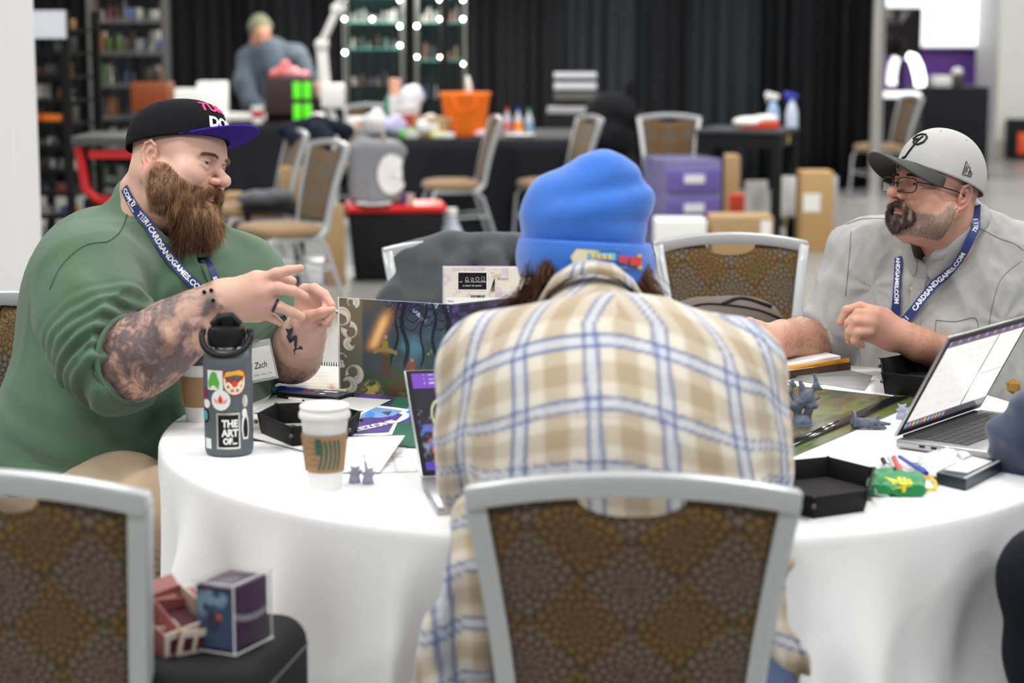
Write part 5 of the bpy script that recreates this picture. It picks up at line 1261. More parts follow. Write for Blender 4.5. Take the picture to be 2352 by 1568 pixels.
f = MB(); N_ = 24; pts = [(.047*math.cos(a), -.006-.034*math.sin(a)*1.0, .236-.040*abs(math.sin(a))**.8) for a in np.linspace(0, math.pi, N_)]
f.tube(pts, .006, 8, sx=1.0); f.tube([(.040, 0, .236), (.050, -.002, .238)], .007, 10); f.tube([(-.040, 0, .236), (-.050, -.002, .238)], .007, 10); f.build('carry_loop', m_blp, t, smooth='all')
def sticker(parent, a0, z0, poly, mm_arg, r=.0470, lift=.0004, name='sticker'):
    """flat shape wrapped round the bottle; a0 angle of its middle, poly in metres"""
    f = MB(); c = (sum(p[0] for p in poly)/len(poly), sum(p[1] for p in poly)/len(poly)); n = len(poly); K_ = 6; at_ = lambda x, y: ((r+lift)*math.cos(R(a0)+x/r), (r+lift)*math.sin(R(a0)+x/r), z0+y)
    vs = [at_(c[0]+(x-c[0])*k/K_, c[1]+(y-c[1])*k/K_) for k in range(K_, 0, -1) for x, y in poly]+[at_(*c)]; m_ = (K_-1)*n
    f._add(vs, [(k*n+i, k*n+(i+1) % n, (k+1)*n+(i+1) % n, (k+1)*n+i) for k in range(K_-1) for i in range(n)]+[(m_+i, m_+(i+1) % n, len(vs)-1) for i in range(n)]); return f.build(name, mm_arg, parent)
def ell_(rx, ry, n=22, cx=0, cy=0): return [(cx+rx*math.cos(2*math.pi*i/n), cy+ry*math.sin(2*math.pi*i/n)) for i in range(n)]
def rect_(w_, h_, cx=0, cy=0, k=6):
    o = []
    for (a, b), (c, d) in zip([(-1, -1), (1, -1), (1, 1), (-1, 1)], [(1, -1), (1, 1), (-1, 1), (-1, -1)]):
        for i in range(k): q = i/k; o.append((cx+w_/2*(a+(c-a)*q), cy+h_/2*(b+(d-b)*q)))
    return o
W_ = mat('sticker_white', (.78, .78, .76), .4); G_ = mat('sticker_green', (.10, .42, .04), .5); Y_ = mat('sticker_yellow', (.8, .42, .03), .5); M2_ = mat('sticker_maroon', (.30, .03, .03), .5); Rd = mat('sticker_red', (.7, .05, .03), .5); Cm = mat('sticker_cream', (.80, .72, .52), .5); Bk = mat('sticker_black', (.012, .012, .014), .4); Hol = mat('sticker_silver', (.62, .62, .55), .25, .6)
def lab(parent, a0, z0, s_, size, m_, bold=.0004, r=.0470, lift=.0012, dx=0, dy=0, sx=1, name='lettering'):
    return text_on(s_, size, None, m_, parent, name, bold, warp=lambda v: Vector(((r+lift)*math.cos(R(a0)+(v.x+dx)/r), (r+lift)*math.sin(R(a0)+(v.x+dx)/r), z0+v.y+dy)), local=True, sx=sx)
A0 = -92
s1 = sticker(t, A0-22, .150, rect_(.034, .038), W_); sticker(s1, A0-24, .150, [(-.012, -.016), (.010, -.017), (.012, -.004), (.008, .006), (.006, .014), (.0, .017), (-.006, .013), (-.010, .004), (-.014, -.006)], G_, lift=.0009, name='sticker_print')
s2 = sticker(t, A0+26, .147, [(-.023, .024), (-.023, -.002)]+[(.023*math.cos(a), -.002+.026*math.sin(a)) for a in np.linspace(math.pi, 2*math.pi, 14)]+[(.023, .024)], M2_)
sticker(s2, A0+26, .147, [(-.021, .008), (-.021, -.002)]+[(.021*math.cos(a), -.002+.023*math.sin(a)) for a in np.linspace(math.pi, 2*math.pi, 14)]+[(.021, .008)], Cm, lift=.0008, name='sticker_print')
sticker(s2, A0+26, .147, [(-.021, .0085), (.021, .0085), (.018, .018), (.008, .022), (-.004, .020), (-.016, .019)], Y_, lift=.0009, name='sticker_print')
for k, (ch, ax_, ay) in enumerate((('B', -.015, .002), ('A', -.0125, -.009), ('N', -.005, -.017), ('D', .005, -.017), ('I', .0125, -.009), ('T', .015, .002))): lab(s2, A0+26, .147, ch, .0075, M2_, dx=ax_, dy=ay)
sticker(s2, A0+26, .147, ell_(.006, .0065, cy=-.004), Rd, lift=.0010, name='sticker_print')
s3 = sticker(t, A0-8, .112, ell_(.019, .020), W_); sticker(s3, A0-8, .113, [(0, .010), (.004, .002), (.005, -.003), (.002, -.007), (-.002, -.007), (-.005, -.003), (-.004, .002)], Rd, lift=.0009, name='sticker_print')
m_rose = mat('sticker_rose', (.7, .35, .35), .5)
for q in (-1, 1): sticker(s3, A0-8, .112, [(q*.004, -.008), (q*.012, -.004), (q*.014, .004), (q*.007, .0)], m_rose, lift=.0009, name='sticker_print')
s4 = sticker(t, A0+9, .052, rect_(.046, .070), Hol); sticker(s4, A0+9, .052, rect_(.039, .062), Bk, lift=.0008, name='sticker_print')
for k, (w_, dy) in enumerate((('THE', .014), ('ART', -.004), ('OF...', -.020))): lab(s4, A0+9, .052, w_, .019 if k < 2 else .016, W_, dy=dy, bold=.0010, dx=.003, sx=.85)
s5 = sticker(t, A0+52, .060, [(-.006, -.026), (.006, -.026), (.009, -.010), (.008, .010), (.004, .024), (-.003, .026), (-.008, .012), (-.009, -.006)], W_); sticker(s5, A0+52, .060, [(-.004, -.022), (.004, -.022), (.006, -.010), (.005, .008), (.001, .018), (-.004, .010), (-.006, -.006)], Bk, lift=.0009, name='sticker_print')
s6 = sticker(t, A0+52, .108, ell_(.007, .012), Hol); sticker(t, A0-55, .122, ell_(.010, .013), mat('sticker_plum', (.18, .02, .06), .5)); s7 = sticker(t, A0-54, .080, ell_(.011, .015), Bk); sticker(s7, A0-54, .080, ell_(.007, .010), mat('sticker_teal', (.05, .35, .40), .5), lift=.0009, name='sticker_print')
sticker(t, A0-46, .026, rect_(.018, .020), W_); sticker(t, A0-50, .103, ell_(.011, .009), W_); sticker(t, A0+50, .085, ell_(.006, .009), W_)
# ---- coffee cups
m_pap = mat('white_paper', (.82, .82, .80), .7); m_kraft = mat('kraft_sleeve', (.36, .22, .11), .8, var=.08, vscale=60)
def cup(name, label, px, py, lidm, sc_=1.0, rz=0, logo=True):
    t = place(name, label, 'cup', px, py, rz, group='takeaway coffee cups'); t.scale = (sc_,)*3
    f = MB(); f.lathe([(0, .003), (.028, .003), (.0285, 0), (.0295, 0), (.0425, .135), (.0440, .137), (.0435, .140), (.0420, .139), (0, .138)], n=48); f.build('cup_body', m_pap, t, smooth=True)
    f = MB(); f.lathe([(.0405, .134), (.0462, .133), (.0470, .137), (.0462, .142), (.0445, .144), (.0435, .150), (.0450, .152), (.0440, .155), (.0395, .157), (.0385, .1545), (0, .1535)], n=48); f.build('lid', lidm, t, smooth=True)
    f = MB(); f.lathe([(.0333, .036), (.0345, .0355), (.0416, .104), (.0408, .105)], n=48); sl_ = f.build('sleeve', m_kraft, t, smooth=True)
    f = MB(); a_ = R(-158); f.bar((.0355*math.cos(a_), .0355*math.sin(a_), .037), (.0424*math.cos(a_), .0424*math.sin(a_), .103), .004, .004); f.build('sleeve_seam', m_kraft, t)
    return t, sl_
t, sl_ = cup('coffee_cup', 'white paper coffee cup with kraft sleeve and white lid, nearest the camera', 748, 1122, mat('white_lid', (.84, .84, .84), .4), .98)
gd = mat('dark_green_print', (.015, .11, .085), .6)
def cone_r(z): return .0347+(z-.036)*(.0416-.0345)/.0685
def on_sleeve(v, a0=-58): r = cone_r(v.y)+.0006; return Vector((r*math.cos(R(a0)+v.x/.038), r*math.sin(R(a0)+v.x/.038), v.y))
f = MB()
for k in range(5):
    c = [(-.026+k*.0085+.0035*math.sin(q*3.0+k*.2)*1.0+.012*(1-q)**2*-(.4), .042+q*.054) for q in np.linspace(0, 1, 14)]
    for i in range(13):
        (x0, y0), (x1, y1) = c[i], c[i+1]; wd_ = .0019
        f._add([on_sleeve(Vector((x0-wd_, y0))), on_sleeve(Vector((x0+wd_, y0))), on_sleeve(Vector((x1+wd_, y1))), on_sleeve(Vector((x1-wd_, y1)))], [(0, 1, 2, 3)])
f.build('wave_print', gd, sl_)
f = MB(); pts = rect_(.010, .030, -.030, .084); f._add([on_sleeve(Vector(p)) for p in pts], [tuple(range(len(pts)))]); f.build('wave_print', gd, sl_)
m_kp = mat('kraft_print', (.25, .15, .075), .8)
for i, s_ in enumerate(('Careful, the', 'beverage you', 'are about to', 'enjoy is', 'extremely hot')): text_on(s_, .0075, None, m_kp, sl_, 'lettering', 0, warp=lambda v, i=i: on_sleeve(Vector((v.x-.001, v.y+.092-i*.0105)), -112), local=True)
cup('coffee_cup', 'paper coffee cup with a dark grey lid, half hidden behind the steel bottle', 458, 965, mat('dark_lid', (.045, .05, .055), .4), .92)
# ---- folding dice trays
m_tray = mat('black_leatherette', (.008, .008, .009), .55, spec=.2, bump=.4, bscale=420); m_felt = mat('tray_felt', (.028, .026, .027), .95)
def tray(label, pts, h, flare, lean=0):
    t = thing('dice_tray', label, 'tray', (sum(p.x for p in pts)/len(pts), sum(p.y for p in pts)/len(pts), TZ), 0, 'folding dice trays')
    c = Vector((t.location.x, t.location.y, 0)); b = [Vector((p.x, p.y, 0))-c for p in pts]; n = len(b)
    f = MB(); f.prism([(p.x, p.y) for p in b], .001, .005); f.build('tray_floor', m_felt, t)
    for i in range(n):
        a, d = b[i], b[(i+1) % n]; m_ = ((a+d)/2).normalized()*flare; e = (d-a).normalized()*.004
        q = [a+Vector((0, 0, .002)), d+Vector((0, 0, .002)), d+m_*1.0+Vector((0, 0, h)), a+m_*1.0+Vector((0, 0, h))]
        nn_ = (q[1]-q[0]).cross(q[3]-q[0]).normalized()*.0035
        f = MB(); f._add([v for v in q]+[v-nn_ for v in q], [(0, 1, 2, 3), (7, 6, 5, 4), (0, 4, 5, 1), (1, 5, 6, 2), (2, 6, 7, 3), (3, 7, 4, 0)]); f.build('tray_wall', m_tray, t, bevel=.001)
        f = MB(); top = a+((b[i]-Vector((0, 0, 0))).normalized())*flare; f._add([a+Vector((0, 0, .01)), a+m_+Vector((0, 0, h)), top*1.06+Vector((0, 0, h*1.0)), a+(((b[i-1]+a)/2).normalized())*flare+Vector((0, 0, h))], [(0, 1, 2, 3)]); co_ = f.build('corner_fold', m_tray, t, thick=.003)
        f = MB(); f.ball(top*1.02+Vector((0, 0, h*.62)), .0045, 10, 8); f.build('snap_button', mat('dark_snap', (.12, .10, .08), .3, .8), t, smooth='all')
    return t
tray('black leatherette dice tray with green dice between the steel bottle and the cup', [on(600, 1000), on(672, 1031), on(795, 1018), on(820, 996), on(740, 974), on(640, 978)], .046, .008)
tray('black leatherette dice tray behind the right laptop, left of the forearm', [on(2032, 905), on(2120, 915), on(2215, 893), on(2190, 862), on(2105, 858), on(2030, 872)], .050, .010)
tray('black leatherette dice tray beside the green pouch at the front', [on(1790, 1170), on(1870, 1192), on(1985, 1175), on(1995, 1125), on(1900, 1100), on(1800, 1110)], .040, .010)
m_dg = mat('green_dice', (.01, .10, .06), .15); m_dp = mat('purple_dice', (.07, .02, .16), .15); m_do = mat('amber_dice', (.30, .17, .03), .2)
def die(px, py, m_, label, s_=.014, z=TZ+.005, name='die', grp='dice in the left tray', n=0):
    p = on(px, py, z); t = thing(name, label, 'die', (p.x, p.y, z), random.random()*3, grp); bm = bmesh.new()
    bmesh.ops.create_icosphere(bm, subdivisions=1, radius=s_*.62) if n else bmesh.ops.create_cube(bm, size=s_)
    zz = min(v.co.z for v in bm.verts)
    for v in bm.verts: v.co.z -= zz
    if not n: bmesh.ops.bevel(bm, geom=bm.edges[:], offset=.0015, segments=2, affect='EDGES')
    me = bpy.data.meshes.new('shell'); bm.to_mesh(me); bm.free(); link_mesh('shell', me, m_, t)
    if not n:
        f = MB(); [f.ball((x, y, s_), (.0012, .0012, .0004), 6, 4) for x, y in ((-.003, -.003), (.003, .003), (0, 0))]; f.build('pips', mat('gold_pips', (.6, .45, .1), .3), t)
    return t
for i, (a, b, m_, n) in enumerate(((655, 1000, m_dg, 1), (672, 992, m_dg, 0), (650, 990, m_dg, 1), (690, 996, m_dg, 1), (640, 996, m_dp, 1), (662, 1008, m_dg, 0), (705, 1004, m_dg, 1), (680, 1010, m_dg, 1))):
    k_ = sorted([655, 672, 650, 690, 662, 705, 680]).index(a) if a != 640 else 0; die(a, b, m_, 'small purple die at the left end of the left dice tray' if a == 640 else 'small dark green die, %s from the left in the left dice tray' % 'first second third fourth fifth sixth seventh'.split()[k_], n=n)
die(2327, 906, m_do, 'amber and black twenty-sided die at the right laptop hinge', .030, TZ, grp='loose dice', n=1)
# ---- papers, notebook, phone, pens
def flat(name, label, cat, pts, th, m_, colfn=None, nu=60, nv=60, curl=0, z=TZ+.0006, group=None, parent=None):
    """sheet whose corners (near left, near right, far right, far left) lie at table points; optional print"""
    q = [Vector(p) for p in pts]
    def fn(u, v):
        a = [np.array(tuple(p)) for p in q]; P_ = (a[0][None]*((1-u)*(1-v))[:, None]+a[1][None]*(u*(1-v))[:, None]+a[2][None]*(u*v)[:, None]+a[3][None]*((1-u)*v)[:, None]); 
        P_[:, 2] += curl*(np.sin(u*math.pi)*0+v**3)*1.0+.0*u; return P_.T
    o = grid_mesh(name, fn, nu if colfn else 2+int(curl != 0)*10, nv if colfn else 2+int(curl != 0)*14, m_, parent, colfn=colfn, local=parent is None, thick=th)
    return tag(o, label, cat, group) if label else o
def lines(u, v, n=14, col=(.80, .80, .78), ink=(.45, .50, .62), red=None, seed=0):
    C = np.tile(np.array(col, np.float32), (len(u), 1)); t = (np.abs((v*n) % 1-.5) < .12)*(u > .06)*(u < .94); C = mixc(C, ink, t*.7)
    if red is not None: C = mixc(C, red, (np.abs((u*3) % 1-.5) < .02)*.7)
    return C
m_print = mat('printed_paper', (.8, .8, .8), .6, attr=True)
def zz(pts, z): return [on(a, b, z) for a, b in pts]
flat('paper_sheet', 'white paper sheet lying under the phone and the left dice tray', 'paper', zz([(560, 960), (780, 975), (898, 918), (640, 900)], TZ+.0056), .0006, m_pap)
flat('paper_sheet', 'white paper sheet under the steel bottle side of the dice tray', 'paper', zz([(560, 1000), (720, 1040), (800, 1000), (590, 945)], TZ+.0048), .0006, m_pap)
flat('character_sheet', 'printed form sheet lying flat right of the white cup', 'paper', zz([(668, 1092), (960, 1082), (925, 1018), (735, 1020)], TZ+.0012), .0006, m_print, lambda u, v: lines(u, v, 7, red=(.6, .3, .3)))
flat('character_sheet', 'folded printed sheet raised over another form, right of the white cup', 'paper', [on(760, 1084, TZ+.004), on(872, 1084, TZ+.004), on(930, 1000, TZ+.022), on(800, 1003, TZ+.012)], .0006, m_print, lambda u, v: lines(u, v, 6, ink=(.6, .55, .6)))
o = thing('playmat', 'dark playmat with a blue bear logo and white lettering, under the game screen', 'mat', (on(860, 970).x, on(860, 970).y, TZ))
def playcol(u, v):
    q = np.stack([u*3, v*3, u*0], 1); C = np.tile(np.array((.02, .03, .05), np.float32), (len(u), 1)); C = mixc(C, (.10, .03, .26), sm(fb(q, 2, 3), .4, .6)*(u < .75)*(u > .42)); C = mixc(C, (.01, .10, .06), sm(fb(q, 2, 7), .45, .6)*(u > .6)); return C
flat('mat_cloth', None, None, zz([(560, 1010), (1010, 1030), (1130, 890), (640, 880)], TZ+.0022), .002, mat('mat_print', (.1, .1, .1), .7, attr=True), playcol, 90, 70, parent=o)
mb = [W(a, b, TZ+.0036) for a, b in ((820, 1000), (960, 965), (822, 930), (955, 905))]
Mz = frame(W(880, 962, TZ+.0042), W(940, 955, TZ)-W(840, 970, TZ), Vector((0, 1, 0)))
def mpoly(pix, m_, z, parent=o, name='print'):
    p = [W(a, b, TZ+z) for a, b in pix]; f = MB(); f._add(p, [tuple(range(len(p)))]); return f.build(name, m_, parent, local=False)
m_pw = mat('print_white', (.75, .78, .82), .6); m_pb = mat('print_blue', (.03, .22, .62), .6); m_pd = mat('print_navy', (.03, .06, .18), .6); m_pp = mat('print_purple', (.07, .03, .22), .6); m_pl2 = mat('print_pale', (.16, .30, .55), .6)
mpoly([(806, 1000), (810, 962), (850, 940), (900, 935), (940, 950), (938, 958), (912, 972), (900, 998), (870, 1000)], m_pw, .0046); mpoly([(812, 996), (816, 968), (852, 948), (898, 942), (925, 952), (905, 970), (893, 992), (866, 994)], m_pp, .0052)
mpoly([(820, 962), (835, 938), (862, 930), (905, 935), (942, 940), (915, 958), (880, 964)], m_pw, .0049); mpoly([(826, 958), (838, 942), (864, 935), (900, 939), (925, 943), (905, 954), (876, 959)], m_pl2, .0055)
mpoly([(836, 955), (846, 943), (862, 948), (858, 958)], m_pb, .006); mpoly([(876, 946), (900, 944), (892, 954)], m_pd, .006)
mpoly([(905, 962), (925, 945), (950, 925), (952, 950), (930, 966)], m_pb, .0044); mpoly([(830, 936), (845, 924), (866, 928), (850, 934)], m_pb, .0044)
text_on('BATTLEZONE', .034, frame(W(830, 984, TZ+.0058), W(893, 973, TZ)-W(830, 987, TZ), Vector((.1, 1, 0))), m_pw, o, 'lettering', .0016, 'CENTER', shear=.15)
o = thing('spiral_notebook', 'spiral bound notebook with printed pages, behind the phone', 'notebook', (on(700, 870).x, on(700, 870).y, TZ))
f = flat('cover', None, None, [on(612, 893, TZ+.001), on(790, 905, TZ+.001), on(800, 862, TZ+.003), on(735, 846, TZ+.003)], .003, m_kraft, parent=o)
def nbcol(u, v): C = lines(u, v, 22, (.74, .70, .62), (.42, .36, .32)); C = mixc(C, (.5, .25, .15), ((u < .03) | (v < .03))*.7); C = mixc(C, (.45, .15, .08), sm(fb(np.stack([u*8, v*8, u*0], 1), 1, 3), .55, .62)*sm(u, .7, .8)*sm(v, .3, .1)*.8); return C
flat('page', None, None, [on(618, 890, TZ+.006), on(795, 900, TZ+.008), on(800, 840, TZ+.010), on(722, 838, TZ+.010)], .004, m_print, nbcol, 80, 60, parent=o, curl=.004)
a, b = on(724, 838, TZ+.014), on(800, 842, TZ+.014)
for i in range(15):
    c = a.lerp(b, i/14); f = MB(); f.tube([c+Vector((0, .006*math.cos(q), .006*math.sin(q)+.002)) for q in np.linspace(-.5, 4.2, 9)], .0011, 5); f.build('wire_loop', m_blk, o, smooth='all', local=False)
o = thing('smartphone', 'black smartphone lying screen up on the papers beside the pens', 'phone', (on(720, 908).x, on(720, 908).y, TZ+.003))
Mp = frame(W(722, 907, TZ+.006), W(800, 913, TZ)-W(640, 898, TZ), W(742, 897, TZ)-W(722, 915, TZ))
f = MB(); f.prism([(-.082, -.038), (.082, -.038), (.082, .038), (-.082, .038)], -.003, .0065, Mp); f.build('phone_body', m_blp, o, local=False, bevel=.004, bseg=3)
f = MB(); f.prism([(-.076, -.033), (.076, -.033), (.076, .033), (-.076, .033)], .0064, .0072, Mp); f.build('screen', mat('phone_glass', (.10, .11, .16), .05), o, local=False, bevel=.002)
def pen(label, a, b, m_, tipm, z=TZ+.006, r=.0042, cap_=.35, group='pens on the table', z2=None):
    p, q = W(a[0], a[1], z), W(b[0], b[1], z2 or z); o = thing('pen', label, 'pen', tuple(p), 0, group); d = q-p
    f = MB(); f.tube([p, p+d*.93], r, 10); f.build('barrel', m_, o, smooth=True, local=False); f = MB(); f.tube([p+d*.93, p+d*.97, q], [r*.9, r*.55, r*.15], 10); f.build('tip', tipm, o, smooth=True, local=False)
    f = MB(); f.tube([p-d*.02, p+d*cap_], r*1.25, 10); f.build('cap', tipm, o, smooth=True, local=False); f = MB(); f.bar(p+d*.02+Vector((0, 0, r*1.5)), p+d*.25+Vector((0, 0, r*1.5)), .003, .0015); f.build('clip', tipm, o, local=False)
    return o
m_blu = mat('blue_plastic', (.01, .04, .42), .3); m_redp = mat('red_plastic', (.62, .05, .03), .35); m_gryp = mat('grey_plastic', (.45, .46, .48), .3)
pen('blue ballpoint pen lying at the edge of the spiral notebook', (640, 893), (710, 897), m_blu, m_blu, TZ+.012); pen('red pencil lying beside the blue pen', (700, 899), (778, 906), m_redp, m_redp, TZ+.010, .0032, .05)
pen('black and white pen lying in front of the phone', (640, 912), (700, 921), m_pap, m_blk, TZ+.006, .0035, .4)
o = thing('crumpled_wrapper', 'small crumpled teal wrapper left of the phone', 'wrapper', tuple(on(607, 903))); s = SDF(tuple(Vector(on(607, 903))-Vector((.05, .05, .02))), tuple(Vector(on(607, 903))+Vector((.06, .05, .06))), .0022)
c = on(607, 903)
for k in range(7): s.ell((c.x-.025+k*.008, c.y+.008*math.sin(k*2), TZ+.008+.003*math.cos(k*3)), (.009, .010, .006), .004, rot=(k, k*.7, 0))
v_, f_ = s.mesh(); link_mesh('wrapper_film', np_mesh('wrapper_film', v_, f_), mat('teal_film', (.06, .22, .26), .3), o, False)
# ---- game screen: folding printed panels
def forest(u, v):
    """dim painted forest with a lit robed figure and pale horn ornaments along the left edge"""
    q = np.stack([u*4, v*3, u*0], 1); n = fb(q, 1.5, 3); n2 = fb(q, 5, 9)
    C = np.tile(np.array((.05, .08, .10), np.float32), (len(u), 1))
    C = mixc(C, (.10, .27, .36), sm(n, .35, .7)*sm(v, .25, .6)*sm(u, .35, .6)); C = mixc(C, (.04, .03, .10), sm(v, .7, 1)*sm(u, .4, .55)*.8)
    C = mixc(C, (.55, .72, .80), sm(n2, .60, .75)*sm(v, .72, .95)*sm(u, .5, .6)*.8)
    for k, (x0, w_, sl) in enumerate(((.50, .016, .10), (.60, .028, -.05), (.74, .014, .06), (.86, .020, -.04), (.95, .03, .02))):
        t = sm(np.abs(u-x0-sl*(v-.5)-.02*np.sin(v*13+k)), w_, w_*.4)*sm(v, .28, .36); C = mixc(C, (.012, .014, .025), t*.92)
    for k in range(9):
        x0 = .48+.06*k; t = sm(np.abs(v-.82-.12*np.sin(u*17+k*2)-.03*k), .010, .004)*(u > .42); C = mixc(C, (.012, .012, .02), t*.8)
    C = mixc(C, (.10, .06, .03), sm(v, .35, .1)*sm(u, .25, .5)); C = mixc(C, (.05, .09, .02), sm(v, .4, .2)*sm(n2, .4, .6)*sm(u, .1, .3)*.8)
    fl = np.exp(-(((u-.31-.35*(v-.5))/.055)**2))*sm(v, .42, .55)*sm(v, .98, .75); C = mixc(C, (.85, .36, .08), fl*.9); C = mixc(C, (.95, .65, .3), fl**3*.8)
    C = mixc(C, (.14, .09, .05), sm(v, .75, 1)*sm(u, .45, .15))
    body = sm(np.abs(u-.42), .050-.02*sm(v, .4, .58), .036-.02*sm(v, .4, .58))*sm(v, .20, .23)*sm(v, .60, .57); C = mixc(C, (.09, .055, .03), body); C = mixc(C, (.42, .30, .07), body*sm(v, .42, .5)*.8)
    arm_ = sm(np.abs(v-.50+.4*np.abs(u-.42)), .030, .015)*sm(np.abs(u-.42), .11, .10); C = mixc(C, (.35, .24, .07), arm_*.9)
    hd = sm(np.hypot((u-.425)*1.25, (v-.62)), .026, .018); C = mixc(C, (.55, .27, .17), hd)
    b2_ = sm(np.abs(u-.62-.2*(v-.2)), .045, .03)*sm(v, .16, .2)*sm(v, .40, .36); C = mixc(C, (.28, .09, .06), b2_); C = mixc(C, (.5, .25, .16), sm(np.hypot((u-.655)*1.25, v-.40), .024, .016))
    C = mixc(C, (.30, .55, .12), sm(np.hypot((u-.80), (v-.5)*.5), .035, .01)*sm(fb(q, 9, 4), .4, .6)); C = mixc(C, (.18, .12, .07), sm(fb(q, 6, 14), .5, .65)*sm(v, .25, .08)*sm(u, .5, .6))
    rib = sm(u, .235, .20); C = mixc(C, (.20, .18, .12), rib*.7)
    for k in range(7):                      # curling pale horns
        cx, cy, r0 = .085+.05*math.sin(k*2.3), .08+.145*k, .060+.018*math.sin(k*1.7); dx, dy = (u-cx)*1.25, v-cy; rr = np.hypot(dx, dy); th = np.arctan2(dy, dx)
        w2 = .022*(1+.8*np.cos(th+k)); t = sm(np.abs(rr-r0*(1+.25*np.sin(th+k*2))), w2+.006, w2-.004)*(np.cos(th-k*1.3) > -.75); C = mixc(C, (.72, .74, .66), t*.95); C = mixc(C, (.34, .34, .28), t*sm(np.abs(rr-r0), .018, .0)*.5); C = mixc(C, (.30, .36, .18), t*sm(np.cos(th+k), -.2, -.9)*.7)
    C = mixc(C, (.62, .55, .14), sm(np.hypot((u-.30)*1.2, v-.05), .14, .06)*sm(fb(q, 7, 21), .35, .55)*.8)
    C = mixc(C, (.8, .82, .84), (u < .012)*1.0+(v > .992)*.3); return C
o = thing('game_screen', 'upright folding cardboard game screen printed with a dark forest painting', 'screen', tuple(on(880, 915)))
ht = .216; c0 = on(779, 902); c1 = on(1004, 921); dv = (c1-c0).normalized(); c1 = c0+dv*.282
def panel(a, b, colf, nm, z1=ht, nu=260, nv=210):
    grid_mesh(nm, lambda u, v: (a.x+(b.x-a.x)*u, a.y+(b.y-a.y)*u, a.z+.001+z1*v), nu, nv, mat('glossy_print', (.3, .3, .3), .22, attr=True), o, colfn=colf, local=False, thick=.002)
panel(c0, c1, forest, 'screen_panel'); c2 = c1+Vector((.215, .17, 0)); panel(c1, c2, lambda u, v: mixc(np.tile(np.array((.02, .018, .04), np.float32), (len(u), 1)), (.08, .05, .16), sm(fb(np.stack([u*4, v*4, u], 1), 3, 5), .45, .7)), 'screen_panel', nu=60, nv=50)
c3 = c2+Vector((.24, -.14, 0)); panel(c2, c3, lambda u, v: mixc(np.tile(np.array((.05, .05, .06), np.float32), (len(u), 1)), (.5, .5, .45), sm(fb(np.stack([u*4, v*4, u], 1), 4, 5), .5, .7)), 'screen_panel', nu=40, nv=40)
# ---- acrylic sign behind the screen
o = thing('acrylic_sign', 'clear standing sign with an illustrated sponsor card behind the game screen', 'sign', (P(1100, 700, 4.72).x, 4.72, TZ))
sx0, sx1 = P(1018, 612, 4.72).x, P(1246, 625, 4.72).x; zt = P(1018, 612, 4.72).z
Ms = frame(((sx0+sx1)/2, 4.72, (TZ+zt)/2+.004), (1, -.03, 0), (0, .12, 1)); hw_, hh_ = (sx1-sx0)/2, (zt-TZ)/2-.006
f = MB(); f.prism([(-hw_-.003, -hh_-.003), (hw_+.003, -hh_-.003), (hw_+.003, hh_+.003), (-hw_-.003, hh_+.003)], -.004, -.0008, Ms); f.build('acrylic_sheet', mat('acrylic', (.75, .72, .95), .05, alpha=.5), o, local=False)
f = MB(); f.prism([(-hw_, -.001), (hw_, -.001), (hw_, .001), (-hw_, .001)], 0, .07, Ms @ Matrix.Translation((0, -hh_-.003, -.02))); f.build('foot', mat('acrylic', (.75, .72, .95), .05, alpha=.5), o, local=False)
grid_mesh('printed_card', lambda u, v: np.array([tuple(Ms @ Vector(((a*2-1)*hw_, (b*2-1)*hh_, .0006))) for a, b in zip(u, v)]).T, 90, 90, m_print, o, local=False, thick=.0008,
          colfn=lambda u, v: mixc(mixc(np.tile(np.array((.72, .68, .58), np.float32), (len(u), 1)), (.62, .52, .58), sm(fb(np.stack([u*7, v*7, u*0], 1), 1.4, 2), .5, .6)*(u < .66)), (.60, .42, .32), sm(fb(np.stack([u*9, v*9, u*0], 1), 1.3, 8), .6, .66)*(u < .66)*.8))
def card(px0, py0, px1, py1, m_, lift, nm='print'):
    f = MB(); x0, x1 = P(px0, py0, 4.72).x, P(px1, py0, 4.72).x; z0, z1 = P(px0, py1, 4.72).z, P(px0, py0, 4.72).z; cx_, cz_ = (sx0+sx1)/2, (TZ+zt)/2+.004
    f.prism([(x0-cx_, z0-cz_), (x1-cx_, z0-cz_), (x1-cx_, z1-cz_), (x0-cx_, z1-cz_)], lift, lift+.0004, Ms); return f.build(nm, m_, o, local=False)
card(1049, 624, 1120, 668, m_pap, .0012); card(1052, 627, 1117, 665, mat('card_black', (.012, .010, .014), .5), .0018)
cx_, cz_ = (sx0+sx1)/2, (TZ+zt)/2+.004
def ct(px, py, s_, size, m_, b=0): text_on(s_, size, Ms @ Matrix.Translation((P(px, py, 4.72).x-cx_, P(px, py, 4.72).z-cz_, .0026)), m_, o, 'lettering', b)
for i, (a, w_) in enumerate(((1057, 'LIVE'), (1072, 'GAME'), (1085, 'CUBE'), (1097, 'SPARK'), (1110, 'SCREENS'))): ct(a+1, 648, w_, .0042, m_pap); 
ct(1084, 657, 'A NIGHT OF GAMES', .005, m_pap)
def icon(px, py, pts):
    f = MB(); c_ = [Ms @ Vector((P(px, py, 4.72).x-cx_+x, P(px, py, 4.72).z-cz_+y, .0026)) for x, y in pts]; f.tube(c_, .0004, 4); f.build('icon', m_pap, o, local=False)
icon(1072, 641, [(-.004, -.004), (.004, -.004), (.001, .004), (-.001, .004), (-.004, -.004)]); icon(1084, 641, [(-.003, -.004), (.003, -.004), (.003, .002), (-.003, .002), (-.003, -.004), (.003, .002)]); icon(1096, 641, ell_(.004, .004, 14)+[(.004, 0)]); icon(1109, 641, [(-.003, -.005), (.003, -.005), (.003, .005), (-.003, .005), (-.003, -.005)])
for k in range(6): icon(1132, 660, [(-.006+.002*k, -.010), (-.002+.001*k, .004), (.004, .022-.002*k)])
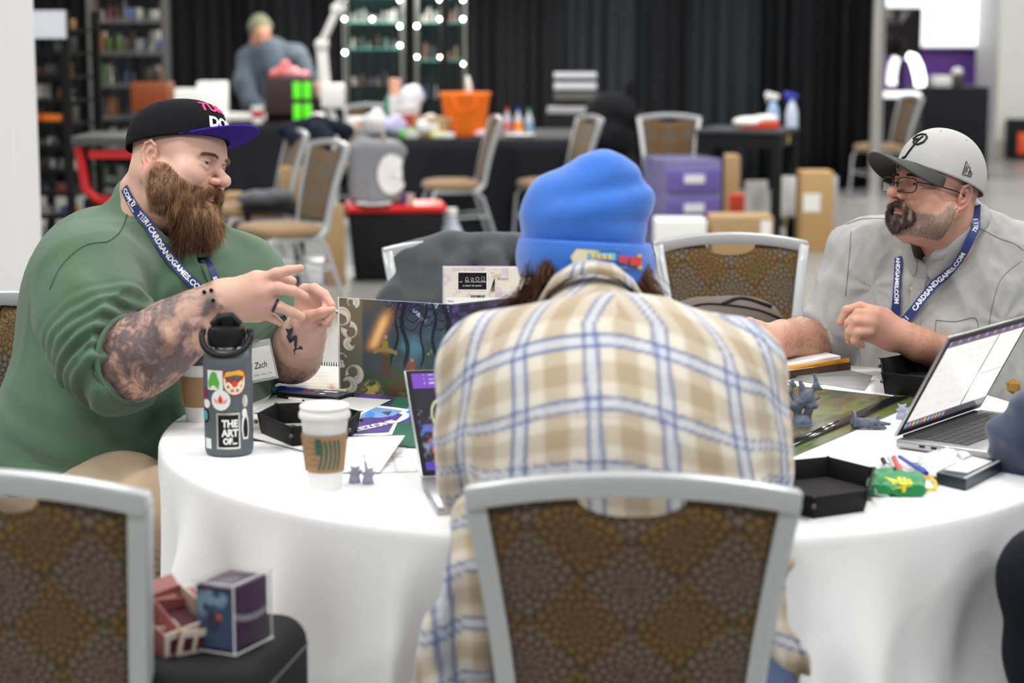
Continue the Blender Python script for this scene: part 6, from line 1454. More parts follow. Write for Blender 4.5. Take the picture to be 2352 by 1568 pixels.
for obj in [x for x in o.children if x.name.startswith('icon')][-6:]: obj.data.materials[0] = m_ink
card(1025, 683, 1246, 700, m_pap, .0012); ct(1098, 681, 'ROOMS BY', .007, m_ink, .0003); ct(1035, 692, 'Room', .006, m_ink); ct(1155, 641, 'SPONSOR', .006, m_ink)
# ---- laptops
def laptop(name, label, corners_scr, base_dir, base_len, scr_col, bez=.012, strength=1.0, top_m=None, barm=None):
    BLc, BRc, TLc = [Vector(c) for c in corners_scr]; ux_, uy_ = (BRc-BLc), (TLc-BLc); t = thing(name, label, 'laptop', tuple(BLc)); n_ = ux_.cross(uy_).normalized()
    if n_.dot(CAM-BLc) < 0: n_ = -n_
    Mf = frame(BLc, ux_, uy_); w_, h_ = ux_.length, uy_.length; sgn = 1 if Mf.to_3x3().col[2].dot(n_) > 0 else -1
    z0, z1 = (-.006, 0) if sgn > 0 else (0, .006)
    f = MB(); f.prism([(0, 0), (w_, 0), (w_, h_), (0, h_)], z0, z1, Mf); f.build('screen_lid', m_lap, t, local=False, bevel=.002)
    f = MB(); f.prism([(.003, .003), (w_-.003, .003), (w_-.003, h_-.003), (.003, h_-.003)], sgn*.0003, sgn*.0010, Mf); f.build('bezel', m_blp, t, local=False)
    grid_mesh('display', lambda u, v: np.array([tuple(Mf @ Vector((bez+(w_-2*bez)*a, bez*1.3+(h_-2.3*bez)*b, sgn*.0014))) for a, b in zip(u, v)]).T, 150, 110, screen_mat('display_%s' % name, strength), t, colfn=scr_col, local=False)
    bd = Vector(base_dir).normalized(); Mk = frame(BLc+Vector((0, 0, -.020)), ux_.normalized() if abs(ux_.z) < 1e-3 else Vector((ux_.x, ux_.y, 0)), bd); sg2 = 1 if Mk.to_3x3().col[2].z > 0 else -1
    f = MB(); f.prism([(0, 0), (w_, 0), (w_, base_len), (0, base_len)], min(0, sg2*.017), max(0, sg2*.017), Mk); f.build('base', barm or m_lap, t, local=False, bevel=.003)
    for r_ in range(6):
        for c_ in range(14):
            kw = (w_-.05)/14; x0 = .025+c_*kw; y0 = .028+r_*.019
            if r_ == 5 and 4 <= c_ <= 9:
                if c_ > 4: continue
                kw2 = kw*6
            else: kw2 = kw
            f = MB(); f.prism([(x0, y0), (x0+kw2-.0025, y0), (x0+kw2-.0025, y0+.0165), (x0, y0+.0165)], sg2*.0172, sg2*.0188, Mk); f.build('key', m_key, t, local=False)
    f = MB(); f.prism([(w_*.33, .150), (w_*.67, .150), (w_*.67, min(base_len-.012, .22)), (w_*.33, min(base_len-.012, .22))], sg2*.0171, sg2*.0176, Mk); f.build('touchpad', mat('touchpad', (.42, .42, .42), .3), t, local=False)
    f = MB(); f.prism([(.03, .0), (w_-.03, .0), (w_-.03, .008), (.03, .008)], sg2*.012, sg2*.020, Mk); f.build('hinge', m_blp, t, local=False)
    for k in range(3): 
        f = MB(); f.prism([(-.0006, .05+k*.025), (.001, .05+k*.025), (.001, .062+k*.025), (-.0006, .062+k*.025)], sg2*.006, sg2*.011, Mk); f.build('port', m_blp, t, local=False)
    return t
m_lap = mat('laptop_silver', (.42, .42, .43), .3, .7); m_key = mat('laptop_key', (.05, .05, .055), .5)
def doc(u, v):
    C = np.tile(np.array((.95, .93, .90), np.float32), (len(u), 1)); q = np.stack([u*9, v*30, u*0], 1)
    C = mixc(C, (.80, .76, .74), sm(vn(q, 2, 3), .62, .8)*(u < .62)*.5); C = mixc(C, (.05, .04, .06), (np.abs(u-.66) < .006)*1.0); C = mixc(C, (.08, .07, .09), (v > .93)*1.0); C = mixc(C, (.06, .05, .08), (v < .09)*1.0)
    ic = (v < .07)*(v > .025)*(((u*22) % 1) < .55)*(u < .5); C = mixc(C, (.2, .55, .75), ic*1.0*(((u*22).astype(int) % 3) == 0)); C = mixc(C, (.8, .25, .45), ic*1.0*(((u*22).astype(int) % 3) == 1)); C = mixc(C, (.85, .6, .15), ic*1.0*(((u*22).astype(int) % 3) == 2))
    C = mixc(C, (.55, .5, .5), (np.abs(v-.45) < .005)*(u > .67)); C = mixc(C, (.4, .15, .6), (v > .955)*(((u*9) % 1) < .3)); return C
h_ = Vector((.61, .79, 0)); BL_ = Vector((.747, 3.80, .785)); up_ = Vector((.79*.1076, -.61*.1076, .206))
laptop('laptop', 'silver laptop at the right with a bright white document open and lid tilted forward', [BL_, BL_+h_*.385, BL_+up_], (.79, -.61, 0), .245, doc, strength=.82)
def stream(u, v):
    C = np.tile(np.array((.02, .018, .03), np.float32), (len(u), 1)); C = mixc(C, (.24, .08, .60), (v > .84)*1.0); q = np.stack([u*12, v*9, u*0], 1)
    C = mixc(C, (.30, .35, .45), sm(fb(q, 1.6, 2), .55, .7)*(v < .62)*(v > .08)*.9); C = mixc(C, (.5, .12, .10), sm(fb(q, 2.1, 9), .58, .7)*(v < .45)*(v > .08)); C = mixc(C, (.12, .18, .6), sm(fb(q, 1.9, 14), .57, .7)*(v < .5))
    C = mixc(C, (.62, .66, .35), sm(np.abs(np.hypot((u-.16)*2.4, (v-.55))-.16), .022, .01)*(u < .24)); C = mixc(C, (.85, .1, .1), sm(np.hypot((u-.08)*1.5, v-.13), .03, .02)); C = mixc(C, (.10, .06, .5), (v < .08)*1.0)
    C = mixc(C, (.7, .7, .9), (v > .87)*(np.abs((v*24) % 1-.5) < .15)*(((u*18) % 1) < .55)*(u > .08)); return C
b0 = W(967, 1096, TZ+.018); d0 = Vector((.985, .17, 0)); upv = Vector((0, .055, .198))
laptop('laptop', 'grey laptop showing a purple stream page, mostly hidden by the person in plaid', [b0, b0+d0*.31, P(937, 850, 3.72)], (.17, -.985, 0), .215, stream, strength=.8)
# ---- miniatures
m_res = mat('grey_resin', (.10, .12, .165), .6, bump=.3, bscale=500); m_resl = mat('pale_resin', (.32, .32, .44), .6)
def mini(label, px, py, parts, m_, h=.0016, grp='printed resin miniatures', lift=0):
    p = on(px, py, TZ+lift); t = thing('miniature', label, 'figurine', (p.x, p.y, TZ+lift), 0, grp); xs = [q for q_ in parts for q in q_[:-1]]
    lo = [min(q[i] for q in xs)-.03 for i in range(3)]; hi = [max(q[i] for q in xs)+.03 for i in range(3)]; s = SDF(lo, hi, h)
    for q in parts: s.cone(q[0], q[1], q[2][0], q[2][1], .004)
    v_, f_ = s.mesh(); n_ = vnormals(v_, f_); v_ = v_+n_*(.0022*(fb(v_, 110, 4)-.5)*2)[:, None].astype(np.float32); link_mesh('figure', np_mesh('figure', v_, f_), m_, t); return t
t = mini('tall grey resin miniature of tangled branches standing on the green map', 1842, 978, [
    ((0, 0, .004), (0, 0, .006), (.026, .024)), ((-.01, 0, .01), (-.014, 0, .055), (.008, .010)), ((.012, 0, .01), (.016, -.004, .05), (.007, .011)), ((-.014, 0, .05), (.010, 0, .072), (.016, .018)),
    ((.016, 0, .06), (.030, -.005, .050), (.010, .008)), ((-.016, 0, .065), (-.032, .004, .085), (.008, .005)), ((-.03, 0, .085), (-.024, 0, .112), (.007, .004)), ((.014, 0, .078), (.034, 0, .100), (.009, .006)),
    ((.034, 0, .098), (.026, 0, .125), (.007, .003)), ((0, 0, .08), (-.006, -.004, .108), (.010, .005)), ((.03, 0, .10), (.044, 0, .09), (.006, .003)), ((-.014, 0, .055), (-.036, 0, .045), (.007, .004)), ((.02, 0, .06), (.040, 0, .070), (.007, .004)), ((-.02, 0, .10), (-.032, 0, .106), (.005, .003))], m_res)
f = MB(); f.lathe([(0, 0), (.028, 0), (.030, .002), (.029, .006), (0, .006)], n=32); f.build('round_base', m_res, t)
t.scale = (.86,)*3
t = mini('grey resin miniature lying on its side with its round base to the left', 1985, 985, [((-.018, 0, .014), (.010, 0, .012), (.011, .010)), ((.010, 0, .012), (.040, .006, .010), (.010, .005)), ((.0, -.006, .012), (.024, -.012, .018), (.006, .004)), ((.012, .004, .014), (.030, .01, .024), (.006, .003)), ((.03, 0, .01), (.052, .003, .010), (.006, .003)), ((.02, -.008, .006), (.040, -.012, .005), (.005, .003))], m_res)
f = MB(); f.tube([(-.024, 0, .0195), (-.019, 0, .0195)], .0185, 24); f.build('round_base', m_res, t, smooth=True)
def small_mini(label, px, py, k=1.0, v=0, m_=None):
    return mini(label, px, py, [((0, 0, .002), (0, 0, .003), (.011*k, .010*k)), ((0, 0, .006), (0, 0, .016*k), (.0085*k, .008*k)), ((0, 0, .021*k), (0, 0, .022*k), (.0065*k, .0065*k)), ((-.004, 0, .016*k), (-.011*k, -.002, .020*k), (.003, .002)), ((.004, 0, .016*k), (.011*k, -.002, .022*k), (.003, .002)), ((-.003, 0, .025*k), (-.008*k, 0, .031*k*(1+v)), (.0025, .0015)), ((.003, 0, .025*k), (.008*k, 0, .029*k), (.0025, .0015))], m_ or m_resl, .0011)
small_mini('small pale lilac miniature right of the white cup, left of its twin', 815, 1108, 1.0); small_mini('small pale lilac miniature with a raised blade, right of its twin by the cup', 846, 1110, .95, .8); small_mini('small pale grey miniature at the lower left corner of the right laptop', 2070, 962, 1.05)
# ---- green map and cloth strip
def grass(u, v):
    q = np.stack([u*6, v*6, u*0], 1); n = fb(q, 1.3, 2); C = mixc(np.tile(np.array((.04, .055, .016), np.float32), (len(u), 1)), (.12, .14, .035), sm(n, .4, .62)); C = mixc(C, (.10, .065, .03), sm(fb(q, 1.1, 9), .52, .66)*.9); C = mixc(C, (.22, .23, .16), sm(fb(q*np.array((1, 1, 1)), .9, 15), .58, .7)*.5)
    gl_ = np.minimum(np.abs((u*18) % 1-.5), np.abs((v*14) % 1-.5)) > 2; g1 = (np.abs((u*18) % 1-.5) > .48) | (np.abs((v*14) % 1-.5) > .48); return mixc(C, (.25, .28, .14), g1*.22)
m_map = mat('laminated_map', (.2, .2, .1), .16, attr=True)
flat('battle_map', 'laminated green and brown gridded map sheet under the tall miniature', 'map', zz([(1560, 1090), (1826, 1024), (2085, 914), (1770, 880)], TZ+.003), .001, m_map, grass, 150, 110)
flat('battle_map', 'second green map sheet peeking out beneath the first towards the miniatures', 'map', zz([(1640, 1120), (1826, 1046), (2125, 918), (2060, 905)], TZ+.0018), .001, m_map, lambda u, v: mixc(grass(u, v), (.08, .14, .03), u*0+.5), 110, 60)
flat('map_edge_strip', 'dark glossy curled strip along the edge of the green map', 'strip', [on(1700, 1062, TZ+.003), on(1830, 1020, TZ+.006), on(2088, 911, TZ+.005), on(2046, 912, TZ+.010)], .0012, mat('dark_gloss', (.012, .012, .014), .12))
o = thing('open_book', 'thick hardcover book lying half open by the far fist', 'book', tuple(on(1840, 850)))
Mb2 = frame(on(1800, 852), on(1832, 868)-on(1770, 862)+Vector((.0, 0, 0)), Vector((0, 1, 0)))
pg = [on(1690, 872), on(1806, 872), on(1950, 852), on(1830, 822)]
def slab(pts, z0, z1, nm, m_, parent, tz=None):
    f = MB(); n_ = len(pts); f._add([Vector((p.x, p.y, TZ+z0)) for p in pts]+[Vector((p.x, p.y, TZ+(z1 if tz is None else tz[i]))) for i, p in enumerate(pts)], [tuple(range(n_-1, -1, -1)), tuple(range(n_, 2*n_))]+[(i, (i+1) % n_, n_+(i+1) % n_, n_+i) for i in range(n_)]); return f.build(nm, m_, parent, local=False)
slab(pg, .001, .004, 'back_cover', mat('brown_cover', (.06, .028, .016), .5), o); slab([pg[0]+(pg[2]-pg[0])*.02, pg[1]+(pg[0]-pg[1])*.03, pg[2]+(pg[0]-pg[2])*.03, pg[3]], .004, .030, 'page_block', m_pap, o, [.022, .022, .020, .020])
slab([pg[1]+Vector((.000, -.004, 0)), pg[1]+Vector((.004, -.002, 0)), pg[2]+Vector((.004, 0, 0)), pg[2]], .001, .021, 'spine_edge', mat('brown_cover', (.06, .028, .016), .5), o)
slab([pg[1]+Vector((.0, .004, 0)), pg[1]+Vector((.006, .012, 0)), pg[2], pg[2]+Vector((-.012, .0, 0))], .021, .03, 'orange_flyleaf', mat('orange_leaf', (.75, .33, .03), .5), o, [.022, .030, .032, .026])
slab([pg[0], pg[1]+Vector((-.012, .012, 0)), pg[2]+Vector((-.02, .006, 0)), pg[3]], .022, .03, 'open_page', m_pap, o, [.026, .030, .036, .032])
flat('paper_sheet', 'white paper sheet under the right forearm beyond the dice tray', 'paper', zz([(1880, 905), (2060, 905), (2130, 845), (1910, 838)], TZ+.0008), .0006, m_pap)
flat('grey_folder', 'grey translucent sleeve standing slightly curled by the open book', 'folder', [on(1790, 868, TZ+.001), on(1985, 898, TZ+.001), on(2005, 862, TZ+.012), on(1950, 850, TZ+.022)], .0008, mat('grey_film', (.30, .30, .31), .4))
# ---- right front clutter
t = place('pouch', 'small bright green zip pouch with yellow writing beside the front dice tray', 'pouch', 2062, 1122); m_grn = mat('green_pouch_cloth', (.0, .22, .055), .7, sheen=.3, bump=.3, bscale=300)
pp_ = [W(a, b, TZ+.012)-t.location for a, b in ((2010, 1138), (2002, 1098), (2022, 1078), (2102, 1100), (2124, 1146), (2070, 1148))]
s = SDF((-.08, -.07, -.01), (.08, .07, .05), .0025)
for i in range(6): s.cone(pp_[i]+Vector((0, 0, .0)), pp_[(i+1) % 6], .010, .010, .01)
s.ell((0, 0, .014), (.045, .026, .012), .02); 
for i in range(6): s.cone((0, 0, .012), pp_[i], .012, .010, .012)
v_, f_ = s.mesh(); link_mesh('pouch_body', np_mesh('pouch_body', v_, f_), m_grn, t)
tp = bvh(v_+np.array(t.location, np.float32), f_)
f = MB(); pz = [pp_[0], pp_[5], pp_[4]]; f.tube([v+Vector((0, -.008, .004)) for v in (pp_[1], pp_[0], (pp_[0]+pp_[5])/2)], .0018, 6); f.build('zip', m_gryp, t, smooth='all')
m_yl = mat('yellow_print', (.75, .62, .02), .6)
def pzp(pix, nm='print'):
    p = [hit(tp, a, b, .0015)[0] or W(a, b, TZ+.026) for a, b in pix]; f = MB(); f._add(p, [tuple(range(len(p)))]); f.build(nm, m_yl, t, local=False)
for pl_2 in ([(2030, 1096), (2062, 1104), (2058, 1111), (2036, 1101)], [(2050, 1108), (2066, 1106), (2058, 1124), (2048, 1122)], [(2060, 1098), (2068, 1096), (2076, 1112), (2068, 1116)], [(2072, 1097), (2079, 1098), (2086, 1112), (2079, 1114)], [(2083, 1100), (2090, 1102), (2096, 1112), (2089, 1114)], [(2056, 1114), (2082, 1118), (2078, 1130), (2072, 1130), (2072, 1121), (2056, 1120)], [(2066, 1110), (2098, 1110), (2096, 1116), (2068, 1117)]): pzp(pl_2)
f = MB(); f.tube([W(a, b, TZ+.006) for a, b in ((2118, 1094), (2140, 1098), (2150, 1110), (2148, 1122), (2128, 1124))], .003, 8); o = f.build('cord_loop', mat('yellow_cord', (.8, .55, .03), .5), t, smooth='all', local=False)
pen('black and white marker pen left of the red marker', (2046, 1088), (2026, 1052), m_blk, m_gryp, TZ+.010, .0048, .45); pen('clear barrelled pen between the two markers', (2060, 1090), (2040, 1048), m_gryp, m_blk, TZ+.018, .0040, .3); pen('red marker pen pointing away from the green pouch', (2070, 1090), (2052, 1048), m_redp, m_redp, TZ+.012, .0052, .4)
pen('blue pen lying slanted behind the green pouch', (2126, 1086), (2062, 1046), m_blu, m_blu, TZ+.012, .0040, .3); pen('thin green pen beside the clear plastic bag', (2180, 1080), (2085, 1062), mat('green_plastic', (.03, .35, .08), .4), m_gryp, TZ+.006, .0030, .2)
o = thing('plastic_bag', 'crumpled clear plastic bag with small papers in front of the right laptop', 'bag', tuple(on(2190, 1070)))
def bagfn(u, v):
    a = [np.array(tuple(W(*q, TZ))) for q in ((2095, 1092), (2250, 1106), (2265, 1050), (2110, 1045))]; Pq = a[0][None]*((1-u)*(1-v))[:, None]+a[1][None]*(u*(1-v))[:, None]+a[2][None]*(u*v)[:, None]+a[3][None]*((1-u)*v)[:, None]
    n_ = ridge(np.stack([u*3, v*2, u*0+.3], 1), 2.4, 3)*.5+ridge(np.stack([u*3, v*2, u*0], 1), 5, 8)*.3; Pq[:, 2] += .004+.040*n_*np.sin(u*math.pi)*np.sin(v*math.pi)**.7; return Pq.T
grid_mesh('film', bagfn, 60, 44, mat('clear_film', (.85, .87, .9), .15, alpha=.72), o, local=False); mm_ = [W(a, b, TZ+.005) for a, b in ((2120, 1092), (2185, 1100), (2215, 1078), (2150, 1070))]
f = MB(); f._add(mm_+[p+Vector((0, 0, .002)) for p in mm_], [(3, 2, 1, 0), (4, 5, 6, 7), (0, 1, 5, 4), (1, 2, 6, 5), (2, 3, 7, 6), (3, 0, 4, 7)]); f.build('paper_slip', mat('beige_slip', (.62, .52, .42), .7), o, local=False)
o = thing('power_bank', 'slim dark metal power bank at the table edge under the navy elbow', 'charger', tuple(on(2220, 1118)))
a_, b_, c_ = on(2150, 1112), on(2218, 1128), on(2300, 1085); d_ = c_+(a_-b_)
slab([a_, b_, c_, d_], .002, .022, 'case', mat('dark_slate_metal', (.035, .045, .07), .3, .5), o); slab([a_.lerp(b_, .9), b_, c_, c_.lerp(d_, .1)], .0225, .0235, 'steel_edge', m_gryp, o)
slab([a_.lerp(c_, .12), b_.lerp(d_, .2), c_.lerp(a_, .15), d_.lerp(b_, .15)], .0225, .025, 'paper_label', mat('sticker_white', (.78, .78, .76), .4), o)
f = MB(); f.tube([W(a, b, TZ+.004) for a, b in ((1992, 1066), (2010, 1060), (2035, 1062), (2060, 1072), (2090, 1078), (2112, 1068))], .0008, 5); tag(f.build('charging_cable', mat('red_wire', (.5, .3, .32), .5), smooth='all'), 'thin pale red wire curling left of the marker pens', 'cable')
ORD = 'first second third fourth fifth sixth seventh eighth ninth tenth eleventh twelfth'.split()
# ================================================================== front left: rolling case with card boxes
m_case = mat('black_case_fabric', (.012, .012, .013), .7, bump=.3, bscale=300)
Yc = 2.95
cc0 = P(448, 1480, Yc); o = thing('rolling_case', 'black soft sided rolling case at the front left with card boxes on top', 'case', (cc0.x, Yc, 0), R(-10))
top = cc0.z+.008; bot = .03
f = MB(); f.box((0, .03, (top+bot)/2), (.27, .32, top-bot)); f.build('case_body', m_case, o, bevel=.045, bseg=5)
rr_ = [(sx*(.0905)+.046*math.cos(t_), .03+sy*.1155+.046*math.sin(t_)) for sx, sy, t0 in ((1, 1, 0), (-1, 1, 1.571), (-1, -1, 3.142), (1, -1, 4.712)) for t_ in np.linspace(t0, t0+1.571, 7)]; f = MB(); f.prism(rr_, top-.050, top-.045); f.build('zip_band', mat('grey_zip', (.10, .10, .11), .5), o, bevel=.003)
f = MB(); f.box((.03, -.133, top-.13), (.10, .006, .012)); f.build('red_trim', mat('red_trim', (.30, .05, .04), .5), o); f = MB(); f.ball((.10, -.133, top-.13), .006, 10, 8); f.build('zip_pull', m_sil, o, smooth='all')
for x in (-.12, .08):
    for y in (-.09, .19): f = MB(); f.cyl((x, y-.012, .03), (x, y+.012, .03), .03, n=16); f.build('wheel', m_blp, o, smooth=True)
Mo = Matrix.Translation(o.location) @ Matrix.Rotation(R(-10), 4, 'Z')
# acrylic box with a dark printed box inside
bx = P(528, 1440, Yc-.06); o2 = thing('display_box', 'clear acrylic box holding a tall purple card box, standing on the black case', 'box', (bx.x, bx.y+.03, top), R(-26))
hB = .098
f = MB(); f.box((0, 0, hB/2+.006), (.066, .092, hB)); ib = f.build('card_box', mat('plum_card', (.035, .015, .045), .4), o2, bevel=.001)
grid_mesh('front_print', lambda u, v: (-.031+.062*u, u*0-.0467, 0.010+.088*v), 40, 60, m_print, ib, colfn=lambda u, v: mixc(mixc(mixc(np.tile(np.array((.03, .07, .13), np.float32), (len(u), 1)), (.22, .35, .48), sm(fb(np.stack([u*4, v*6, u*0], 1), 1, 3), .4, .6)*sm(v, .4, .7)), (.03, .03, .06), sm(np.hypot((u-.45), (v-.45)*1.2), .3, .15)), (.45, .10, .05), sm(np.hypot((u-.62), (v-.55)*1.6), .12, .06)))
grid_mesh('side_stripe', lambda u, v: (u*0+.0337, -.045+.09*u, .056+.010*v-.012*np.sin(u*2.5)), 20, 3, mat('silver_stripe', (.35, .33, .4), .3, .5), ib)
m_ac = mat('acrylic_clear', (.04, .04, .05), .05, alpha=.06, spec=.4)
for c_, d_ in (((0, 0, .0025), (.078, .104, .005)), ((0, 0, hB+.012), (.072, .098, .003)), ((0, -.050, hB/2+.006), (.072, .0025, hB)), ((.0365, 0, hB/2+.006), (.0025, .098, hB)), ((-.0365, 0, hB/2+.006), (.0025, .098, hB)), ((0, .05, hB/2+.006), (.072, .0025, hB))):
    f = MB(); f.box(c_, d_); f.build('acrylic_pane', m_ac, o2, bevel=.0006)
m_edge = mat('bright_edge', (.75, .75, .8), .1, .3)
for a, b in (((-.037, -.051, hB+.013), (.037, -.051, hB+.013)), ((-.039, -.052, .005), (.039, -.052, .005)), ((.039, -.052, .005), (.039, .052, .005)), ((.037, -.051, .005), (.037, -.051, hB+.013)), ((.037, .05, .005), (.037, .05, hB+.013)), ((.037, -.051, hB+.013), (.037, .051, hB+.013))):
    f = MB(); f.bar(a, b, .0018); f.build('acrylic_edge', m_edge, o2)
# opened pink and maroon card cartons
def carton(name, label, px, py, rz, dims, rot, sides, z):
    p = P(px, py, Yc-.02); o = thing(name, label, 'carton', (p.x, p.y, z), 0, 'opened card cartons on the case', rot=(rot[0], rot[1], R(rz))); w_, d_, h_ = dims
    m1 = mat('rose_card', (.30, .10, .095), .5); m2 = mat('maroon_inside', (.07, .012, .02), .5); m3 = mat('ivory_card', (.62, .56, .46), .5)
    for c_, s_, mm in (((0, 0, .001), (w_, d_, .002), m3), ((-w_/2, 0, h_/2), (.002, d_, h_), m1), ((w_/2, 0, h_/2), (.002, d_, h_), m3), ((0, -d_/2, h_/2), (w_, .002, h_), m3), ((0, d_/2, h_/2), (w_, .002, h_), m1)):
        f = MB(); f.box(c_, s_); q = f.build('card_wall', mm, o)
    f = MB(); f.box((0, 0, h_*.35), (w_*.94, d_*.94, .004)); f.build('dark_insert', m2, o)
    f = MB(); f.box((0, d_/2+h_*.25, h_+.0), (w_, h_*.5, .0015), (.5, 0, 0)); f.build('flap', m1, o)
    for k in range(3): f = MB(); f.box((-w_*.3+k*w_*.3, -d_/2-.0014, h_*.5), (w_*.2, .0012, h_*.5)); f.build('side_print', m2 if k != 2 else m_pap, o)
    return o
carton('card_carton', 'open maroon and rose card carton leaning behind the acrylic box', 395, 1420, 40, (.09, .10, .05), (.3, -.15, 0), None, top+.012)
carton('card_carton', 'open ivory and rose card carton lying in front of the acrylic box', 425, 1470, 35, (.075, .10, .045), (.25, .1, 0), None, top+.006)
carton('card_carton', 'small white and rose card carton half hidden by the front left chair', 345, 1480, 30, (.06, .07, .04), (.1, .1, 0), None, top-.0)
# ================================================================== jacket and backpack on the near chairs
def drape_obj(name, label, cat, prims, m_, h=.008, fold=(.010, 14), seed=3, cut=None, anis=(1, 1, .35)):
    xs = [np.array(q) for p in prims for q in p[:-1]]; rr = max(max(p[-1]) if isinstance(p[-1], tuple) else p[-1] for p in prims)+.05
    lo = np.min(xs, 0)-rr; hi = np.max(xs, 0)+rr; s = SDF(lo, hi, h)
    for p in prims:
        if len(p) == 3: s.cone(p[0], p[1], p[2][0], p[2][1], .03)
        else: s.ell(p[0], p[1], .03)
    if cut: s.cut(*cut)
    V, Fq = s.mesh(); N = vnormals(V, Fq); V = V+N*(fold[0]*(ridge(V*np.array(anis, np.float32), fold[1], seed)-.6)+fold[0]*.5*(ridge(V, fold[1]*1.8, seed+5)-.6))[:, None].astype(np.float32)
    o = thing(name, label, cat, tuple(float(q) for q in V.mean(0))); link_mesh('cloth', np_mesh('cloth', V, Fq), m_, o, False); global _lt; _lt = bvh(V, Fq); return o
m_jk = mat('charcoal_knit2', (.062, .067, .076), .95, sheen=.25, bump=.2, bscale=300)
drape_obj('jacket', 'dark grey jacket draped over the chair back across the table', 'jacket', [
    (tuple(P(928, 592, 5.94)), tuple(P(1040, 566, 5.96)), (.043, .043)), (tuple(P(1040, 566, 5.96)), tuple(P(1190, 570, 5.96)), (.043, .043)), (tuple(P(1190, 570, 5.96)), tuple(P(1240, 585, 5.93)), (.043, .04)),
    (tuple(P(935, 605, 5.93)), tuple(P(905, 680, 5.88)), (.035, .04)), (tuple(P(905, 680, 5.88)), tuple(P(890, 780, 5.85)), (.045, .05)), (tuple(P(990, 600, 5.92)), tuple(P(950, 720, 5.86)), (.045, .05)), (tuple(P(1060, 595, 5.92)), tuple(P(1000, 700, 5.86)), (.04, .05)), (tuple(P(1130, 600, 5.92)), tuple(P(1150, 680, 5.86)), (.045, .045)), (tuple(P(950, 720, 5.86)), tuple(P(1000, 860, 5.86)), (.05, .06))], m_jk, fold=(.012, 10), anis=(1.3, 1, .5))
m_tp = mat('taupe_canvas', (.115, .095, .075), .85, bump=.25, bscale=300)
o = drape_obj('backpack', 'taupe backpack slumped on the chair across the table', 'bag', [(tuple(P(1660, 752, 5.62)), (.17, .12, .080)), (tuple(P(1610, 730, 5.6)), (.09, .09, .05)), (tuple(P(1705, 730, 5.6)), (.10, .09, .055)), (tuple(P(1660, 850, 5.6)), (.18, .13, .12))], m_tp, fold=(.010, 9), anis=(.5, 1, 1.6))
seam(_lt, [(1570, 712), (1610, 700), (1660, 700), (1740, 712), (1800, 735)], 'zip', m_blk, o, r=.004, off=.001); seam(_lt, [(1660, 700), (1690, 688), (1722, 690), (1770, 705)], 'strap', m_blk, o, r=.007, off=.002)
# ================================================================== far hall: helpers
def cube_thing(name, label, cat, px0, py0, px1, py1, Y, depth, m_, parts=(), group=None, rz=0, bevel=.006, pname='body', base=None):
    """box whose front face fills a picture rectangle at depth Y; base: height to stand on (extends the box down)"""
    a, b = P(px0, py0, Y), P(px1, py1, Y); x0, x1, z1, z0 = a.x, b.x, a.z, b.z
    if base is not None: z0 = base
    o = thing(name, label, cat, ((x0+x1)/2, Y+depth/2, z0), R(rz), group); f = MB(); f.box((0, 0, (z1-z0)/2), (x1-x0, depth, z1-z0)); f.build(pname, m_, o, bevel=bevel)
    o['_h'] = z1-z0; o['_w'] = x1-x0; return o
def fl(px, py, Y): return P(px, py, Y)
m_bk = mat('matte_black', (.012, .012, .013), .6); m_cb = mat('cardboard', (.40, .26, .13), .8, var=.06, vscale=8); m_bcl = mat('black_tablecloth', (.010, .011, .016), .85, sheen=.2)
def cloth_table(label, x0, x1, y0, y1, z, m_=m_bcl, skew=0):
    o = thing('draped_table', label, 'table', ((x0+x1)/2, (y0+y1)/2, 0)); f = MB(); f.box((0, 0, z-.02), (x1-x0-.02, y1-y0-.02, .03)); f.build('tabletop', m_bk, o)
    per = 2*((x1-x0)+(y1-y0))
    def fn(u, v):
        s_ = u*per; w_, d_ = x1-x0, y1-y0
        x = np.select([s_ < w_, s_ < w_+d_, s_ < 2*w_+d_], [s_-w_/2, w_/2+s_*0, w_/2-(s_-w_-d_)], -w_/2); y = np.select([s_ < w_, s_ < w_+d_, s_ < 2*w_+d_], [-d_/2+s_*0, -d_/2+(s_-w_), d_/2+s_*0], d_/2-(s_-2*w_-d_))
        t = np.clip((v-.3)/.7, 0, 1); k = np.where(v < .3, v/.3, 1); fo = .035*t*np.sin(s_*26+2*np.sin(s_*5)); nx, ny = x/(np.abs(x)+np.abs(y)+.01), y/(np.abs(x)+np.abs(y)+.01)
        return (x*k+nx*fo+nx*.03*t, y*k+ny*fo+ny*.03*t, z-(z-.03)*t)
    grid_mesh('cloth', fn, 260, 14, m_, o, wrap=True, colfn=None); return o
tbA = cloth_table('black draped table in front of the person in the grey hoodie', P(500, 285, 17).x, P(800, 285, 17).x, 16.9, 17.6, .76)
tbB = cloth_table('long black draped table piled with bottles, cups and an orange tote', P(800, 320, 14.6).x, P(1370, 320, 14.6).x, 14.9, 16.6, .76)
# white counter edge on table A, boxes
cube_thing('white_board', 'white board lying on the far black table under the cup', 'board', 505, 262, 740, 276, 17.0, .3, m_pap, bevel=.002)
cube_thing('paper_stack', 'stack of white paper boxes left of the person in the hoodie', 'box', 392, 205, 470, 236, 17.2, .3, m_pap, base=.76); cube_thing('white_carton', 'white square carton left of the person in the hoodie', 'box', 452, 188, 516, 232, 17.3, .25, m_pap, base=.76)
o = cube_thing('game_case', 'dark case with four bright green windows on the far black table', 'case', 608, 178, 716, 272, 17.0, .3, mat('dark_plum', (.03, .012, .018), .5), base=.775)
gm = mat('green_light_panel', (.05, .5, .01), .4, emit=(.12, .75, .02), estr=.75); h_ = o['_h']
for i in range(2):
    for j in range(2): f = MB(); f.box((.075+i*.085, -.156, h_*(.25+j*.47)), (.062, .012, h_*.36)); f.build('green_window', gm, o, bevel=.01)
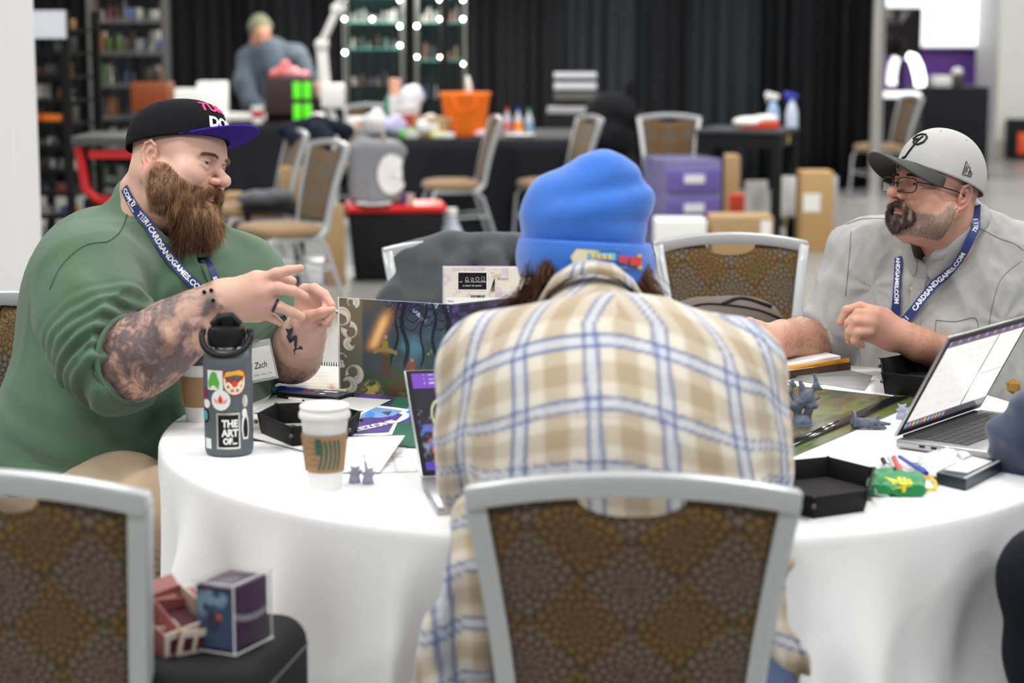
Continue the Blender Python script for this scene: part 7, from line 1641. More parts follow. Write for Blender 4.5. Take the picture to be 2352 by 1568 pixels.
o = thing('toy_pile', 'pink and red toys heaped on the case with green windows', 'toy', tuple(P(658, 178, 17.15))); s = SDF(tuple(Vector(P(658, 160, 17.15))-Vector((.25, .2, .15))), tuple(Vector(P(658, 160, 17.15))+Vector((.25, .2, .2))), .012)
for a, b, r_ in ((630, 170, .045), (650, 165, .06), (675, 168, .055), (700, 172, .04), (655, 148, .04)): s.ell(P(a, b, 17.15), r_, .02)
v_, f_ = s.mesh(); link_mesh('pile', np_mesh('pile', v_, f_), mat('pink_red_plastic', (.75, .12, .12), .5, col2=(.75, .35, .38), vscale=12), o, False)
def far_cup(label, px, py, Y, r, h, m_, band=None, group='cups on the far tables', z=.76):
    p = P(px, py, Y); o = thing('cup', label, 'cup', (p.x, Y, z), 0, group); f = MB(); f.lathe([(0, 0), (r*.78, 0), (r, h), (r*.96, h), (r*.74, .01), (0, .01)], n=20); f.build('cup_body', m_, o, smooth=True)
    if band: f = MB(); f.lathe([(r*.87, h*.35), (r*.96, h*.75)], n=20); f.build('print_band', band, o, smooth=True)
    return o
m_rdp = mat('red_print', (.55, .04, .03), .5)
far_cup('white and red paper cup left of the case with green windows', 592, 262, 16.98, .055, .15, m_pap, m_rdp, z=.775)
# ---- white magnifier lamp
o = thing('desk_lamp', 'tall white jointed workshop lamp clamped to the far table', 'lamp', (P(762, 260, 16.3).x, 16.3, 0)); m_wl = mat('white_enamel', (.82, .82, .80), .35)
f = MB(); f.tube([P(770, 290, 16.3), P(757, 240, 16.3), P(748, 190, 16.3)], .032, 8); f.build('lower_post', m_wl, o, smooth=True, local=False)
f = MB(); f.bar(P(748, 215, 16.3), P(738, 100, 16.3), .085, .06); f.build('lower_arm', m_wl, o, bevel=.01, local=False); f = MB(); f.bar(P(738, 102, 16.3), P(776, 18, 16.3), .075, .055); f.build('upper_arm', m_wl, o, bevel=.01, local=False)
for a, b in ((739, 103), (776, 22)): f = MB(); f.ball(P(a, b, 16.3), .058, 14, 10); f.build('joint', m_wl, o, smooth='all', local=False)
f = MB(); f.box(P(765, 220, 16.3), (.19, .16, .20)); f.build('base_box', m_wl, o, bevel=.02, local=False); f = MB(); f.tube([P(776, 18, 16.3), P(800, -40, 16.2), P(850, -60, 16.1)], .03, 8); f.lathe([(0, 0), (.14, 0), (.15, .03), (.14, .06), (0, .07)], c=tuple(P(860, -62, 16.1)), n=24); f.build('lamp_head', m_wl, o, smooth=True, local=False)
f = MB(); f.tube([P(770, 288, 16.3), Vector((P(770, 288, 16.3).x, 16.3, .01))], .025, 8); f.box((P(770, 288, 16.3).x, 16.3, .01), (.3, .3, .02)); f.build('stand', m_wl, o, local=False)
# ---- glass cabinets with lit miniatures
m_gls = mat('green_glass_edge', (.10, .55, .45), .08, alpha=.85, emit=(.02, .25, .19), estr=.35); m_pane = mat('cabinet_glass', (.02, .06, .055), .04, alpha=.10); m_led = mat('led_spot', (1, 1, 1), .3, emit=(1, .97, .85), estr=60)
mcol = [mat('model_%d' % i, c, .5) for i, c in enumerate([(.72, .62, .58), (.55, .50, .46), (.75, .70, .72), (.60, .28, .24), (.05, .26, .20), (.14, .24, .50), (.42, .30, .42), (.65, .50, .28), (.25, .23, .22)])]
def figure_bm(r, h, k):
    f = MB(); f.lathe([(0, 0), (r, 0), (r, .008), (r*.4, .012), (r*.55, h*.35), (r*.35, h*.6), (r*.5, h*.72), (r*.3, h*.85), (r*.32, h*.95), (0, h)], n=9, sx=1.0, sy=.8); f.bar((0, 0, h*.6), (r*1.2*(-1)**k, 0, h*.8), r*.25); return f
random.seed(11)
def cabinet(label, px0, px1, Y, shelves, top, dens, bright):
    x0, x1 = P(px0, 200, Y).x, P(px1, 200, Y).x; w_ = x1-x0; o = thing('glass_cabinet', label, 'cabinet', ((x0+x1)/2, Y, 0))
    f = MB(); f.box((0, 0, .10), (w_, .4, .20)); f.build('plinth', m_bk, o, bevel=.005)
    for x in (-w_/2, w_/2):
        for y in (-.19, .19): f = MB(); f.box((x, y, top/2), (.012, .012, top)); f.build('corner_post', m_alu, o)
    for c_, d_ in (((0, -.2, top/2), (w_, .004, top-.2)), ((-w_/2, 0, top/2), (.004, .4, top-.2)), ((w_/2, 0, top/2), (.004, .4, top-.2))): f = MB(); f.box(c_, d_); f.build('glass_pane', m_pane, o)
    for i, z in enumerate(shelves):
        f = MB(); f.box((0, 0, z), (w_-.01, .39, .010)); f.build('glass_shelf', m_gls if z > 1.25 else m_pane, o)
        for x in (-w_/2+.01, 0, w_/2-.01):
            if random.random() < .85: f = MB(); f.ball((x, -.2, z+random.choice((.03, -.03))), .009 if z > 1.3 else .006, 8, 6); f.build('led_spot', m_led if z > 1.1 else m_sil, o)
        n = dens[i]; 
        for k in range(n):
            hh = random.uniform(.05, .15); r_ = random.uniform(.018, .04); g_ = figure_bm(r_, hh, k).build('figure', random.choice(mcol[:4] if z > 1.3 else mcol), None)
            bpy.data.objects.remove(g_) if False else None
            t_ = thing('model_figure', 'tiny painted figure, %s from the left on the %s shelf of the %s glass cabinet' % (ORD[k], ORD[i], 'left' if px0 < 900 else 'right'), 'figurine', ((x0+x1)/2-w_/2+.04+(w_-.08)*(k+.5)/n, Y+random.uniform(-.12, .1), z+.005), random.random()*3, 'models in the glass cabinets')
            g_.parent = t_
    if bright:
        l = bpy.data.lights.new('cabinet_light', 'AREA'); l.size = w_; l.energy = bright; l.color = (1, .95, .88); lo_ = bpy.data.objects.new('cabinet_light', l); COL.objects.link(lo_); lo_.location = ((x0+x1)/2, Y-.02, top-.02)
    return o
def zs(*ys, Y=17.6): return [P(0, y, Y).z for y in ys]
cabinet('left lit glass display cabinet full of small models', 795, 925, 17.6, zs(330, 292, 196, 112, 52, -8), 2.05, [3, 4, 6, 6, 8, 8], 70)
cabinet('right lit glass display cabinet with a few models', 958, 1068, 17.6, zs(310, 225, 138, 52, -8), 2.05, [3, 4, 5, 7, 7], 70)
f = MB(); x_ = P(1020, 100, 17.2).x; f.cyl((x_, 17.2, 0), (x_, 17.2, 2.5), .035, n=10); f.box((x_, 17.2, .01), (.35, .35, .02)); tag(f.build('black_post', m_bk, smooth=True), 'thin black post standing in front of the right glass cabinet', 'post')
# ---- orange tote, bottles and clutter on table B
o = thing('orange_tote', 'bright orange soft tote bag standing on the long black table', 'bag', (P(1069, 295, 15.2).x, 15.2, .76)); m_or = mat('orange_fabric', (.85, .17, .005), .7, var=.12, vscale=9)
f = MB(); f.lathe([(0, 0), (.14, 0), (.148, .02), (.185, .30), (.198, .33), (.19, .335), (.17, .30), (.135, .02), (0, .02)], n=36, sy=.75); f.build('bag_body', m_or, o, smooth='all')
for q in (-1, 1): f = MB(); f.tube([(-.09, q*.12, .31), (-.06, q*.125, .20), (.06, q*.125, .20), (.09, q*.12, .31)], .010, 6); f.build('handle', m_or, o, smooth='all')
f = MB(); f.tube([(.035, 0, .25), (.025, 0, .40), (.015, 0, .46)], [.03, .022, .01], 10); f.build('white_tissue', m_pap, o, smooth='all')
def far_bottle(label, px, py, Y, hh, liquid, capm, group='drink bottles on the long black table', z=.76, r=.032):
    p = P(px, py, Y); o = thing('bottle', label, 'bottle', (p.x, Y, z), 0, group); f = MB(); f.lathe([(0, 0), (r, .003), (r, hh*.55), (r*.8, hh*.66), (r*.36, hh*.85), (r*.36, hh*.92)], n=20); f.build('bottle_body', mat('clear_bottle', (.75, .85, .95), .08, alpha=.55), o, smooth=True)
    f = MB(); f.lathe([(r*1.02, hh*.18), (r*1.02, hh*.5)], n=20); f.build('label', liquid, o, smooth=True); f = MB(); f.lathe([(0, .005), (r*.92, .006), (r*.92, hh*.5), (0, hh*.5)], n=20); f.build('drink', liquid, o, smooth=True); f = MB(); f.cyl((0, 0, hh*.9), (0, 0, hh), r*.45, n=14); f.build('cap', capm, o, smooth=True); return o
far_bottle('drink bottle with red cap and pink label right of the orange tote', 1165, 290, 15.4, .21, mat('pink_drink', (.75, .22, .20), .4), mat('red_cap', (.5, .02, .03), .4)); far_bottle('orange soda bottle with a blue cap, middle of the three bottles', 1190, 290, 15.3, .215, mat('orange_drink', (.90, .25, .01), .4), mat('blue_cap', (.03, .05, .45), .4)); far_bottle('water bottle with a green cap, right of the orange soda', 1215, 290, 15.4, .205, mat('water_label', (.25, .45, .62), .4), mat('green_cap', (.02, .35, .12), .4))
random.seed(5)
def clut(label, cat, name, px, py, Y, kind, sz, m_, z=.76, **k):
    p = P(px, py, Y); o = thing(name, label, cat, (p.x, Y, z), random.uniform(-.5, .5), 'clutter on the long black table')
    if kind == 'box': f = MB(); f.box((0, 0, sz[2]/2), sz); f.build('body', m_, o, bevel=.004); f = MB(); f.box((0, -sz[1]/2-.001, sz[2]*.55), (sz[0]*.6, .002, sz[2]*.4)); f.build('label', k.get('m2', m_pap), o)
    if kind == 'tub': f = MB(); f.lathe([(0, 0), (sz[0]*.42, 0), (sz[0]*.5, sz[2]*.9), (sz[0]*.53, sz[2]*.9), (sz[0]*.53, sz[2]), (0, sz[2])], n=24); f.build('tub_body', m_, o, smooth=True); f = MB(); f.lathe([(sz[0]*.47, sz[2]*.3), (sz[0]*.5, sz[2]*.7)], n=24); f.build('label', k.get('m2', m_rdp), o, smooth=True)
    if kind == 'bag':
        s = SDF((-sz[0], -sz[1], -.01), (sz[0], sz[1], sz[2]*1.3), .012); s.ell((0, 0, sz[2]*.45), (sz[0]*.5, sz[1]*.5, sz[2]*.5), .02); s.ell((sz[0]*.1, 0, sz[2]*.8), (sz[0]*.25, sz[1]*.3, sz[2]*.25), .03); s.cut((0, 0, .0), (0, 0, -1)); v_, f_ = s.mesh(); n_ = vnormals(v_, f_); v_ = v_+n_*(.018*(ridge(v_, 18, int(px))-.6))[:, None].astype(np.float32); link_mesh('bag_film', np_mesh('bag_film', v_, f_), m_, o)
    return o
m_pk = mat('pale_plastic', (.72, .73, .78), .3); m_lm = mat('lime_green', (.12, .55, .03), .5); m_ywl = mat('lemon_yellow', (.65, .62, .03), .5); m_sal = mat('salmon', (.80, .42, .28), .5); m_lav = mat('lavender', (.50, .48, .72), .5)
for a in (('stack of white boxes with a tan label, beside the lamp on the long table', 'box', 'snack_box', 835, 270, 15.6, 'box', (.24, .2, .13), m_pap, .76, m_sal), ('large white and red detergent jug shaped tub on the clutter table', 'tub', 'tub', 935, 285, 15.6, 'tub', (.20, .2, .22), m_pap, .76, m_rdp),
          ('grey plastic bag slumped on the white tub pile', 'bag', 'plastic_bag', 945, 235, 15.7, 'bag', (.20, .16, .17), m_pk, .96, None), ('salmon coloured tall canister behind the clutter', 'canister', 'canister', 907, 240, 15.8, 'tub', (.09, .1, .42), m_sal, .76, m_pap),
          ('lavender and white snack packet at the middle of the clutter', 'packet', 'snack_packet', 905, 300, 15.25, 'bag', (.22, .14, .15), m_lav, .76, None), ('crumpled white paper bag in front of the cardboard box', 'bag', 'paper_bag', 985, 305, 15.18, 'bag', (.20, .14, .16), m_pap, .76, None),
          ('open cardboard box behind the white bag', 'box', 'cardboard_box', 1000, 290, 15.2, 'box', (.28, .2, .15), m_cb, .76, None), ('clear tub with a red print left of the orange tote', 'tub', 'tub', 1040, 305, 15.18, 'tub', (.14, .14, .15), m_pap, .76, m_rdp),
          ('lime green packet at the table front', 'packet', 'snack_packet', 935, 322, 15.02, 'box', (.12, .06, .06), m_lm, .76, m_lm), ('yellow green packet near the clear tub', 'packet', 'snack_packet', 1003, 315, 15.02, 'box', (.10, .06, .05), m_ywl, .76, m_pap),
          ('white bowl at the front edge of the clutter table', 'bowl', 'bowl', 945, 326, 15.0, 'tub', (.12, .12, .05), m_pap, .76, m_pap), ('pale plastic bag at the left end of the clutter', 'bag', 'plastic_bag', 862, 300, 15.25, 'bag', (.20, .16, .20), m_pk, .76, None),
          ('white paper plates right of the chair top on the clutter table', 'plate', 'paper_plate', 1195, 300, 15.18, 'tub', (.22, .22, .02), m_pap, .76, m_pap), ('white napkin stack left of the orange tote base', 'napkins', 'napkin_stack', 1018, 318, 15.02, 'box', (.16, .1, .04), m_pap, .76, m_pap),
          ('pink wrapper beside the chair top on the clutter table', 'wrapper', 'snack_packet', 1112, 303, 15.08, 'bag', (.16, .1, .05), mat('blush', (.65, .45, .48), .5), .76, None), ('green toy model beside the left cabinet', 'toy', 'toy_model', 905, 250, 16.1, 'bag', (.17, .14, .28), mcol[4], .80, None)):
    lb, ct_, nm_, px, py, Y, kd, sz, mm, z_, m2 = a; clut(lb, ct_, nm_, px, py, Y, kd, sz, mm, z_, m2=m2 or m_pap)
# ---- person in the grey hoodie
man5 = thing('person', 'person standing far back in a blue-grey hoodie and olive knit cap, looking down', 'person', (P(630, 300, 18.1).x, 18.1, 0))
HM5 = head_matrix(598, 80, 18.1, .25, -.95, pitch=-16, scale=1.1, zs=.92); V, Fq, C = sculpt_head(h=.004); C = C*np.array((.7, .58, .5)); xb = P(630, 200, 18.1).x
s = SDF((xb-.35, 17.7, .8), (xb+.35, 18.5, 1.5), .016); s.ell((xb, 18.15, 1.15), (.15, .1, .25), .05); s.cone((P(597, 100, 18.1).x, 18.12, 1.4), (xb, 18.15, 1.3), .055, .09, .05); Vb, Fb = s.mesh(); h5 = [simple_hand(P(722, 195, 17.75), P(735, 212, 17.7), (0, 0, 1)), simple_hand(P(620, 262, 17.75), P(640, 270, 17.7), (1, 0, 0))]
link_mesh('body', np_mesh('body', *(lambda t: (t[0], t[1], True, t[2]))(join_np([(xf(V, HM5), Fq, C), (Vb, Fb, skin_cols(Vb))]+h5))), m_skin, man5, False)
s = SDF((xb-.50, 17.55, .62), (xb+.55, 18.5, 1.6), .013)
s.ell((xb, 18.15, 1.12), (.21, .15, .30), .06); s.ell((xb-.01, 18.15, .86), (.22, .16, .16), .08); s.cone((xb-.05, 18.14, 1.40), (xb-.22, 18.14, 1.32), .08, .09, .06); s.cone((xb-.02, 18.14, 1.40), (xb+.20, 18.14, 1.33), .08, .09, .06); s.ell((P(603, 105, 18.1).x+.02, 18.2, 1.425), (.15, .11, .075), .06); s.cone((xb-.05, 18.08, 1.36), (xb-.02, 18.08, 1.25), .12, .14, .06)
s.chain([(xb-.24, 18.14, 1.30), tuple(P(560, 195, 18.0)), tuple(P(575, 235, 17.9)), tuple(P(618, 262, 17.78))], [.095, .085, .075, .055], .05, k0=.07); s.chain([(xb+.20, 18.14, 1.32), tuple(P(690, 140, 18.0)), tuple(P(712, 178, 17.85)), tuple(P(722, 195, 17.77))], [.095, .080, .065, .05], .05, k0=.07)
s.cone(HM5.translation, HM5.translation+Vector((0, -.03, -.2)), .07, .05, .01, op=-1); V, Fq = s.mesh(); N = vnormals(V, Fq); V = V+N*(.016*(ridge(V*np.array((1.2, 1, .5), np.float32), 7, 5)-.6))[:, None].astype(np.float32)
link_mesh('hoodie', np_mesh('hoodie', V, Fq), mat('slate_fleece', (.055, .078, .10), .95, sheen=.2), man5, False)
s = SDF(tuple(HM5.translation-Vector((.14, .14, .06))), tuple(HM5.translation+Vector((.14, .14, .24))), .008); s.ell(HM5.translation+Vector((-.005, .012, .07)), (.112, .122, .098), .02); s.ell(HM5.translation+Vector((-.005, .012, .13)), (.07, .07, .06), .03); s.cut(HM5 @ Vector((0, .06, .045)), (0, -.55, -1)); v_, f_ = s.mesh(); link_mesh('knit_cap', np_mesh('knit_cap', v_, f_), mat('olive_knit', (.16, .165, .10), .9, bump=.3, bscale=100), man5, False)
s = SDF((xb-.35, 17.8, .0), (xb+.35, 18.5, .95), .016)
for q in (-1, 1): s.chain([(xb+q*.09, 18.15, .85), (xb+q*.11, 18.13, .48), (xb+q*.12, 18.15, .10)], [.11, .08, .06], .03)
v_, f_ = s.mesh(); link_mesh('trousers', np_mesh('trousers', v_, f_), m_bk, man5, False); shoes(man5, [(xb-.12, 18.15, -95), (xb+.12, 18.15, -85)])
# ---- black tote with red lid and the grey bag on it
o = thing('storage_tote', 'black storage tote with a red lid, the grey bag standing on it', 'tote', (P(903, 640, 12.4).x, 12.65, 0), R(6)); 
f = MB(); f._add([(-.26, -.18, 0), (.26, -.18, 0), (.26, .18, 0), (-.26, .18, 0), (-.30, -.22, .43), (.30, -.22, .43), (.30, .22, .43), (-.30, .22, .43)], [(3, 2, 1, 0), (4, 5, 6, 7), (0, 1, 5, 4), (1, 2, 6, 5), (2, 3, 7, 6), (3, 0, 4, 7)]); f.build('tub', m_blp, o, bevel=.02)
f = MB(); f.box((0, 0, .455), (.63, .47, .045)); f.build('lid', mat('red_lid', (.62, .012, .012), .35), o, bevel=.015)
o = thing('grey_bag', 'grey reusable shopping bag with a round white print on the red lid', 'bag', (P(868, 470, 12.6).x, 12.6, .478)); s = SDF((-.26, -.2, -.02), (.26, .2, .56), .010)
s.box((-.01, 0, .20), (.17, .10, .20), .05, .03); s.cone((-.13, 0, .30), (-.10, 0, .44), .05, .03, .05); s.cone((.10, 0, .28), (.15, 0, .33), .05, .03, .05); v_, f_ = s.mesh(); n_ = vnormals(v_, f_); v_ = v_+n_*(.014*(ridge(v_*np.array((1, 1, .6), np.float32), 9, 6)-.6))[:, None].astype(np.float32); link_mesh('bag_body', np_mesh('bag_body', v_, f_), mat('grey_bag_fabric', (.22, .22, .24), .6), o); tg = bvh(v_+np.array(o.location, np.float32), f_)
pts = [hit(tg, 899+32*k*math.cos(a), 400+46*k*math.sin(a), .010)[0] or P(899, 400, 12.45) for k in (.02, .35, .7, 1) for a in np.linspace(0, 6.28, 25)[:-1]]; f = MB(); f._add(pts, [(r_*24+i, r_*24+(i+1) % 24, r_*24+24+(i+1) % 24, r_*24+24+i) for r_ in range(3) for i in range(24)]); f.build('round_print', m_pap, o, local=False)
for q in (-1, 1): f = MB(); f.tube([(-.10+q*.05, q*.06, .40), (-.10, q*.06, .52), (.02, q*.06, .50), (.06, q*.06, .36)], .008, 6); f.build('handle', mat('beige_webbing', (.45, .40, .34), .8), o, smooth='all')
o = thing('paper_plate', 'white paper plate lying on the red tote lid', 'plate', (P(868, 480, 12.4).x-.03, 12.44, .478)); f = MB(); f.lathe([(0, .002), (.07, .002), (.115, .014), (.116, .018), (.07, .006), (0, .005)], n=32); f.build('plate', m_pap, o, smooth=True)
far_cup('small purple cup on the red lid right of the grey bag', 925, 472, 12.55, .028, .07, mat('purple_cup', (.10, .03, .25), .4), z=.478); far_cup('small beige cup on the red lid, at its right end', 942, 472, 12.5, .028, .07, mat('beige_cup', (.55, .45, .38), .5), z=.478)
o = far_bottle('tall white jug with an orange label on the floor by the red lidded tote', 1037, 560, 12.9, .42, m_pap, m_pap, None, 0, .085)
# cardboard beside the first empty chair
cube_thing('flat_cardboard', 'flat cardboard panel standing behind the empty chair by the tote', 'cardboard', 745, 470, 793, 660, 12.3, .04, m_cb, base=0, rz=10); cube_thing('cardboard_box', 'small cardboard box on the jacket chair behind the empty chair', 'box', 640, 385, 690, 445, 12.4, .2, m_cb, base=.5); cube_thing('cardboard_box', 'tall cardboard box standing left of the empty chair behind the beard', 'box', 512, 445, 550, 560, 12.6, .2, m_cb, base=0)
cube_thing('white_crate', 'low white crate on the floor under the empty chair', 'crate', 600, 600, 742, 660, 12.3, .3, m_pk, base=0)
drape_obj('folded_jacket', 'dark folded jacket on a black stool beside the jacket chair', 'jacket', [(tuple(P(600, 455, 12.3)), (.16, .14, .05)), (tuple(P(640, 450, 12.3)), (.10, .12, .045))], m_jk, h=.014, fold=(.012, 9)); o = cube_thing('black_stool', 'low black stool with a red crossbar under the folded jacket', 'stool', 555, 472, 690, 490, 12.2, .4, m_bk)
for x in (-.15, .15):
    for y in (-.15, .15): f = MB(); f.bar((x, y, 0), (x, y, -P(0, 490, 12.2).z), .03); f.build('leg', m_bk, o)
f = MB(); f.bar((-.15, -.17, -.10), (.02, -.17, -.10), .05, .03); f.build('red_bar', mat('red_lid', (.62, .012, .012), .35), o)
drape_obj('dark_jacket', 'navy jacket hanging over the far chair behind the empty chair', 'jacket', [(tuple(P(655, 298, 12.75)), tuple(P(730, 285, 12.75)), (.05, .05)), (tuple(P(730, 285, 12.75)), tuple(P(800, 300, 12.75)), (.05, .04)), (tuple(P(670, 310, 12.65)), tuple(P(700, 335, 12.6)), (.05, .06)), (tuple(P(730, 300, 12.65)), tuple(P(750, 320, 12.6)), (.06, .06))], mat('navy_jacket', (.012, .016, .028), .9), h=.014, fold=(.014, 9))
# ---- left racks
m_rk = mat('rack_black', (.010, .010, .010), .5); m_rg = mat('rack_grey', (.13, .13, .13), .5, .3)
rcol = [mat('boxed_%d' % i, c, .45) for i, c in enumerate([(.30, .30, .32), (.16, .16, .18), (.05, .05, .06), (.45, .43, .40), (.10, .16, .34), (.34, .16, .05), (.32, .10, .09), (.10, .16, .06), (.55, .54, .52), (.07, .06, .05), (.03, .03, .03)])]
def rack(name, label, px0, px1, Y, top, nsh, depth, mm, rz, stock, seed, items, grp, posts=4):
    random.seed(seed); x0, x1 = P(px0, 300, Y).x, P(px1, 300, Y).x; w_ = x1-x0; o = thing(name, label, 'rack', ((x0+x1)/2, Y+depth/2, 0), R(rz)); Mr = Matrix.Translation(o.location) @ Matrix.Rotation(R(rz), 4, 'Z')
    for x in (-w_/2, w_/2):
        for y in (-depth/2, depth/2): f = MB(); f.box((x, y, top/2), (.045, .04, top)); f.build('post', mm, o)
    zs_ = [.10+(top-.22)*i/(nsh-1) for i in range(nsh)]
    for z in zs_:
        f = MB(); f.box((0, 0, z), (w_, depth, .014)); f.bar((-w_/2, -depth/2-.005, z+.02), (w_/2, -depth/2-.005, z+.02), .012); f.build('shelf', mm, o)
        gap = (top-.22)/(nsh-1)*.62
        for k in range(items):
            hh = random.uniform(.45, 1.2)*gap; ww = w_/items*random.uniform(.6, .98); x = -w_/2+w_*(k+.5)/items; p = Mr @ Vector((x, -depth*.2+random.uniform(-.03, .03), z+.008))
            t_ = thing('boxed_model', 'small model, %s from the left on the %s shelf up of the %s' % (ORD[k], ORD[zs_.index(z)], stock), 'model', tuple(p), R(rz)+random.uniform(-.5, .5), grp); f = MB()
            if random.random() < .5: f.box((0, 0, hh/2), (ww, .09, hh)); f.build('box', random.choice(rcol), t_, bevel=.003)
            else: f = figure_bm(ww*.45, hh, k); f.build('figure', random.choice(rcol), t_)
    return o, Mr, zs_
o, Mr, zs_ = rack('shelf_rack', 'narrow black shelf rack at the left with a blank white sign on top', 52, 182, 12.5, 1.68, 11, .42, m_rk, -14, 'narrow black rack', 3, 7, 'models on the black rack')
sg = thing('blank_sign', 'blank white sign board on top of the narrow black rack', 'sign', (P(100, 57, 12.45).x, 12.46, P(0, 88, 12.45).z), R(-14)); f = MB(); f.box((0, 0, .085), (.295, .012, .17)); f.build('sign_board', mat('sign_white', (.72, .76, .82), .5), sg); f = MB(); f.box((0, .01, .085), (.315, .008, .19)); f.build('sign_frame', m_rk, sg)
f = MB(); a_ = P(60, 222, 12.3); tbo = thing('orange_boxes', 'row of three orange boxes on a shelf of the narrow black rack', 'box', (a_.x, 12.62, .985), R(-14))
for x0, w_ in ((-.07, .055), (.005, .03), (.105, .13)): f = MB(); f.box((x0, 0, .03), (w_, .08, .055)); f.build('box', mat('hot_orange', (.85, .20, .01), .5), tbo, bevel=.003)
rack('shelf_rack', 'wide dark grey wire shelf rack behind the narrow black rack', 205, 372, 13.6, 2.6, 12, .5, m_rg, 8, 'wide grey rack', 8, 10, 'models on the grey rack')
cube_thing('orange_crate', 'rust orange crate on the wide grey rack by the cap', 'crate', 300, 190, 385, 255, 13.5, .3, mat('rust_orange', (.30, .07, .015), .5))
o = thing('red_cart', 'dark tabled cart with red frame behind the black cap', 'cart', (P(270, 340, 10.8).x, 10.8, 0)); za = P(0, 322, 10.8).z
f = MB(); f.box((0, .2, za), (.46, .6, .05)); f.build('cart_top', mat('dark_top', (.07, .07, .065), .4), o, bevel=.008); m_rf = mat('red_frame', (.50, .01, .012), .35)
for x in (-.20, .20):
    f = MB(); f.tube([(x, -.06, za-.03), (x+.03, -.05, za-.26), (x+.10 if x < 0 else x-.10, -.05, za-.32)], .026, 8); f.build('red_tube', m_rf, o, smooth=True); f = MB(); f.bar((x, .2, za-.03), (x, .2, .02), .035); f.build('leg', m_rk, o)
f = MB(); f.bar((-.14, -.06, za-.07), (.2, -.06, za-.07), .045); f.bar((-.10, -.05, za-.32), (.18, -.05, za-.32), .045); f.build('red_bar', m_rf, o); f = MB(); f.box((0, .22, za*.42), (.38, .5, .5)); f.build('bin', m_rk, o, bevel=.01)
# ---- right of centre: printer stack, small table with cleaning things, cartons
o = cube_thing('drawer_stack', 'stacked grey equipment boxes on a black stand at the back', 'equipment', 1272, 165, 1370, 255, 17, .35, m_bk, base=.55); h_ = o['_h']
for k, (z, hh, mm) in enumerate(((h_-.03, .05, m_pk), (h_-.12, .06, m_pk), (h_-.21, .07, m_rg), (h_-.32, .06, m_gryp))): f = MB(); f.box((0, -.19, z), (o['_w']*(.98 if k < 3 else 1.3), .06, hh)); f.build('tray', mm, o, bevel=.006)
cube_thing('black_stand', 'black stand that carries the grey equipment boxes', 'stand', 1255, 262, 1400, 400, 16.95, .5, m_bk, base=0)
drape_obj('coat_pile', 'dark coats piled on a chair beside the equipment stack', 'coats', [(tuple(P(1405, 262, 15.6)), (.20, .15, .16)), (tuple(P(1385, 320, 15.6)), (.24, .2, .22)), (tuple(P(1450, 290, 15.7)), (.14, .12, .14)), (tuple(P(1445, 212, 15.7)), (.05, .05, .12)), (tuple(P(1410, 400, 15.6)), (.22, .2, .2)), (tuple(P(1410, 480, 15.6)), (.22, .2, .17))], mat('black_coat', (.008, .008, .010), .8), h=.022, fold=(.03, 6))
Yt_ = 14.3; za = P(0, 300, Yt_).z; x0, x1 = P(1630, 300, Yt_).x, P(1832, 300, Yt_).x; o = thing('small_table', 'small square black side table with wipes and spray bottles on it', 'table', ((x0+x1)/2, Yt_+.35, 0), R(-20)); w_ = x1-x0
f = MB(); f.box((0, 0, za-.012), (w_, .62, .028)); f.build('tabletop', mat('dark_grey_top', (.045, .047, .055), .45), o, bevel=.004); f = MB(); f.box((0, 0, za-.075), (w_-.04, .58, .10)); f.build('apron', m_bk, o); f = MB(); f.box((0, 0, .16), (w_-.06, .55, .03)); f.build('lower_shelf', m_bk, o)
for x in (-1, 1):
    for y in (-1, 1): f = MB(); f.box((x*(w_/2-.035), y*.27, za/2-.01), (.065, .06, za-.03)); f.build('leg', m_bk, o)
for q, z_ in ((w_/2-.018, za-.075), (w_/2-.028, .16)): f = MB(); f.box((q, .02, z_), (.012, .05, .06)); f.build('yellow_tag', mat('yellow_tag', (.45, .36, .02), .5), o)
tz = za+.003; p = P(1735, 290, Yt_+.3); o = thing('wipes_box', 'white and red wipes packet on the small black table', 'packet', (p.x, Yt_+.18, tz), R(-8)); f = MB(); f.box((.02, 0, .03), (.27, .15, .055)); f.build('red_box', mat('tomato_red', (.65, .06, .02), .5), o, bevel=.008); s = SDF((-.22, -.13, .0), (.22, .13, .14), .009); s.ell((-.06, 0, .05), (.12, .09, .04), .02); s.ell((.06, 0, .075), (.09, .07, .03), .02); v_, f_ = s.mesh(); link_mesh('white_wipes', np_mesh('white_wipes', v_, f_), m_pap, o)
def spray(label, px, Y, body, head, hh):
    p = P(px, 290, Y); o = thing('spray_bottle', label, 'bottle', (p.x, Y, tz), 0, 'cleaning bottles on the small table'); f = MB(); f.lathe([(0, 0), (.045, .004), (.045, hh*.4), (.030, hh*.6), (.016, hh*.72), (.016, hh*.78), (0, hh*.78)], n=20, sy=.7); f.build('bottle_body', body, o, smooth=True)
    f = MB(); f.box((-.01, 0, hh*.86), (.10, .03, .045), (0, .25, 0)); f.bar((-.035, 0, hh*.82), (-.045, 0, hh*.68), .012); f.build('spray_head', head, o, bevel=.006); return o
spray('spray bottle with white and red trigger on the small black table', 1775, Yt_+.35, mat('pale_blue_liquid', (.35, .50, .75), .3), m_pap, .27); o = spray('clear bottle with a blue cap right of the red trigger bottle', 1818, Yt_+.35, mat('cool_clear', (.55, .65, .80), .2), mat('blue_cap', (.03, .05, .45), .4), .27)
o = cube_thing('drawer_tower', 'purple tinted plastic drawer tower on the floor behind the light framed chair', 'drawers', 1504, 366, 1640, 508, 13.9, .5, mat('lilac_plastic', (.22, .20, .42), .25, alpha=.75), rz=14, base=0); h_, w_ = o['_h'], o['_w']
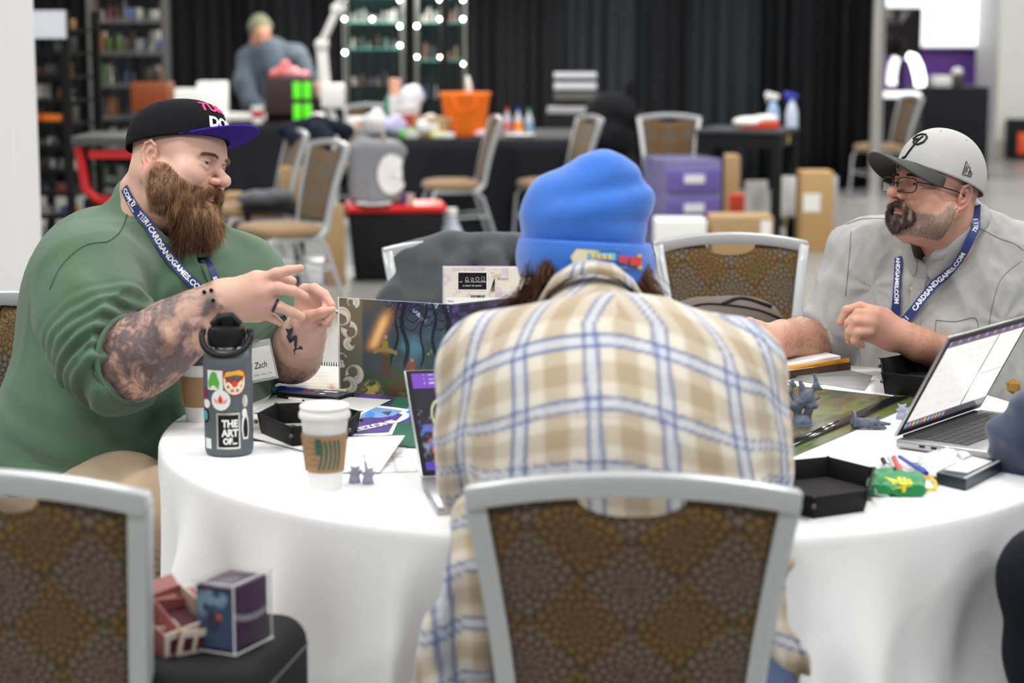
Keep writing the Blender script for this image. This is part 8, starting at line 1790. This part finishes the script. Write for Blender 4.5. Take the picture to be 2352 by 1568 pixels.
for k in range(3): f = MB(); f.box((0, -.255, h_*(.18+.3*k)), (w_*.92, .03, h_*.24)); dr = f.build('drawer', mat('violet_drawer', (.13, .10, .34), .3), o, bevel=.008); f = MB(); f.box((0, -.275, h_*(.20+.3*k)), (w_*.35, .012, h_*.09)); f.build('label', m_pk, dr)
f = MB(); f.box((w_/2+.002, 0, h_*.5), (.01, .46, h_*.9)); f.build('side_panel', mat('frosted', (.50, .54, .60), .4), o, bevel=.004); f = MB(); f.box((w_/2+.010, -.12, h_*.8), (.004, .08, .1)); f.box((w_/2+.010, .10, h_*.5), (.004, .08, .1)); f.build('blue_sticker', mat('blue_sticker', (.10, .25, .45), .5), o)
cube_thing('white_box', 'white carton on the floor behind the light chair frame', 'box', 1508, 506, 1622, 600, 13.2, .3, m_pap, base=0); o = cube_thing('cardboard_box', 'brown shipping carton with a white label, right of the white carton', 'box', 1635, 498, 1775, 600, 13.2, .35, m_cb, base=0); f = MB(); f.box((o['_w']*.38, -.177, o['_h']*.75), (.07, .004, .12)); f.build('label', m_pap, o)
o = cube_thing('cardboard_box', 'tall golden brown carton right of the small black table', 'box', 1842, 395, 1912, 570, 14.1, .3, mat('golden_cardboard', (.46, .29, .12), .7, var=.05), base=0); f = MB(); f.box((-.04, -.153, o['_h']*.62), (.12, .004, .13)); f.build('label', m_pap, o)
cube_thing('foam_board', 'white foam board leaning under the small table, left of its front leg', 'board', 1712, 415, 1762, 510, 14.9, .04, m_pap, base=.0, rz=8); cube_thing('foam_board', 'wide white foam board under the small table, right of its front leg', 'board', 1778, 405, 1834, 520, 14.75, .05, m_pap, base=.19, rz=-8)
cube_thing('red_packet', 'red and white packet on the floor beside the drawer tower', 'packet', 1680, 448, 1718, 480, 15.2, .2, mat('tomato_red', (.65, .06, .02), .5), base=0); cube_thing('cardboard_scrap', 'open cardboard carton behind the drawer tower', 'cardboard', 1655, 358, 1700, 392, 15.9, .3, m_cb, base=0)
cube_thing('silver_case', 'silver edged case behind the tall golden carton', 'case', 1900, 405, 1922, 540, 14.5, .3, m_gryp, base=0)
# ---- far right: screens, ring lamp table, bins
o = thing('projection_screen', 'large bright white screen hanging on the purple wall', 'screen', (P(2188, 50, 25.8).x, 25.86, P(0, 106, 25.8).z)); x0, x1 = P(2112, 0, 25.8).x, P(2266, 0, 25.8).x; m_scr = mat('lit_screen', (.8, .8, .8), .5, emit=(.86, .93, 1.0), estr=1.15)
f = MB(); f.box((0, 0, .75), (x1-x0, .03, 1.5)); f.build('screen_surface', m_scr, o); f = MB(); f.box((0, .02, .75), (x1-x0+.04, .02, 1.54)); f.build('screen_border', m_pap, o)
o = thing('wall_screen', 'bright panel above the black television at the top right', 'screen', (P(2070, 8, 25.6).x, 25.7, P(0, 16, 25.6).z)); f = MB(); f.box((0, 0, .4), (P(2112, 0, 25.6).x-P(2028, 0, 25.6).x, .04, .8)); f.build('screen_surface', m_scr, o); f = MB(); f.box((0, .03, .4), (P(2112, 0, 25.6).x-P(2028, 0, 25.6).x+.03, .02, .84)); f.build('screen_border', m_pap, o)
o = thing('television', 'black television on a stand left of the bright screen', 'television', (P(2072, 120, 24).x, 24, 0)); zt_, zb_ = P(0, 18, 24).z, P(0, 128, 24).z; f = MB(); f.box((0, 0, (zt_+zb_)/2), (.44, .06, zt_-zb_)); f.build('display', mat('tv_black', (.012, .010, .010), .12), o, bevel=.008); f = MB(); f.bar((0, .06, zb_), (0, .06, .02), .06); f.box((0, .06, .015), (.5, .4, .03)); f.build('stand', m_bk, o)
o = cube_thing('black_counter', 'tall black draped counter at the far right behind the grey cap', 'counter', 2118, 200, 2268, 350, 21, .8, m_bcl, base=0); cube_thing('white_tray', 'small white tray on the tall black counter', 'tray', 2148, 175, 2186, 200, 21.1, .3, m_pap); o = cube_thing('small_lamp', 'small light topped brown box on the tall black counter', 'lamp', 2190, 172, 2212, 198, 21.1, .12, mat('dark_brown', (.06, .045, .03), .5)); f = MB(); f.ball((0, 0, .15), (.06, .05, .045), 12, 8); f.build('light_top', m_pap, o, smooth='all')
o = thing('ring_lamp', 'bright arched lamp pair standing on a lit tray by the grey pole', 'lamp', (P(2075, 212, 19.6).x, 19.9, 0)); mgl = mat('lamp_glow', (1, 1, 1), .3, emit=(1, 1, .93), estr=3.2); mg2 = mat('lamp_soft', (.9, .9, .9), .3, emit=(.92, .94, 1), estr=.8)
f = MB(); f.tube([P(a, b, 19.6) for a, b in ((2085, 128), (2098, 134), (2107, 155), (2113, 180), (2114, 198))], [.035, .05, .055, .055, .05], 10); f.build('bright_arch', mgl, o, smooth='all', local=False)
f = MB(); f.tube([P(a, b, 19.9) for a, b in ((2060, 132), (2052, 150), (2048, 175), (2048, 195))], [.04, .05, .05, .05], 10); f.build('soft_arch', mg2, o, smooth='all', local=False); za = P(0, 218, 19.7).z
f = MB(); f.box(((P(2010, 0, 19.7).x+P(2118, 0, 19.7).x)/2, 19.8, za), (P(2118, 0, 19.7).x-P(2010, 0, 19.7).x, .4, .05)); f.build('glass_tray', mg2, o, bevel=.01, local=False); f = MB(); f.box((P(2064, 0, 19.7).x, 19.85, za/2-.02), (.42, .3, za-.04)); f.build('pedestal', m_bk, o, local=False)
o = cube_thing('waste_bin', 'black bin with an orange lower part at the right picture edge', 'bin', 2326, 275, 2400, 352, 24.2, .35, m_bk, base=.0); f = MB(); f.box((.03, -.18, .20), (o['_w']*.8, .02, .26)); f.build('orange_panel', mat('hot_orange2', (.75, .10, .02), .5), o, bevel=.01)
